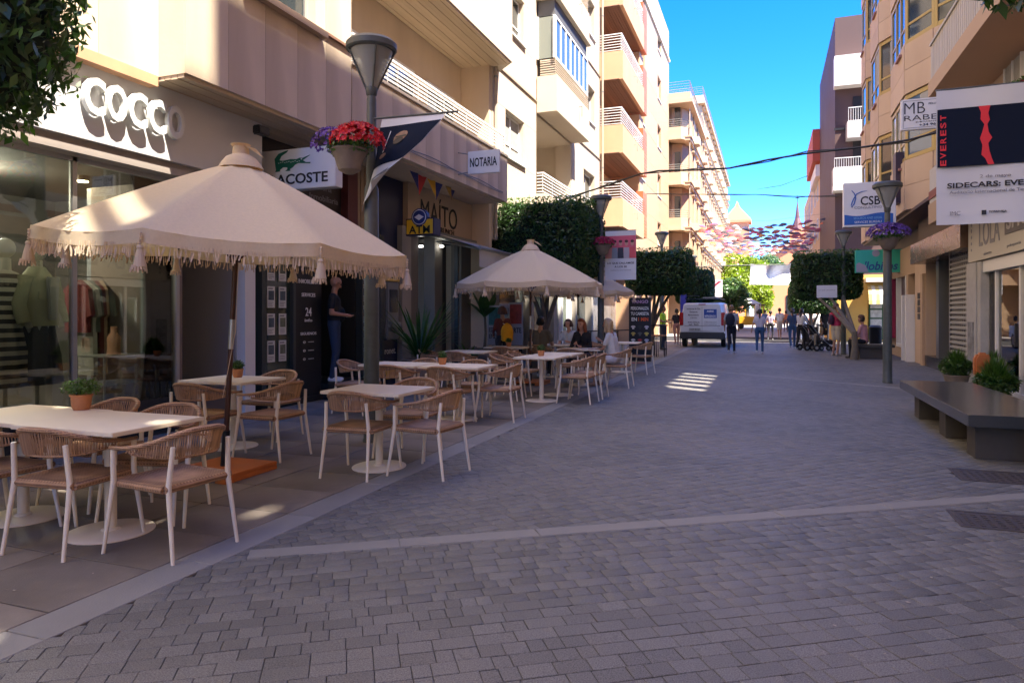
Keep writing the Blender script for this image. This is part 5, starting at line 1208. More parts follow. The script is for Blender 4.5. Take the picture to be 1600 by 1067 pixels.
    m = MB(); m.box(-.33, .33, -.33, .33, .045, .075); m.box(-.33, -.2, -.33, .33, 0, .044); m.box(.2, .33, -.33, .33, 0, .044); m.build('base', woodbase, t, bevel=.006)
    m = MB(); m.tube([(0, 0, .07), ax * .4], .033, 12); m.build('pole_socket', dark, t)
    return t
parasol('nearest leaning cream parasol with fringe and tassels, left foreground', -4.69, 5.04, -.0677, 4.264, 1)
p = ground_pt = at(829, 600, 14.45); parasol('middle cream fringed parasol in front of the clipped tree', p.x, p.y, 0, 4.45, 2, .6)
p = at(903, 570, 19.6); parasol('farthest cream parasol, partly hidden behind the middle one', p.x, p.y, 0, 4.1, 3, .4)
# ---------------------------------------------------------------- street lamps with flower baskets
def basket(par_label, c, rad, m_list, seed):
    t = thing('flower_basket', par_label, 'flower basket', c, group='flower baskets on the lamp posts')
    MB().lathe([(.05, -.24), (.12, -.2), (rad * .78, -.08), (rad, .0), (rad * 1.04, .015), (rad, .03), (rad * .8, .02)], 20).build('bowl', urnm, t, smooth=2)
    r = np.random.default_rng(seed)
    leafobj('foliage', leaves(MB(), (0, 0, .06), (rad * 1.35, rad * 1.25, .13), 900, .028, r, .2, .4), leafm_, t)
    for i, (mm, off, rr, n, sz) in enumerate(m_list):
        m = MB()
        for k in range(n):
            th, el = r.uniform(0, 6.28), r.uniform(-.1, 1.45); d = Vector((math.cos(th) * math.cos(el), math.sin(th) * math.cos(el), math.sin(el) * .8))
            p = Vector(off) + Vector((d.x * rr[0], d.y * rr[1], d.z * rr[2])); nn = (d + Vector(r.normal(size=3)) * .35).normalized(); a = nn.orthogonal().normalized(); b = nn.cross(a); s = sz * r.uniform(.7, 1.2)
            vs = [p + (a * math.cos(q * 1.2566 + sh) + b * math.sin(q * 1.2566 + sh)) * s * (1 if e else .55) + nn * (s * .25 if e else s * .1) for q in range(5) for sh, e in ((0, 1), (.6283, 0))]
            m.add([p - nn * s * .2] + vs, [(0, 1 + q, 1 + (q + 1) % 10) for q in range(10)])
        m.build('flowers', mm, t, kind='stuff')
    return t
def lamp(label, x, y, h=4.6, s=1.0):
    t = thing('street_lamp', label, 'street lamp', (x, y, 0), R(20), group='grey street lamps with inverted cone heads')
    hz = h - .62
    MB().lathe([(.1, 0), (.1, .03), (.092, .04), (.09, .42), (.082, 2.9), (.06, 2.95), (.055, hz - .05), (.045, hz)], 20).build('post', lampm, t, smooth=2)
    MB().lathe([(.04, hz - .02), (.06, hz), (.07, hz + .06), (.06, hz + .1)], 16).build('neck', lampm, t, smooth=2)
    for k in range(4):
        a = k * math.pi / 2 + .4; MB().tube([(.055 * math.cos(a), .055 * math.sin(a), hz + .05), (.275 * math.cos(a), .275 * math.sin(a), h - .08)], .012, 6).build('strut', lampm, t)
    MB().lathe([(.06, hz + .08), (.25, h - .1), (.247, h - .1), (.057, hz + .08)], 24).build('glass_cone', frost, t, smooth=2)
    MB().lathe([(.27, h - .12), (.29, h - .1), (.29, h - .04), (.25, h), (.05, h + .03), (.03, h + .03)], 28).build('cap', lampm, t, smooth=2)
    m = MB()
    for k in range(5): m.lathe([(.05 + .012 * k, hz + .2 + .045 * k), (.075 + .012 * k, hz + .215 + .045 * k), (.05 + .012 * k, hz + .235 + .045 * k)], 16)
    m.build('louvres', alum, t)
    return t
lamp('street lamp nearest the camera, behind the table by the agency door', -4.28, 6.9, 4.6)
lamp('street lamp beside the middle parasol and pink banner', -4.2, 18.2, 4.62)
lamp('street lamp above the clipped trees past the van', -4.2, 29.5, 4.9)
lamp('farthest street lamp on the left, past the clipped trees', -4.2, 42, 4.9)
lamp('street lamp on the right with purple flower basket', 2.38, 16.55, 4.25)
lamp('street lamp behind the right clipped tree, under the consulting sign', 2.55, 27.5, 4.45)
lamp('street lamp just outside the right edge, carrying the big banner', onY(1650, 300, 7.1).x + .1, 7.3, 4.5)
pb = at(546, 238, 7.6)
basket('basket of red and violet flowers on the nearest street lamp', pb, .2, [(redfl, (.1, 0, .08), (.3, .27, .27), 300, .038), (purfl, (-.24, 0, .08), (.22, .2, .26), 190, .024)], 11)
MB().tube([pb + Vector((.05, 0, -.15)), Vector((-4.28, 6.9, 3.2))], .012, 6)
pb = at(942, 385, 18.0); basket('basket of dark magenta flowers on the lamp by the pink banner', pb, .22, [(magfl, (0, 0, .06), (.3, .28, .22), 200, .045)], 12)
pb = at(1388, 374, 14.6); basket('basket of purple flowers on the right street lamp', pb, .22, [(purfl, (.0, 0, .1), (.42, .36, .3), 420, .034), (mat('pale_petal', (.5, .4, .6), .5), (-.05, -.05, .06), (.36, .3, .2), 40, .022)], 13)
pb = at(1618, 150, 6.2); basket('basket of magenta flowers at the top right edge beside the big banner', pb, .2, [(magfl, (-.04, 0, .02), (.17, .18, .16), 160, .03)], 14)
# ---------------------------------------------------------------- banners
def bgrid(par, name, fn, nu, nv, m):
    b = MB()
    for i in range(nu):
        for j in range(nv): b.quad(fn(i / nu, j / nv), fn((i + 1) / nu, j / nv), fn((i + 1) / nu, (j + 1) / nv), fn(i / nu, (j + 1) / nv))
    return b.build(name, m, par, True, smooth=True, weld=True)
bt = thing('lamp_banner', 'dark torn banner flapping from the nearest lamp, showing a bearded man', 'banner', (-4.2, 6.9, 3.6), group='culture banners on the lamp posts')
TLp, TRp = onY(597, 187, 6.88), onY(696, 178, 6.88); rows = [(0, 597, 187, 696, 178, 0), (.12, 594, 200, 693, 188, .0), (.45, 588, 232, 668, 222, -.1), (.8, 583, 268, 641, 250, -.22), (1, 569, 333, 596, 290, -.3)]
def B1f(u, v, dy=0):
    for (v0, ax_, ay_, bx_, by_, d0), (v1, cx_, cy_, dx_, dy_, d1) in zip(rows, rows[1:]):
        if v <= v1 + 1e-6:
            k = (v - v0) / (v1 - v0); p = onY(ax_ + (cx_ - ax_) * k, ay_ + (cy_ - ay_) * k, 6.88); q = onY(bx_ + (dx_ - bx_) * k, by_ + (dy_ - by_) * k, 6.88)
            r_ = p.lerp(q, u); r_.y += .06 * math.sin(u * 5 + v * 4) * v - .25 * u * v + dy; return r_
bgrid(bt, 'cloth', B1f, 12, 14, bannerw)
bgrid(bt, 'dark_print', lambda u, v: B1f(.0 + .99 * u, .12 + .68 * v, -.006), 12, 12, bannerd)
facem = mat('print_skin', (.22, .12, .08), .6, var=.7, vs=22)
def prt(name, pts, m, dy=-.012): 
    b = MB(); c = Vector((sum(p[0] for p in pts) / len(pts), sum(p[1] for p in pts) / len(pts))); V = [B1f(c.x, c.y, dy)] + [B1f(p[0], p[1], dy) for p in pts]; n = len(pts)
    b.add(V, [(0, 1 + (i + 1) % n, 1 + i) for i in range(n)]); b.build(name, m, bt, True)
prt('printed_face', [(.46 + .13 * math.cos(a), .33 + .1 * math.sin(a)) for a in [i * .5236 for i in range(12)]], facem)
prt('printed_beard', [(.47 + .1 * math.cos(a), .4 + .06 * math.sin(a)) for a in [i * .5236 for i in range(12)]], mat('print_dark', (.03, .02, .02), .6), -.018)
prt('printed_glasses', [(.36, .31), (.58, .31), (.58, .335), (.36, .335)], dark, -.02)
prt('printed_hand', [(.25 + .1 * math.cos(a), .62 + .05 * math.sin(a)) for a in [i * .7854 for i in range(8)]], facem)
prt('printed_line', [(.2, .2), (.215, .2), (.205, .55), (.19, .55)], whitetx)
prt('printed_script', [(.2, .86), (.7, .84), (.7, .86), (.2, .875)], greytx)
MB().tube([Vector((-4.3, 6.88, TLp.z + .02)), TRp + Vector((.15, 0, .01))], .012, 6).build('arm', lampm, bt, True)
# big banner right
bt = thing('lamp_banner', 'large white and navy concert banner with a red torn stripe at right edge', 'banner', (2.0, 7.2, 2.3), group='culture banners on the lamp posts')
xl, xr = onY(1463, 300, 7.1).x, onY(1650, 300, 7.1).x; Dl = -xl * s_ + 7.1 * c_
zt_, zb_ = H + (VY - 143) / F * Dl, H + (VY - 352) / F * Dl; w_ = xr - xl; h_ = zt_ - zb_
T7 = TC(7.1)
bgrid(bt, 'cloth', lambda u, v: Vector((xl + w_ * u, 7.1 + .012 * math.sin(u * 7), zt_ - h_ * v)), 12, 6, bannerw)
def uvb(u0, u1, v0, v1, m, nm, d=.018): 
    return MB().box(xl + w_ * u0, xl + w_ * u1, zt_ - h_ * v1, zt_ - h_ * v0, d, d + .003, 0, T7).build(nm, m, bt, True)
uvb(.005, .97, .145, .575, bannerd, 'dark_print')
pts = [(.40, .145), (.52, .145), (.5, .2), (.515, .25), (.49, .28), (.505, .34), (.54, .38), (.5, .42), (.51, .47), (.535, .53), (.56, .575), (.5, .575), (.47, .53), (.43, .5), (.44, .43), (.415, .38), (.44, .33), (.46, .28), (.42, .24), (.425, .19)]
kk = .82
MB().prism([(xl + w_ * (.03 + x * kk), zt_ - h_ * y) for x, y in pts], .0225, .026, 0, T7).build('red_stripe', redink, bt, True)
lt = len('EVEREST')
for i, ch in enumerate('EVEREST'):
    Mx = Matrix.Translation((xl + w_ * .055, 7.1 - .024, zt_ - h_ * (.545 - .056 * i))) @ Matrix(((0, -1, 0, 0), (0, 0, -1, 0), (1, 0, 0, 0), (0, 0, 0, 1)))
    txt(ch, (0, 0, 0), .05, .045, Mx, redink, bt, True, d=.003, off=.02)
txt('2 de mayo', (xl + w_ * .5, zt_ - h_ * .66, .02), w_ * .26, h_ * .03, T7, greytx, bt, True)
txt('SIDECARS: EVEREST', (xl + w_ * .52, zt_ - h_ * .715, .02), w_ * .86, h_ * .04, T7, blacktx, bt, True, off=.025)
txt('Auditorio Internacional de Torrevieja', (xl + w_ * .5, zt_ - h_ * .768, .02), w_ * .78, h_ * .03, T7, greytx, bt, True)
txt('TORREVIEJA', (xl + w_ * .52, zt_ - h_ * .92, .02), w_ * .15, h_ * .018, T7, blacktx, bt, True, off=.02)
uvb(.385, .425, .905, .938, blacktx, 'logo_mark'); txt('IMC', (xl + w_ * .16, zt_ - h_ * .92, .02), w_ * .09, h_ * .03, T7, greytx, bt, True); txt('CULTURA', (xl + w_ * .82, zt_ - h_ * .92, .02), w_ * .16, h_ * .025, T7, mat('pink_ink', (.5, .12, .14), .5), bt, True)
MB().tube([Vector((xr + .1, 7.13, zt_ + .01)), Vector((xl, 7.13, zt_ + .01))], .012, 6).build('arm', lampm, bt, True)
# pink portrait banner
bt = thing('lamp_banner', 'banner with pink group photo above grey text beside the middle parasol', 'banner', (-3.6, 18.2, 2.4), group='culture banners on the lamp posts')
Yb = 18.15; a = onY(946, 362, Yb); b = onY(994, 437, Yb); TB = TC(Yb); xl, xr, zt_, zb_ = a.x, b.x, a.z, b.z; w_, h_ = xr - xl, zt_ - zb_
MB().box(xl, xr, zb_, zt_, 0, .01, 0, TB).build('cloth', bannerw, bt, True)
MB().box(xl, xr, zt_ - h_ * .56, zt_ - h_ * .1, .01, .014, 0, TB).build('pink_print', mat('pink_print', (.6, .1, .16), .6, var=.2, vs=3), bt, True)
for i, c in enumerate(((.55, .25, .22), (.25, .28, .33), (.03, .03, .05), (.4, .35, .38), (.6, .08, .1))):
    cx = xl + w_ * (.12 + .19 * i); m = MB(); m.prism([(cx - .085, zt_ - h_ * .56), (cx + .085, zt_ - h_ * .56), (cx + .07, zt_ - h_ * .34), (cx - .07, zt_ - h_ * .34)], .015, .018, 0, TB); m.build('printed_body', mat('print_c', c, .6), bt, True)
    m = MB(); m.ball((cx, zt_ - h_ * .26, .016), (.05, .065, .003), 10, 0, TB); m.build('printed_head', mat('print_sk', (.5, .26, .2), .6) if i == 0 else bpy.data.materials['print_sk'], bt, True)
    m = MB(); m.ball((cx, zt_ - h_ * .215, .02), (.05, .04, .003), 10, 0, TB); m.build('printed_hair', mat('print_hair', (.05, .02, .02), .6) if i == 0 else bpy.data.materials['print_hair'], bt, True)
txt('LO QUE CALLAMOS', ((xl + xr) / 2, zt_ - h_ * .66, .014), w_ * .86, h_ * .045, TB, blacktx, bt, True, off=.02); txt('A LOS 30', ((xl + xr) / 2, zt_ - h_ * .73, .014), w_ * .4, h_ * .04, TB, blacktx, bt, True, off=.02)
txt('Auditorio Internacional', ((xl + xr) / 2, zt_ - h_ * .8, .014), w_ * .66, h_ * .025, TB, greytx, bt, True)
MB().tube([Vector((-4.2, Yb + .02, zt_ + .01)), Vector((xr, Yb + .02, zt_ + .01))], .014, 5).build('arm', lampm, bt, True)
# distant banners
def fbanner(label, px0, px1, py0, py1, D, cols):
    a, b = at(px0, py0, D), at(px1, py1, D); Y = (a.y + b.y) / 2; a = onY(px0, py0, Y); b = onY(px1, py1, Y)
    t = thing('lamp_banner', label, 'banner', ((a.x + b.x) / 2, Y, b.z), group='culture banners on the lamp posts'); Tt = TC(Y)
    MB().box(a.x, b.x, b.z, a.z, 0, .01, 0, Tt).build('cloth', bannerw, t, True); w_, h_ = b.x - a.x, a.z - b.z
    for (u0, u1, v0, v1, c) in cols: MB().prism([(a.x + w_ * u0, a.z - h_ * v1), (a.x + w_ * (u0 + .2), a.z - h_ * v1), (a.x + w_ * u1, a.z - h_ * v0), (a.x + w_ * (u1 - .25), a.z - h_ * v0)], .01, .014, 0, Tt).build('print', mat('fb', c, .6), t, True)
    return t, a, b, Tt
fbanner('white banner with red diagonal figure above the van', 1107, 1129, 437, 464, 41, [(.1, .95, .1, .5, (.3, .03, .06))])
t, a, b, Tt = fbanner('white banner with small grey text under the right clipped tree', 1276, 1308, 446, 465, 24.3, [])
txt('LO QUE CALLAMOS', ((a.x + b.x) / 2, a.z - (a.z - b.z) * .4, .012), (b.x - a.x) * .8, .05, Tt, greytx, t, True)
# ---------------------------------------------------------------- hanging signs on the right
t, xa, xb, zb, zt = boxsign('hair_salon_sign', 'white sign with thin MB letters jutting out above the salon', 1408, 1490, 149, 198, 13.4, .08)
TS = TC(13.4); w_, h_ = xb - xa, zt - zb; thin = blacktx
m = MB(); m.box(xa + .03, xb - .03, zb + .03, zb + .036, 0, .004, 0, TS); m.box(xa + .03, xb - .03, zt - .036, zt - .03, 0, .004, 0, TS); m.box(xa + .03, xa + .036, zb + .036, zt - .036, 0, .004, 0, TS); m.build('border_line', greytx, t, True)
txt('MB', (xa + w_ * .26, zt - h_ * .3, .004), w_ * .4, h_ * .36, TS, thin, t, True, off=-.012); txt('RABES', (xa + w_ * .44, zt - h_ * .62, .004), w_ * .76, h_ * .17, TS, thin, t, True, off=-.008)
txt('PELUQUERIA', (xa + w_ * .72, zt - h_ * .2, .004), w_ * .38, h_ * .07, TS, thin, t, True); txt('peluqueria', (xa + w_ * .56, zt - h_ * .76, .004), w_ * .55, h_ * .05, TS, thin, t, True); txt('+34 965 71', (xa + w_ * .6, zt - h_ * .86, .004), w_ * .5, h_ * .08, TS, thin, t, True, off=.015)
t, xa, xb, zb, zt = boxsign('consulting_sign', 'white and blue box sign for a consultancy on the ochre block', 1318, 1400, 282, 352, 20.1, .25)
TS = TC(20.1); w_, h_ = xb - xa, zt - zb
xb = xa + (onY(1382, 300, 20.1).x - xa); w_ = xb - xa
m = MB(); n = 12
blu = mat('sign_blue', (.01, .1, .42), .4)
m.prism([(xa + .02, zb + .05)] + [(xb + .2, zb + .05)] + [(xb + .2 - (w_ + .18) * i / n, zb + h_ * (.27 + .03 * math.sin(i * .55))) for i in range(n + 1)], 0, .006, 0, TS); m.build('blue_wave', blu, t, True)
txt('CSB', (xa + w_ * .66, zt - h_ * .42, .006), w_ * .48, h_ * .2, TS, blacktx, t, True, off=.015); txt('CONSULTING', (xa + w_ * .6, zt - h_ * .57, .006), w_ * .66, h_ * .055, TS, greytx, t, True)
m = MB(); m.tube([TS @ Vector((xa + w_ * x, zt - h_ * y, .01)) for x, y in ((.2, .17), (.27, .25), (.3, .36), (.26, .48), (.2, .56), (.19, .5), (.24, .38), (.32, .26), (.45, .21), (.58, .2))], [.008, .012, .016, .016, .012, .012, .014, .012, .009, .004], 6); m.build('swoosh', blu, t, True)
txt('SEGUROS AND LEGAL', (xa + w_ * .6, zb + h_ * .19, .007), w_ * .7, h_ * .05, TS, mat('sky_ink', (.2, .45, .7), .5), t, True); txt('SERVICES BUREAU', (xa + w_ * .6, zb + h_ * .1, .007), w_ * .66, h_ * .05, TS, whitetx, t, True)
t, xa, xb, zb, zt = boxsign('children_shop_sign', 'turquoise box sign with blue script over the pale display frames', 1337, 1413, 389, 425, 26.4, .3, mat('turquoise', (.03, .42, .32), .4))
txt("'lobitos", ((xa + xb) / 2 + .05, zb + (zt - zb) * .3, .004), (xb - xa) * .68, (zt - zb) * .4, TC(26.4), mat('ink_blue', (.01, .06, .25), .4), t, True, shear=.25, off=.02)
m = MB(); m.prism([(xa + (xb - xa) * .42 + .12 * math.cos(q * .5236), zt - .12 + .12 * math.sin(q * .5236)) for q in range(12)], 0, .008, 0, TC(26.4)); m.prism([(xa + .02, zb + .02), (xa + .4, zb + .02), (xa + .3, zb + .25), (xa + .1, zb + .35), (xa + .02, zb + .3)], 0, .008, 0, TC(26.4)); m.build('grey_shapes', mat('sign_lilac', (.3, .3, .38), .5), t, True)
# ---------------------------------------------------------------- granite bench, planters
gb = thing('granite_bench', 'long dark polished granite slab bench on stone blocks at right', 'bench', (2.4, 9.8, 0))
MB().box(1.86, 2.78, 7.98, 11.8, .35, .47).build('slab', benchm, gb, True, bevel=.006)
for y in (8.2, 9.45, 10.98): MB().box(1.97, 2.68, y, y + .32, 0, .35).build('leg', benchl, gb, True, bevel=.006)
b2_ = thing('stone_bench', 'small distant stone bench where the person with the hat sits', 'bench', (2.9, 25.2, 0)); MB().box(-.3, .9, -.3, .5, .38, .47).build('slab', benchl, b2_, bevel=.01); MB().box(-.1, .6, -.2, .4, 0, .38).build('leg', benchl, b2_, bevel=.01)
def fern(label, x, y, rad, h, n, potr, poth, seed, m=leafm_, potm=urnm, arch=1.0, wleaf=.03, up=.9):
    t = thing('potted_plant', label, 'potted plant', (x, y, 0)); r = np.random.default_rng(seed)
    MB().lathe([(potr * .7, 0), (potr * .8, .03), (potr * 1.0, poth * .9), (potr * 1.08, poth * .92), (potr * 1.08, poth), (potr * .9, poth), (potr * .88, poth * .93)], 20).build('pot', potm, t, smooth=2)
    MB().lathe([(potr * .87, poth * .9), (potr * .86, poth * .94)], 14).build('soil', soil, t)
    b = MB()
    for i in range(n):
        a = r.uniform(0, 6.28); e = r.uniform(.25, 1); L = rad * r.uniform(.6, 1.05); P_ = []
        for k in range(6): q = k / 5; P_.append(Vector((math.cos(a) * L * q * e, math.sin(a) * L * q * e, poth + h * up * (q * (1.5 - e * .4) - arch * .75 * e * q * q))))
        for k in range(5):
            s0, s1 = wleaf * math.sin(math.pi * (k / 5 * .9 + .08)), wleaf * math.sin(math.pi * ((k + 1) / 5 * .9 + .08)); sd = Vector((-math.sin(a), math.cos(a), 0))
            b.quad(P_[k] - sd * s0, P_[k] + sd * s0, P_[k + 1] + sd * s1, P_[k + 1] - sd * s1)
    b.build('foliage', m, t, kind='stuff'); leafobj('leaf_cloud', leaves(MB(), (0, 0, poth + h * .3), (rad * .62, rad * .62, h * .38), 1500, .035, r, .2, .5), m, t); return t
fern('round green fern in a low pot between the shutter and the bench', 3.5, 15.9, .5, .5, 420, .22, .26, 1, leafm_, urnm, wleaf=.011)
fern('dark green arching fern at the salon door', 3.4, 13.0, .55, .55, 460, .2, .2, 2, leafm_, urnm, wleaf=.012)
fern('bright fern tips beside the salon door, behind the arching fern', 3.6, 13.9, .4, .6, 220, .16, .22, 5, leafm_, urnm, wleaf=.011)
wo = thing('wooden_figure', 'orange carved wooden block standing in the fern by the salon', 'ornament', (3.35, 13.55, .42)); MB().prism([(-.12, 0), (.12, 0), (.12, .3), (.07, .4), (-.07, .4), (-.12, .3)], -.07, .07, 0, Matrix(((1, 0, 0, 0), (0, 0, -1, 0), (0, 1, 0, 0), (0, 0, 0, 1)))).build('block', woodbase, wo, bevel=.03)
def urn(label, x, y, s=1):
    t = thing('stone_urn', label, 'planter', (x, y, 0), group='weathered stone urns at the brunch bar')
    MB().lathe([(.22 * s, 0), (.3 * s, .05 * s), (.37 * s, .25 * s), (.4 * s, .42 * s), (.34 * s, .52 * s), (.37 * s, .55 * s), (.39 * s, .6 * s), (.33 * s, .62 * s), (.3 * s, .55 * s)], 28).build('urn', urnm, t, smooth=2)
    MB().lathe([(.31 * s, .54 * s), (.3 * s, .57 * s)], 20).build('soil', soil, t)
    return t
def strap(label, x, y, z, n, L, w_, seed, m, erect=.6, trunk=0, nm='palm_plant'):
    t = thing(nm, label, 'plant', (x, y, z)); r = np.random.default_rng(seed)
    if trunk: MB().tube([(0, 0, 0), (.03, 0, trunk * .5), (0, .02, trunk)], [.04, .03, .03], 7).build('stem', bark, t)
    for i in range(n):
        a = 6.283 * i / n * 2.4; er = min(1, erect * r.uniform(.6, 1.5)); P_ = []
        for k in range(7): q = k / 6; P_.append(Vector((math.cos(a) * L * q * (1.05 - er * .75), math.sin(a) * L * q * (1.05 - er * .75), trunk + L * (q * er * 1.15 - (1 - er) * .7 * q * q * 1.0 + (1 - er) * .5 * q))))
        b = MB(); sd = Vector((-math.sin(a), math.cos(a), 0))
        for k in range(6):
            s0, s1 = w_ * math.sin(math.pi * (k / 6 * .92 + .06)), w_ * math.sin(math.pi * ((k + 1) / 6 * .92 + .06)); b.quad(P_[k] - sd * s0, P_[k] + sd * s0, P_[k + 1] + sd * s1, P_[k + 1] - sd * s1)
        b.build('leaf', m, t)
    return t
u1 = at(656, 575, 13.6); urn('weathered stone urn under the tall palm by the bar pillar', u1.x, u1.y, .95); strap('tall dark palm growing in the urn by the bar pillar', u1.x, u1.y, .56, 50, 1.5, .026, 3, leafd, .52)
strap('low spiky fronds round the foot of the tall palm', u1.x + .05, u1.y - .1, .56, 14, .6, .035, 8, leafd, .4)
u2 = at(757, 560, 17.6); urn('weathered stone urn behind the table with the rope chairs, by the poster', u2.x, u2.y, 1.0); strap('broad leaved banana plant in the farther urn', u2.x, u2.y, .58, 8, .8, .14, 4, leafd, .55, .8)
u3 = at(733, 565, 16.6); strap('low dark cycad fronds between the two urns', u3.x, u3.y, .3, 18, .7, .035, 6, leafd, .45)
tp = at(840, 560, 17.5); urn('terracotta coloured urn behind the seated women', at(845, 560, 18.2).x, at(845, 560, 18.2).y, .9)
# ---------------------------------------------------------------- clipped street trees
def clipped(label, cx, cy, rx, ry, z0, z1, n, size, seed, base=None, lean=0, group='box-clipped street trees'):
    t = thing('clipped_tree', label, 'tree', (cx, cy, 0), group=group); r = np.random.default_rng(seed); h = (z1 - z0) / 2; zc = (z0 + z1) / 2
    V = leaves(MB(), (0, 0, zc), (rx, ry, h), n, size, r, box=True)
    bmp = np.sin(V[:, 0] * 4 + seed) * np.cos(V[:, 1] * 5) * .05; V[:, 2] += bmp
    V3 = leaves(MB(), (0, 0, zc), (rx * 1.04, ry * 1.04, h * 1.05), n // 40, size * .9, r, box=True); V = np.concatenate([V, V3])
    leafobj('crown', V, leafd, t)
    sh_ = MB()
    for q in range(60): a = r.uniform(0, 6.28); x_, y_ = rx * .95 * math.cos(a) * r.random() ** .3, ry * .95 * math.sin(a) * r.random() ** .3; sh_.tube([(x_, y_, z1 - .05), (x_ * 1.03, y_ * 1.03, z1 + r.uniform(.05, .16))], .006, 3)
    sh_.build('shoots', leafm_, t, kind='stuff')
    V2 = leaves(MB(), (0, 0, z1 + .02), (rx * .95, ry * .95, .1), n // 16, size, r, box=True, up=1); leafobj('crown_tips', V2, leafm_, t)
    core = MB(); core.box(-rx * .86, rx * .86, -ry * .86, ry * .86, z0 + h * .16, z1 - h * .12); core.build('dark_core', corem, t, bevel=.25, bseg=3)  # solid dark core added so the crown is not see-through
    bx, by = base if base else (0, 0)
    for k, (ex, ey) in enumerate(((-rx * .5, -.1), (rx * .45, .1), (0, ry * .4), (-.1, -ry * .4))):
        MB().tube([(bx, by, z0 * .42), (bx * .6 + ex * .35, by * .6 + ey * .3, z0 * .75), (ex, ey, z0 + h * .5)], [.075, .06, .035], 7).build('limb', bark, t, smooth=2)
    MB().tube([(bx, by, 0), (bx + .02, by, z0 * .2), (bx, by, z0 * .45)], [.13, .1, .085], 9).build('trunk', bark, t, smooth=2)
    return t
p = at(852, 580, 18.9); clipped('large dark clipped tree crown behind the middle parasol', p.x, p.y, 1.5, 1.2, 2.35, 4.38, 30000, .05, 1)
p = at(1032, 560, 24.5); clipped('clipped tree with forked trunk behind the black sandwich board', p.x, p.y, 1.15, 1.1, 2.15, 3.62, 14000, .055, 2, (-.3, -.1))
p = at(1086, 560, 32); clipped('smaller clipped tree just above the white van', p.x, p.y, .85, 1.0, 1.9, 3.45, 8000, .06, 3)
p = at(1290, 560, 26.0); clipped('right clipped tree with slanting trunk beside the person in pink', p.x, p.y, 1.2, 1.15, 2.0, 3.68, 16000, .055, 4, (2.58 - p.x, 24.47 - p.y))
p = at(1268, 560, 35); clipped('smaller clipped tree behind the strollers on the right', p.x, p.y, 1.1, 1.1, 1.5, 3.0, 9000, .065, 5)
def bush(label, c, rad, n, size, m, seed, trunkz=0, grp='trees in the plaza at the street end'):
    t = thing('plaza_tree', label, 'tree', (c[0], c[1], 0), group=grp); r = np.random.default_rng(seed); Vs = []
    k = 16
    for i in range(k):
        d = r.normal(size=3); d /= np.linalg.norm(d); cc = np.array([0, 0, c[2]]) + d * np.array(rad) * .62 * r.uniform(.5, 1); Vs.append(leaves(MB(), cc, np.array(rad) * r.uniform(.32, .55), n // k, size, r, .3, .3))
    leafobj('crown', np.concatenate(Vs), m, t)
    MB().tube([(0, 0, 0), (0, 0, c[2] * .6), (.2, 0, c[2])], [rad[0] * .09, rad[0] * .06, .05], 8).build('trunk', bark, t)
    for i in range(4): a = i * 1.7; MB().tube([(0, 0, c[2] * .5), (math.cos(a) * rad[0] * .4, math.sin(a) * rad[1] * .4, c[2] + rad[2] * .2)], [rad[0] * .05, .04], 6).build('limb', bark, t)
q = at(1168, 430, 88); bush('tall bright yellow-green tree left of the church', (q.x, q.y, 6.6), (3.9, 4.0, 3.7), 15000, .22, leafy, 21)
q = at(1205, 470, 80); bush('low bright green tree under the hanging white sheet', (q.x - 1.2, q.y, 3.4), (1.9, 2.4, 1.9), 7000, .2, leafy, 22)
q = at(1137, 470, 60); bush('bluish green rounded bush behind the van', (q.x, q.y, 3.0), (2.6, 2.4, 1.6), 8000, .15, leafb, 23)
q = at(1195, 410, 100); bush('dusty green tree between the yellow tree and the church gable', (q.x, q.y, 8.2), (3.2, 3, 2.6), 6000, .22, leafb, 24)
q = at(1290, 400, 100); bush('greyish tree top showing above the right clipped tree', (q.x, q.y, 7.5), (3.4, 3, 2.6), 5000, .22, leafb, 25)
# foliage at the photo's upper corners: two nearby street trees
c1 = at(0, 70, 4.4); t = thing('street_tree', 'leafy tree hanging into the top left corner', 'tree', (c1.x - .25, c1.y, 0)); r = np.random.default_rng(5)
leafobj('crown', leaves(MB(), (0, 0, c1.z + .35), (.62, .62, .95), 9000, .036, r, .3, -.2, droop=.5), leafd, t)
leafobj('crown_tips', leaves(MB(), (.05, 0, c1.z + .3), (.66, .64, .97), 500, .034, r, .7, .2, droop=.5), leafm_, t)
MB().ball((0, 0, c1.z + .35), (.46, .46, .75), 12).build('dark_core', corem, t); MB().tube([(-.35, -.1, 0), (-.3, 0, 1.8), (0, 0, c1.z)], [.1, .07, .04], 8).build('trunk', bark, t)  # the ball is a solid dark filler added inside the leaves
c1 = at(1578, 8, 5.2); t = thing('street_tree', 'broad leaves hanging into the top right corner', 'tree', (3.25, 5.6, 0)); r = np.random.default_rng(6)
o_ = Vector((c1.x - 3.25, c1.y - 5.6, c1.z)); leafobj('crown', leaves(MB(), (o_.x + .12, o_.y, o_.z + .2), (.38, .38, .24), 330, .06, r, .1, -.3, droop=.6), leafd, t)
leafobj('upper_crown', leaves(MB(), (.3, .1, o_.z + .75), (.85, .85, .5), 2600, .06, r, .1, 0), leafd, t)
MB().tube([(0.2, 0, 0), (.15, 0, 2.0), (.2, .1, o_.z + .6)], [.1, .08, .05], 8).build('trunk', bark, t)
for k in range(4): MB().tube([(.2, .1, o_.z + .4), (o_.x + .1 * k, o_.y + .1 * (k - 2), o_.z + .1 + .05 * k)], [.03, .008], 5).build('limb', bark, t)
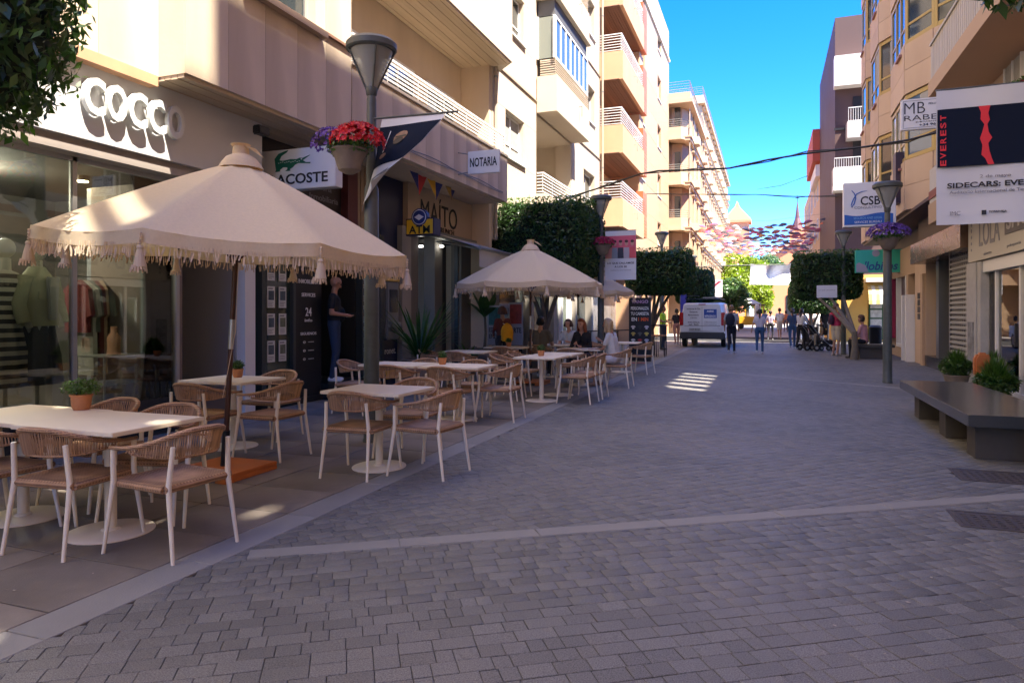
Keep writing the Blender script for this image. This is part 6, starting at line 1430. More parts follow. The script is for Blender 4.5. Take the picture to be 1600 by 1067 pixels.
# ---------------------------------------------------------------- overhead cables
def cable(label, P, Q, pxs, r_=.02, nm='overhead_cable'):
    P, Q = Vector(P), Vector(Q); n2 = Vector((-(Q - P).y, (Q - P).x, 0)).normalized(); C0 = Vector((0, 0, H)); pts = [P]
    for px, py in pxs:
        d = at(px, py, 1) - C0; k = (P - C0).dot(n2) / d.dot(n2); pts.append(C0 + d * k)
    pts.append(Q); m = MB(); m.tube(pts, r_, 6); m.tube([p + Vector((0, 0, -.05 * math.sin(i * 2.1))) for i, p in enumerate(pts)], r_ * .6, 5)
    tag(m.build(nm, dark), label, 'cable', 'cables across the street')
cable('thick black cable bundle sweeping up from the clipped tree to the big banner', onX(862, 318, -6.05), onX(1500, 196, 3.3), [(900, 305), (950, 290), (1000, 272), (1030, 267), (1090, 266), (1140, 263), (1200, 250), (1260, 240), (1350, 230), (1420, 219), (1465, 207)], .022)
cable('thin straight black cable crossing just above the hanging umbrellas', onX(1010, 303, -5.7), onX(1382, 305, 3.4), [(1060, 303), (1130, 305), (1180, 304), (1240, 307), (1310, 307)], .018)
cable('thin low cable holding up the white sheet', at(1060, 417, 37.2), at(1345, 421, 36.4), [(1172, 414), (1240, 413)], .015)
cable('fine string of tiny lights slanting up to the red-topped block', at(1183, 296, 60), at(1292, 262, 52), [(1220, 290), (1260, 276)], .015)
ws = thing('hanging_sheet', 'white cloth sheet hung across the street before the church', 'cloth banner', at(1206, 430, 37)); Ys = at(1206, 430, 37).y
def shf(u, v): p = onY(1173 + 67 * u - 2 * v, 412 + 33 * v + (3 * math.sin(u * 3.1) * (1 - v)), Ys); p.y += .25 * math.sin(u * 9 + v * 3) * (1 - v * .5) + .3 * math.sin(v * 4) * u; return p
bgrid(ws, 'cloth', shf, 20, 10, mat('sheet_white', (.65, .65, .68), .8))
# ---------------------------------------------------------------- colourful umbrellas hung over the street
ucol = [(.6, .05, .06), (.65, .62, .6), (.5, .08, .2), (.05, .07, .2), (.65, .15, .04), (.03, .03, .04), (.4, .42, .6), (.55, .3, .4), (.6, .58, .62), (.65, .32, .03)]
um = []
for c in ucol:
    m = MB(); n = 8; pr = [(.02, .2), (.2, .16), (.36, .06), (.42, 0)]
    m.add([(0, 0, .2)] + [(r_ * math.cos(6.283 * j / n), r_ * math.sin(6.283 * j / n), z) for r_, z in pr[1:] for j in range(n)], [(0, 1 + j, 1 + (j + 1) % n) for j in range(n)] + [(1 + i * n + j, 1 + (i + 1) * n + j, 1 + (i + 1) * n + (j + 1) % n, 1 + i * n + (j + 1) % n) for i in range(2) for j in range(n)])
    m.tube([(0, 0, -.25), (0, 0, .24)], .008, 3); mm = mat('umbrella_cloth', c, .7); translucent(mm, .15, (1, 1, 1)); um.append(m.mesh('hanging_umbrella', mm))
cn = ['red', 'white', 'crimson', 'navy', 'orange', 'black', 'pale violet', 'pink', 'light grey', 'amber']
k = 0
for iy in range(15):
    for ix in range(19):
        if k >= 285: break
        x = -4.5 + 9.0 * (ix + .5 + random.uniform(-.3, .3)) / 19; y = 48 + 1.45 * iy + random.uniform(-.4, .4); c = random.choices(range(10), [7, 3, 6, 4, 4, 3, 1, 3, 2, 2])[0]
        o = bpy.data.objects.new('hanging_umbrella', um[c]); COL.objects.link(o)
        o.location = (x, y, 7.3 + random.uniform(-.15, .15) - .25 * math.cos(x / 4.5 * 1.5)); o.rotation_euler = (random.uniform(-.3, .2), random.uniform(-.25, .25), random.uniform(0, 6)); s = random.uniform(.55, .8); o.scale = (s, s, s)
        tag(o, 'small open %s umbrella hung among the others high over the street' % cn[c], 'umbrella', '%s umbrellas hung over the street' % cn[c]); k += 1
m = MB()
for iy in range(8): m.tube([(-5.3, 48 + 3 * iy, 7.8), (0, 48 + 3 * iy, 7.5), (3.4, 48 + 3 * iy, 7.8)], .008, 3)
tag(m.build('support_wires', greym), 'thin wires carrying the coloured umbrellas', 'wires', kind='stuff')
# ---------------------------------------------------------------- van
vp = at(1097, 543, 30.2); van = thing('parked_van', 'white panel van with black roof rack seen from behind', 'van', (vp.x, vp.y, 0), R(-2))
vw = mat('van_white', (.62, .62, .63), .3, coat=.4, var=.03, vs=2); blk = mat('bumper_black', (.03, .03, .032), .55); redl = mat('tail_lamp', (.35, .01, .015), .2); tyre = mat('tyre', (.015, .015, .015), .8)
def vsec(y, zr, wt, wb, z0=.42): return [(-wb, y, z0), (-wb * 1.0, y, .95), (-wt - .04, y, zr - .3), (-wt, y, zr - .06), (-wt + .1, y, zr), (wt - .1, y, zr), (wt, y, zr - .06), (wt + .04, y, zr - .3), (wb, y, .95), (wb, y, z0)]
secs = [vsec(.0, 1.88, .76, .93), vsec(.06, 1.93, .8, .96), vsec(1.2, 1.97, .82, .96), vsec(2.6, 1.96, .82, .96), vsec(3.3, 1.6, .74, .95), vsec(3.5, 1.2, .8, .95), vsec(4.3, 1.05, .72, .9), vsec(4.5, .8, .7, .85)]
m = MB(); m.add([p for s in secs for p in s], [(i * 10 + j, i * 10 + (j + 1) % 10, (i + 1) * 10 + (j + 1) % 10, (i + 1) * 10 + j) for i in range(7) for j in range(10)] + [tuple(range(9, -1, -1)), tuple(range(70, 80))][::1])
m.build('body', vw, van, smooth=2)
MB().box(-.97, .97, -.09, .1, .36, .66).build('bumper', blk, van, bevel=.04)
for sx in (-1, 1):
    MB().box(min(sx * .8, sx * .965), max(sx * .8, sx * .965), -.035, .08, .95, 1.52).build('tail_light', redl, van, bevel=.02)
    for y in (.75, 3.7):
        w2 = MB(); Tw = Matrix.Translation((sx * .84, y, .33)) @ Matrix.Rotation(R(90), 4, 'Y'); w2.lathe([(.2, -.1), (.32, -.09), (.335, -.05), (.335, .05), (.32, .09), (.2, .1)], 24, T=Tw); wo_ = w2.build('wheel', tyre, van, smooth=2)
        MB().lathe([(.05, -.105), (.2, -.102), (.2, .102), (.05, .105)], 16, T=Tw).build('rim', alum, wo_)
    MB().box(min(sx * 1.02, sx * 1.14), max(sx * 1.02, sx * 1.14), 3.0, 3.12, 1.15, 1.38).build('mirror', blk, van, bevel=.03)
MB().box(-.72, .72, -.02, .02, .7, 1.75).build('rear_doors', vw, van, bevel=.03)
m = MB(); m.box(-.004, .004, -.026, -.021, .68, 1.77); m.box(-.76, .76, -.026, -.021, .93, .945); m.build('door_gap', dark, van)
MB().box(-.56, -.06, -.04, -.028, .72, .84).build('number_plate', mat('plate', (.35, .35, .33), .4), van)
TV = Matrix(((1, 0, 0, 0), (0, 0, -1, -.028), (0, 1, 0, 0), (0, 0, 0, 1)))
txt('1234 BCD', (-.31, .78, .013), .4, .07, TV, blacktx, van)
MB().box(.08, .62, -.035, -.022, 1.28, 1.66).build('blue_decal', mat('decal_blue', (.02, .06, .28), .4), van)
txt('AIRE', (.35, 1.57, .009), .3, .08, TV, whitetx, van, off=.02); txt('REFRIGERADO', (.35, 1.36, .009), .46, .09, TV, whitetx, van, off=.02)
for s, z, wd in (('Instalaciones de Clima', 1.68, .58), ('Sistemas', 1.55, .34), ('Mantenimiento', 1.41, .46), ('y Servicio', 1.28, .3), ('www.clima.es', 1.1, .5), ('tel. 965', .99, .42)): txt(s, (-.36, z, .002), wd, .075, TV, blacktx, van, off=.01)
txt('Climatizacion', (.36, 1.1, .002), .5, .05, TV, blacktx, van); txt('Frio industrial', (.36, 1.0, .002), .5, .04, TV, blacktx, van)
m = MB()
for y in (.2, 1.2, 2.2): m.tube([(-.72, y, 1.96), (-.72, y, 2.1), (.72, y, 2.1), (.72, y, 1.96)], .018, 6)
for x in (-.72, -.3, .1, .5, .72): m.tube([(x, .0, 2.12), (x, 2.4, 2.12)], .02, 6)
m.tube([(-.72, 0, 2.12), (-.72, 0, 2.24), (-.1, 0, 2.24), (-.1, 0, 2.12)], .015, 5); m.build('roof_rack', dark, van)
MB().box(.0, .6, .2, 2.2, 2.14, 2.2).build('ladder', greym, van); MB().box(-.15, .15, -.03, .0, 1.85, 1.89).build('brake_light', redl, van)
# ---------------------------------------------------------------- black advertising board
sb = at(1000, 566, 20.9); sg = thing('advertising_board', 'tall black board advertising printed T-shirts beside the terrace', 'sign', (sb.x, sb.y, 0), R(3))
MB().box(-.33, .33, -.03, .03, .03, 1.95).build('board', mat('board_black', (.012, .012, .016), .5), sg, bevel=.01)
TB = Matrix(((1, 0, 0, 0), (0, 0, -1, -.031), (0, 1, 0, 0), (0, 0, 0, 1)))
for s, z, wd, hh, mm in (('TANGO', 1.83, .5, .1, mat('pink_lilac', (.5, .3, .5), .5)), ('PERSONALIZA', 1.63, .54, .1, whitetx), ('TU CAMISETA', 1.47, .54, .1, whitetx), ('EN', 1.3, .16, .11, whitetx), ('1 MIN', 1.3, .3, .11, mat('orange_ink', (.8, .12, .02), .5))):
    txt(s, ({'EN': -.17, '1 MIN': .1}.get(s, 0), z, 0), wd, hh, TB, mm, sg, off=.03)
tee = [(-.03, 0), (.03, 0), (.035, .06), (.06, .05), (.07, .08), (.03, .11), (-.03, .11), (-.07, .08), (-.06, .05), (-.035, .06)]
i = 0
for r_ in range(3):
    for c in range(3):
        col_ = [(.6, .6, .6), (.03, .03, .03), (.5, .5, .55), (.6, .45, .1), (.1, .1, .1), (.6, .5, .1), (.6, .6, .6), (.5, .05, .05), (.55, .55, .6)][i]; i += 1
        MB().prism([(-.2 + .2 * c + x, 1.0 - .2 * r_ + y) for x, y in tee], 0, .004, 0, TB).build('printed_shirt', mat('shirt_print', col_, .5), sg)
MB().box(-.22, .22, .0, .004, .2, .32, 0, TB).build('red_footer', redink, sg)
# railing, high table, bins, background awnings
tr = thing('terrace_railing', 'black tubular railing closing the far end of the terrace', 'railing', at(945, 560, 19.8).xy.to_3d()); a_ = at(877, 600, 19.5); b_ = at(985, 600, 22)
m = MB()
for z in (.95, .55): m.tube([(a_.x, a_.y, z), (b_.x, b_.y, z)], .02, 6)
for i in range(6): p = a_.lerp(b_, i / 5); m.tube([(p.x, p.y, 0), (p.x, p.y, .95)], .018, 6)
m.build('rails', dark, tr, True)
ht = thing('bar_table', 'tall black bar table with stools beside the black board', 'table', at(1026, 555, 24.5).xy.to_3d()); MB().box(-.35, .35, -.3, .3, 1.03, 1.08).build('tabletop', dark, ht)
for x in (-.3, .3):
    for y in (-.25, .25): MB().tube([(x, y, 0), (x, y, 1.03)], .02, 6).build('leg', dark, ht)
for k in range(2):
    st = thing('bar_stool', ['black bar stool in front of the tall bar table, left one', 'black bar stool in front of the tall bar table, right one'][k], 'stool', (at(1020 + 12 * k, 560, 23.5)).xy.to_3d(), group='stools at the bar table'); MB().box(-.16, .16, -.16, .16, .7, .75).build('seat', mat('tan_seat', (.3, .15, .08), .6), st, bevel=.01)
    for x in (-.15, .15):
        for y in (-.15, .15): MB().tube([(x * 1.1, y * 1.1, 0), (x, y, .7)], .012, 5).build('leg', dark, st)
bn = thing('litter_bin', 'dark cylindrical litter bin by the children shop', 'bin', at(1368, 552, 27).xy.to_3d()); MB().lathe([(.2, 0), (.22, .05), (.22, .85), (.24, .88), (.24, .95), (.15, 1.02), (.02, 1.02)], 20).build('bin_body', dark, bn, smooth=2)
for k, (lb, px, py, D, wd, col_) in enumerate((('white pyramid market canopy behind the backpack man', 1160, 475, 62, 1.6, (.7, .68, .65)), ('narrow white folded parasol in the distant plaza', 1183, 490, 64, .3, (.7, .7, .68)), ('low white canopy under the right clipped trees', 1330, 425, 46, 1.2, (.6, .58, .55)))):
    p = at(px, py, D); t = thing('market_canopy', lb, 'canopy', (p.x, p.y, 0)); z = p.z; m = MB()
    if k == 1: m.lathe([(.08, .8), (.25, 1.2), (.2, 2.2), (.05, z + 1)], 10)
    else: m.add([(-wd, -wd, z), (wd, -wd, z), (wd, wd, z), (-wd, wd, z), (0, 0, z + .9)], [(0, 1, 4), (1, 2, 4), (2, 3, 4), (3, 0, 4)])
    m.build('fabric', mat('canopy_white', col_, .8), t); 
    if k != 1:
        for sx in (-1, 1):
            for sy in (-1, 1): MB().tube([(sx * wd * .95, sy * wd * .95, 0), (sx * wd * .95, sy * wd * .95, z)], .03, 5).build('post', whitem, t)
    else: MB().tube([(0, 0, 0), (0, 0, 1)], .03, 5).build('pole', whitem, t)
tt = thing('tourist_train', 'yellow tourist train carriage in the distance behind the backpack man', 'vehicle', at(1172, 520, 66).xy.to_3d()); ym = mat('train_yellow', (.65, .35, .02), .4)
MB().box(-1.3, 1.3, -.8, .8, .4, 1.2).build('body', ym, tt, bevel=.08); MB().box(-1.35, 1.35, -.85, .85, 2.2, 2.35).build('roof', mat('train_roof', (.12, .06, .03), .5), tt, bevel=.04)
for x in (-1.2, -.4, .4, 1.2): MB().box(x - .05, x + .05, -.8, -.72, 1.2, 2.2).build('roof_post', ym, tt)
for x in (-.8, .8): MB().lathe([(.1, -.06), (.28, -.06), (.28, .06), (.1, .06)], 14, T=Matrix.Translation((x, -.82, .28)) @ Matrix.Rotation(R(90), 4, 'X')).build('wheel', tyre, tt)
fh = thing('lamp_bracket_sign', 'blue vertical banner sign by the forked clipped tree', 'sign', at(1068, 500, 31).xy.to_3d()); MB().box(-.12, .12, -.02, .02, 1.1, 2.6).build('cloth', mat('royal_blue', (.05, .05, .35), .6), fh); MB().tube([(-.14, 0, 0), (-.14, 0, 2.65)], .02, 6).build('pole', greym, fh)
# ---------------------------------------------------------------- people
skins = {'fair': mat('skin_fair', (.5, .27, .18), .55, var=.06, vs=12), 'tan': mat('skin_tan', (.36, .18, .11), .55, var=.06, vs=12), 'dark': mat('skin_dark', (.1, .05, .03), .55)}
def capsules(segs, n=12):
    """overlapping tapered capsules as one soup, later fused by a voxel remesh"""
    m = MB()
    for a, b, ra, rb, *_ in segs:
        a, b = Vector(a), Vector(b); d = b - a; L = max(d.length, 1e-4); t = d / L; pts = []; rs = []
        for k in range(4): q = math.pi / 2 * k / 4; pts.append(a - t * ra * math.cos(q)); rs.append(max(.002, ra * math.sin(q)))
        pts.append(a); rs.append(ra); pts.append(b); rs.append(rb)
        for k in range(3, -1, -1): q = math.pi / 2 * k / 4; pts.append(b + t * rb * math.cos(q)); rs.append(max(.002, rb * math.sin(q)))
        m.tube(pts, rs, n)
    return m
def fuse(name, segs, mats, parent, vox=.02, smooth_it=2, extra=None):
    m = capsules(segs)
    if extra: extra(m)
    me = bpy.data.meshes.new(name); me.from_pydata(m.v, [], m.f); o = bpy.data.objects.new(name, me); COL.objects.link(o)
    md = o.modifiers.new('r', 'REMESH'); md.mode = 'VOXEL'; md.voxel_size = vox; md.use_smooth_shade = True
    if smooth_it: ms = o.modifiers.new('s', 'SMOOTH'); ms.factor = .6; ms.iterations = smooth_it
    dg = bpy.context.evaluated_depsgraph_get(); me2 = bpy.data.meshes.new_from_object(o.evaluated_get(dg)); bpy.data.objects.remove(o); bpy.data.meshes.remove(me)
    me2.name = name
    for q in mats: me2.materials.append(q)
    if len(mats) > 1 and len(me2.polygons):
        k = len(me2.polygons); C = np.empty(k * 3, np.float32); me2.polygons.foreach_get('center', C); C = C.reshape(-1, 3); best = np.full(k, 1e9); idx = np.zeros(k, np.int32)
        for s in segs:
            a, b = np.array(s[0]), np.array(s[1]); ab = b - a; t = np.clip(((C - a) @ ab) / max(1e-9, ab @ ab), 0, 1); d = np.linalg.norm(C - a - t[:, None] * ab, axis=1) - (s[2] + (s[3] - s[2]) * t)
            w = d < best; best[w] = d[w]; idx[w] = s[4]
        me2.polygons.foreach_set('material_index', idx)
    me2.polygons.foreach_set('use_smooth', [True] * len(me2.polygons)); me2.update()
    o = bpy.data.objects.new(name, me2); COL.objects.link(o); o.parent = parent; return o
def person(label, x, y, rz, pose='stand', sex='f', h=1.7, top=(.5, .5, .5), bot=(.05, .06, .12), shoe=(.6, .6, .6), skin='fair', hair=None, hcol=(.03, .02, .015), sleeves='short', legs='long', arms=None, z=0, vox=.022, lean=0, stride=0, head=(0, 0), fat=1.0, fine=False, group=None, seat=.46):
    t = thing('person', label, 'person', (x, y, z), R(rz), group=group); S = h / 1.72
    tm, bm_, sm_ = mat('shirt', top, .85, var=.08, vs=9), mat('trousers', bot, .85, var=.1, vs=7), mat('shoes', shoe, .6); sk = skins[skin]
    SK, TP, BT, SH = 0, 1, 2, 3; G = []
    ws = .165 if sex == 'm' else .145; hp = .09 if sex == 'm' else .1
    sit = pose == 'sit'; pz = (seat + .1) / S if sit else .93
    def P(*p): return (p[0] * S, p[1] * S, p[2] * S)
    def up(zz): return zz - .93 + pz      # torso heights move with the pelvis
    def T_(x_, y_, z_): return P(x_, y_ + (z_ - .93) * lean, up(z_))
    leg_t = BT if legs == 'long' else SK
    for sx in (-1, 1):
        st = stride * sx
        if sit: hip, knee, ank = P(sx * hp, 0, pz), P(sx * (hp + .04), .42, pz - .01), P(sx * (hp + .03), .4, .08)
        else: hip, knee, ank = P(sx * hp, 0, .93), P(sx * hp, .03 + st * .55, .5), P(sx * hp, -.03 + st * 1.0 - (.06 if st < 0 else 0), .085 + (.05 if st < 0 else 0))
        kn = Vector(knee); an = Vector(ank); hi = Vector(hip)
        G.append((hi, kn, .088 * S * fat, .06 * S, BT)); 
        if legs == 'shorts': 
            mid = hi.lerp(kn, .8); G[-1] = (hi, mid, .092 * S * fat, .082 * S, BT); G.append((mid, kn, .06 * S, .052 * S, SK))
        G.append((kn, an, (.058 if legs == 'long' else .05) * S, (.045 if legs == 'long' else .033) * S, leg_t))
        G.append((an + Vector((0, -.03, -.035)) * S, an + Vector((sx * .015, .14, -.05)) * S, .042 * S, .034 * S, SH))
    k = fat
    for sx in (-1, 1):
        G.append((T_(sx * .06, 0, .95), T_(sx * .05, .0, 1.12), .098 * S * k, (.09 if sex == 'm' else .078) * S * k, BT if not sit else TP))
        G.append((T_(sx * .055, 0, 1.05), T_(sx * .075, .0, 1.34), (.1 if sex == 'm' else .086) * S * k, .1 * S, TP))
        G.append((T_(sx * .05, -.005, 1.4), T_(sx * ws, -.01, 1.415), .06 * S, .058 * S, TP))
    if sex == 'f': 
        for sx in (-1, 1): G.append((T_(sx * .065, .06, 1.27), T_(sx * .065, .07, 1.26), .056 * S, .05 * S, TP))
    if k > 1.05: G.append((T_(0, .07, 1.08), T_(0, .07, 1.15), .1 * S * k, .1 * S * k, TP))
    G.append((T_(0, -.01, 1.42), T_(0, .005, 1.54), .055 * S, .05 * S, SK))
    hd = Vector(T_(0, .02 + lean * .1, 1.625)); hr, hpz = head
    hm = Matrix.Translation(hd) @ Matrix.Rotation(R(hr), 4, 'Z') @ Matrix.Rotation(R(hpz), 4, 'X')
    def Hd(x_, y_, z_): return hm @ (Vector((x_, y_, z_)) * S)
    G.append((Hd(0, -.015, .03), Hd(0, .0, .035), .092 * S, .085 * S, SK)); G.append((Hd(0, .02, -.01), Hd(0, .035, -.06), .066 * S, .045 * S, SK)); G.append((Hd(0, .085, .01), Hd(0, .1, -.02), .012 * S, .015 * S, SK))
    for sx in (-1, 1): G.append((Hd(sx * .083, -.005, .015), Hd(sx * .085, -.01, -.015), .014 * S, .01 * S, SK))
    arms = arms or [((-.235, -.03, 1.15), (-.24, .06, .9)), ((.235, -.03, 1.15), (.24, .06, .9))]
    for i, sx in enumerate((-1, 1)):
        e, w_ = arms[i]; sh = Vector(T_(sx * (ws + .015), -.01, 1.41)); e = Vector(T_(*e)); w_ = Vector(T_(*w_)); ar = (.05 if sex == 'm' else .04) * S
        if sleeves == 'long': G.append((sh, e, ar * 1.1, ar * .9, TP)); G.append((e, w_, ar * .9, ar * .68, TP))
        elif sleeves == 'none': G.append((sh, e, ar, ar * .8, SK)); G.append((e, w_, ar * .8, ar * .52, SK))
        else: mid = sh.lerp(e, .62); G.append((sh, mid, ar * 1.25, ar * 1.2, TP)); G.append((mid, e, ar * .88, ar * .8, SK)); G.append((e, w_, ar * .8, ar * .52, SK))
        d = (w_ - e).normalized(); sd = d.orthogonal().normalized() if not fine else d.cross(Vector((0, 0, 1))).normalized()
        pc = w_ + d * .05 * S; G.append((w_ + d * .015, pc, .027 * S, .03 * S, SK))
        nrm = sd.cross(d)
        for f, (off, ln) in enumerate(((-.026, .05), (-.009, .062), (.009, .058), (.025, .045))):
            b0 = pc + sd * off * S + d * .015 * S; b1 = b0 + d * ln * .6 * S + nrm * .008 * S; b2_ = b1 + d * ln * .35 * S + nrm * .022 * S
            G.append((b0, b1, .0095 * S, .009 * S, SK)); G.append((b1, b2_, .009 * S, .0075 * S, SK))
        G.append((w_ + d * .03 * S - sd * .02 * S, w_ + d * .06 * S - sd * .045 * S + nrm * .015, .012 * S, .009 * S, SK))
    G = [(tuple(g[0]), tuple(g[1]), g[2], g[3], g[4]) for g in G]
    fuse('body', G, [sk, tm, bm_, sm_], t, vox)
    eye = MB()
    for sx in (-1, 1): eye.ball(Hd(sx * .033, .082, .022), .011 * S, 8)
    eye.build('eyes', dark, t)
    if hair:
        hmat = mat('hair', hcol, .5, var=.3, vs=30); Hs = []
        if hair != 'stubble': Hs += [(Hd(0, -.035, .05), Hd(0, -.01, .07), .092 * S, .082 * S, 0), (Hd(-.03, -.045, .0), Hd(.03, -.045, .0), .07 * S, .07 * S, 0)]
        if hair == 'long': Hs += [(Hd(sx * .05, -.06, .0), Hd(sx * .06, -.07, -.22), .055 * S, .04 * S, 0) for sx in (-1, 0, 1)] + [(Hd(sx * .075, .0, .02), Hd(sx * .085, .02, -.14), .03 * S, .022 * S, 0) for sx in (-1, 1)]
        if hair == 'pony': Hs += [(Hd(0, -.1, .04), Hd(0, -.13, -.02), .035 * S, .04 * S, 0), (Hd(0, -.13, -.02), Hd(0, -.12, -.24), .038 * S, .018 * S, 0)]
        if hair == 'curly': Hs += [(Hd(.07 * math.cos(a), .06 * math.sin(a) - .03, .03 + .03 * math.sin(3 * a)), Hd(.09 * math.cos(a), .08 * math.sin(a) - .03, -.03), .045 * S, .04 * S, 0) for a in [i * .78 + 2.6 for i in range(6)]]
        fuse('hair', [(tuple(g[0]), tuple(g[1]), g[2], g[3], 0) for g in Hs], [hmat], t, .016)
    t['S'] = S; return t, Hd, T_
# man in the doorway
dm = at(521, 590, 11.35); 
dmat = (.008, .008, .01)
t, Hd, T_ = person('bald man in black polo shirt and jeans standing in the agency doorway', -7.08, onX(521, 560, -7.1).y, -62, 'stand', 'm', 1.8, dmat, (.02, .035, .075), (.6, .6, .6), 'tan', None, arms=[((-.25, -.02, 1.14), (-.09, .2, 1.1)), ((.25, -.02, 1.14), (.1, .22, 1.1))], z=.285, vox=.0125, head=(10, -24), fat=1.1, fine=True)
gl = MB()
for sx in (-1, 1): gl.tube([Hd(sx * .033 + .024 * math.cos(a), .1, .022 + .018 * math.sin(a)) for a in [i * .7854 for i in range(9)]], .0022, 4); gl.tube([Hd(sx * .057, .098, .025), Hd(sx * .086, .0, .03)], .0022, 4)
gl.tube([Hd(-.009, .102, .026), Hd(.009, .102, .026)], .0022, 4); gl.build('glasses', dark, t)
ph = thing('mobile_phone', 'dark phone held by the man in the agency doorway', 'phone', t.matrix_basis @ Vector(T_(0, .33, 1.13)), R(-62)); MB().box(-.037, .037, -.07, .07, 0, .009).build('phone_case', dark, ph, bevel=.003)
MB().tube([T_(-.1, .205, 1.1), T_(-.115, .19, 1.1)], .034, 10).build('watch', alum, t)
def bag(t, T_, c, sz, col, nm='backpack', straps=True):
    m = mat(nm + '_cloth', col, .8, var=.1, vs=8); a = MB(); p = Vector(T_(*c)); a.ball(p, sz, 14); a.box(p.x - sz[0] * .8, p.x + sz[0] * .8, p.y - sz[1] * .7, p.y + sz[1] * .7, p.z - sz[2] * .85, p.z + sz[2] * .5)
    a.build(nm, m, t, smooth=2, bevel=.02)
    if straps:
        b = MB()
        for sx in (-1, 1): b.tube([T_(sx * .11, -.1, 1.15), T_(sx * .12, -.02, 1.49), T_(sx * .11, .11, 1.35), T_(sx * .14, .1, 1.12)], .012, 5)
        b.build('strap', dark, t)
g_ = 'people strolling towards the church'
q = at(785, 590, 15.6); t, Hd, T_ = person('woman in reddish patterned top walking behind the tables with a yellow bag on her back', q.x, q.y, 40, 'stand', 'f', 1.6, (.12, .03, .03), (.02, .02, .03), (.1, .05, .03), 'tan', 'curly', (.09, .03, .02), sleeves='long', stride=.12, vox=.018, arms=[((-.23, .0, 1.15), (-.16, .2, 1.05)), ((.23, -.03, 1.15), (.22, .1, .95))])
bag(t, T_, (.05, -.2, 1.12), (.15, .1, .22), (.75, .35, .01), 'yellow_bag', False); MB().tube([T_(-.12, .08, 1.42), T_(.05, -.15, 1.3), T_(.16, -.1, 1.0)], .01, 5).build('strap', whitem, t)
t, Hd, T_ = person('person in grey shirt seated with back to the camera under the middle parasol', -4.85, 14.9, 4, 'sit', 'm', 1.74, (.13, .12, .1), (.05, .05, .06), hair='short', hcol=(.015, .01, .01), vox=.02, arms=[((-.27, .08, 1.14), (-.18, .33, 1.12)), ((.27, .08, 1.14), (.18, .33, 1.12))], lean=.12, fat=1.1)
t, Hd, T_ = person('curly dark-haired woman in white seated facing the person in grey', -4.42, 15.9, 172, 'sit', 'f', 1.62, (.45, .45, .48), (.05, .05, .07), hair='curly', hcol=(.05, .02, .015), vox=.018, arms=[((-.25, .1, 1.15), (-.1, .3, 1.2)), ((.24, .1, 1.14), (.18, .34, 1.12))], lean=.12)
t, Hd, T_ = person('woman with long red hair and dark cardigan seated behind the two women table', -3.75, 14.55, 175, 'sit', 'f', 1.66, (.025, .02, .02), (.03, .03, .04), hair='long', hcol=(.2, .05, .015), vox=.018, sleeves='long', arms=[((-.24, .12, 1.12), (-.08, .3, 1.15)), ((.24, .12, 1.12), (.08, .3, 1.2))], lean=.15, head=(-10, -8))
t, Hd, T_ = person('blonde woman in white top and white shorts seated on the kerb side of the terrace', -2.88, 13.75, 78, 'sit', 'f', 1.68, (.62, .58, .52), (.6, .58, .6), (.35, .2, .12), 'tan', hair='long', hcol=(.45, .3, .15), legs='shorts', vox=.017, arms=[((-.24, .12, 1.14), (-.2, .36, 1.12)), ((.24, .12, 1.14), (.12, .32, 1.3))], lean=.2, fat=1.08)
q = at(1036, 552, 28); t, Hd, T_ = person('worker in yellow high-visibility shirt standing at the bar table', q.x, q.y, -100, 'stand', 'm', 1.75, (.45, .7, .02), (.03, .04, .07), (.05, .05, .05), 'tan', 'short', sleeves='short', arms=[((-.25, .0, 1.14), (-.12, .25, 1.2)), ((.25, 0, 1.14), (.15, .28, 1.1))])
q = at(1143, 552, 25.4); t, Hd, T_ = person('person with dark backpack and loose dark trousers walking away beside the van', q.x, q.y, 0, 'stand', 'm', 1.74, (.32, .33, .33), (.012, .013, .025), (.4, .4, .42), 'tan', 'short', (.22, .12, .05), stride=.1, fat=1.05); bag(t, T_, (-.04, -.17, 1.24), (.17, .1, .25), (.012, .015, .03))
q = at(1187, 552, 25.4); t, Hd, T_ = person('woman in pale striped top and jeans walking alone in the middle of the street', q.x, q.y, 0, 'stand', 'f', 1.6, (.55, .5, .54), (.03, .08, .17), (.6, .6, .6), 'fair', 'pony', (.012, .01, .01), stride=.07, fat=1.1, arms=[((-.25, -.02, 1.15), (-.3, .04, .92)), ((.25, -.02, 1.15), (.3, .04, .92))])
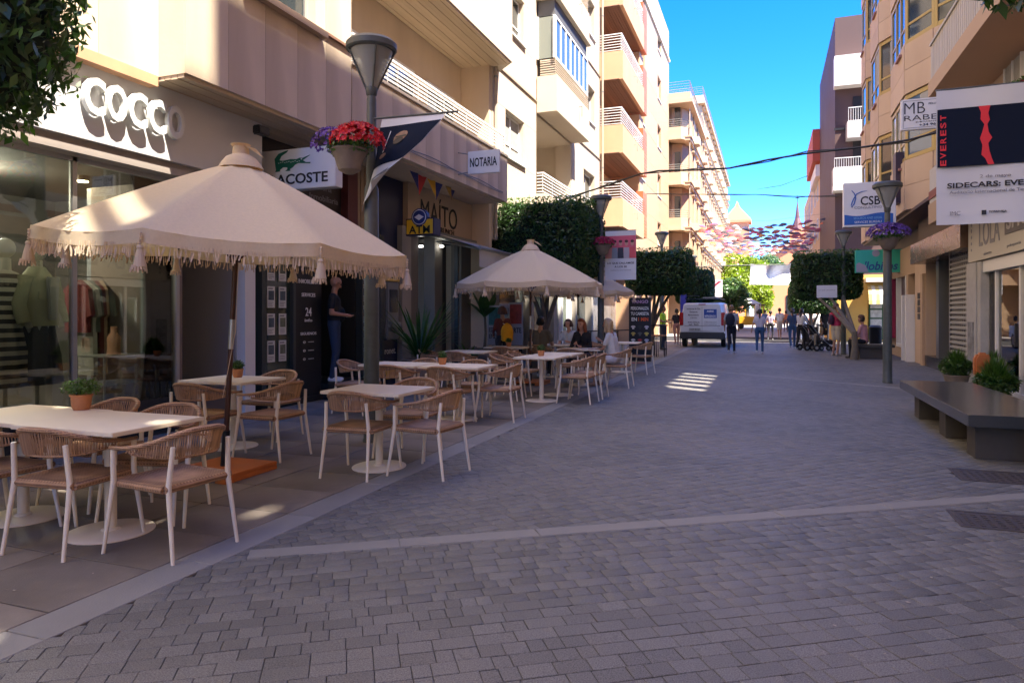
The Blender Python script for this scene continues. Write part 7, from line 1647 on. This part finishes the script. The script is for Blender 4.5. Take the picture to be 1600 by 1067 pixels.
crowd = [('woman in pale top and long dark skirt walking towards the church', 1204, 526, 38, 'f', 1.6, (.5, .42, .5), (.015, .015, .02), 'long', 'short'),
         ('man in white shirt and beige shorts walking towards the church', 1218, 524, 40, 'm', 1.75, (.7, .68, .64), (.5, .45, .36), 'shorts', 'short'),
         ('person in blue jacket pushing beside the strollers', 1238, 549, 29, 'f', 1.66, (.05, .08, .14), (.03, .07, .14), 'long', 'pony'),
         ('person in white shirt in the crowd behind the strollers', 1256, 530, 37, 'm', 1.72, (.7, .7, .72), (.1, .12, .2), 'long', 'short'),
         ('person in bright white top standing under the right clipped trees', 1276, 532, 37, 'f', 1.7, (.75, .74, .7), (.3, .3, .3), 'long', 'short'),
         ('person in dark clothes under the right clipped trees', 1290, 532, 35, 'm', 1.75, (.02, .02, .03), (.02, .02, .03), 'long', 'short'),
         ('far person in orange top at the crossing', 1228, 515, 52, 'f', 1.65, (.6, .2, .08), (.1, .1, .12), 'long', 'short'),
         ('far person in blue shirt at the crossing near the yellow train', 1195, 515, 55, 'm', 1.7, (.1, .2, .4), (.1, .1, .1), 'long', 'short'),
         ('far person in black at the sunny crossing', 1246, 516, 50, 'f', 1.65, (.02, .02, .02), (.05, .05, .06), 'long', 'short'),
         ('far person in pink shirt at the sunny crossing', 1265, 515, 52, 'f', 1.6, (.6, .2, .3), (.3, .3, .3), 'shorts', 'short'),
         ('far person in white beside the sunny plaza canopy', 1183, 512, 60, 'f', 1.65, (.7, .7, .7), (.05, .05, .1), 'long', 'short'),
         ('person standing at the left of the van by the kerb', 1057, 543, 32.5, 'f', 1.66, (.03, .03, .04), (.5, .25, .2), 'long', 'pony')]
for i, (lb, px, py, D, sx_, hh, tp_, bt_, lg, hr_) in enumerate(crowd):
    q = at(px, py, D); person(lb, q.x, q.y, random.uniform(-25, 25), 'stand', sx_, hh, tp_, bt_, (.3, .3, .3), 'tan', hr_, (.03, .02, .015), legs=lg, vox=.028, stride=.1)
q = at(1251, 551, 27.6); person('woman with ponytail in white T-shirt and black trousers pushing a stroller', q.x, q.y, -35, 'stand', 'f', 1.64, (.62, .6, .64), (.012, .012, .015), (.5, .5, .5), 'fair', 'pony', (.06, .03, .02), arms=[((-.22, .14, 1.16), (-.18, .38, 1.05)), ((.22, .14, 1.16), (.18, .38, 1.05))], stride=.08, lean=.08)
def stroller(label, px, py, D, rz, seed):
    q = at(px, py, D); t = thing('baby_stroller', label, 'stroller', (q.x, q.y, 0), R(rz), group='black baby strollers')
    for sx in (-1, 1):
        for y, r_ in ((-.3, .13), (.32, .1)):
            Tw = Matrix.Translation((sx * .25, y, r_)) @ Matrix.Rotation(R(90), 4, 'Y'); o = MB().lathe([(r_ * .75, -.02), (r_, -.02), (r_, .02), (r_ * .75, .02)], 18, T=Tw).build('wheel', tyre, t); MB().lathe([(.02, -.022), (r_ * .74, -.018), (r_ * .74, .018), (.02, .022)], 14, T=Tw).build('hub', alum, o)
        MB().tube([(sx * .25, .32, .12), (sx * .24, -.1, .5), (sx * .23, -.5, 1.02)], .014, 6).build('frame_tube', greym, t); MB().tube([(sx * .25, -.3, .13), (sx * .24, .0, .5)], .012, 6).build('frame_tube', greym, t)
    MB().tube([(-.23, -.5, 1.02), (.23, -.5, 1.02)], .018, 6).build('handle', dark, t)
    cl = mat('stroller_cloth', (.015, .015, .02), .85)
    MB().add([(-.2, -.25, .95), (.2, -.25, .95), (.2, -.15, .45), (-.2, -.15, .45), (.2, .3, .42), (-.2, .3, .42), (.2, .38, .25), (-.2, .38, .25), (-.2, -.2, .35), (.2, -.2, .35)], [(0, 1, 2, 3), (3, 2, 4, 5), (5, 4, 6, 7), (8, 7, 6, 9), (0, 3, 8), (1, 9, 2), (3, 5, 7, 8), (2, 9, 6, 4), (1, 0, 8, 9)]).build('seat', cl, t)
    m = MB()
    for k in range(5):
        a0, a1 = k * .36, (k + 1) * .36; m.quad((-.22, -.25 + .35 * math.sin(a0), .7 + .35 * math.cos(a0)), (.22, -.25 + .35 * math.sin(a0), .7 + .35 * math.cos(a0)), (.22, -.25 + .35 * math.sin(a1), .7 + .35 * math.cos(a1)), (-.22, -.25 + .35 * math.sin(a1), .7 + .35 * math.cos(a1)))
    m.build('hood', cl, t); MB().box(-.18, .18, -.25, .2, .18, .3).build('basket', cl, t)
stroller('black stroller pushed by the woman with the ponytail', 1266, 551, 27.6, -60, 1); stroller('second black stroller, closest to the person in pink', 1285, 551, 27.2, -75, 2)
q = at(1283, 540, 27.2); person('small child in beige sitting up in the second stroller', q.x + .02, q.y, 100, 'sit', 'f', 1.0, (.4, .3, .22), (.3, .25, .2), hair='short', hcol=(.25, .12, .06), vox=.02, seat=.55)
q = at(1306, 558, 24.0); t, Hd, T_ = person('man in crimson polo shirt and beige shorts standing by the slanting trunk', q.x, q.y, -50, 'stand', 'm', 1.78, (.45, .03, .1), (.45, .38, .28), (.35, .3, .25), 'tan', 'short', (.1, .05, .04), legs='shorts', arms=[((-.25, .03, 1.13), (-.08, .24, 1.12)), ((.25, .03, 1.13), (.08, .24, 1.1))], fat=1.12, head=(0, -15)); bag(t, T_, (-.03, -.17, 1.22), (.12, .08, .18), (.04, .01, .03))
q = at(1333, 545, 24.9); t, Hd, T_ = person('person in pale pink shirt and brown cap seated on the small stone bench', 2.95, 25.1, 60, 'sit', 'm', 1.72, (.5, .25, .26), (.012, .012, .015), (.02, .02, .02), 'tan', 'short', sleeves='long', seat=.47, arms=[((-.25, .1, 1.12), (-.15, .34, 1.05)), ((.25, .1, 1.12), (.15, .34, 1.05))], lean=.12)
MB().lathe([(.105, .0), (.1, .05), (.06, .09), (.01, .1)], 14, T=Matrix.Translation(Hd(0, -.01, .075))).build('cap', mat('cap_brown', (.1, .05, .03), .8), t)

# small fittings on the near facades
sc_ = thing('security_camera', 'small dark camera fixed at the end of the boutique fascia', 'camera', at(409, 205, 9.4)); MB().box(-.06, .06, -.12, .1, -.06, .06).build('housing', dark, sc_, bevel=.015); MB().tube([(0, .1, 0), (-.25, .15, .02)], .015, 5).build('arm', greym, sc_)
for k, (x, y, z0, z1) in enumerate(((-6.64, 16.72, 3.4, 18), (-6.55, 28.7, 3.4, 18), (-5.22, 50.4, 4, 16))):
    dp = thing('drain_pipe', ['grey drain pipe where the shaded balcony block meets the pale block', 'grey drain pipe between the pale block and the peach block', 'drain pipe at the near corner of the ornate block'][k], 'pipe', (x, y, z0)); MB().tube([(0, 0, 0), (0, 0, z1 - z0)], .045, 8).build('pipe', mat('pipe_beige', (.4, .33, .26), .6) if k == 0 else bpy.data.materials['pipe_beige'], dp)
    for q in range(4): MB().lathe([(.055, 0), (.055, .05)], 8, T=Matrix.Translation((0, 0, 1 + 3.2 * q))).build('bracket', greym, dp)
fc = MB(); fc.tube([(-6.17, y, 4.5 + .025 * math.sin(y * 2.7)) for y in [9.5 + .5 * i for i in range(14)]], .009, 4); fc.tube([(-6.17, y, 4.46 + .02 * math.sin(y * 1.9 + 1)) for y in [9.5 + .5 * i for i in range(14)]], .007, 4)
tag(fc.build('facade_cable', greym), 'thin pair of grey cables stapled along the long balcony front', 'cable')
r = np.random.default_rng(9); n = 260; V = np.zeros((n, 4, 3)); cx = r.uniform(-7, 3.6, n); cy = r.uniform(2, 24, n); a = r.uniform(0, 6.28, n); s = r.uniform(.004, .016, n)
for k, (u, v) in enumerate(((-1, 0), (0, -.5), (1, 0), (0, .5))):
    V[:, k, 0] = cx + s * (u * np.cos(a) - v * np.sin(a)); V[:, k, 1] = cy + s * (u * np.sin(a) + v * np.cos(a)); V[:, k, 2] = .006
o = bpy.data.objects.new('fallen_petals', npmesh('fallen_petals', V.reshape(-1, 3), np.arange(n * 4).reshape(-1, 4), mat('dry_petal', (.34, .3, .24), .8, isl=.5))); COL.objects.link(o)
tag(o, 'tiny pale petals and crumbs scattered over the paving', 'litter', kind='stuff')
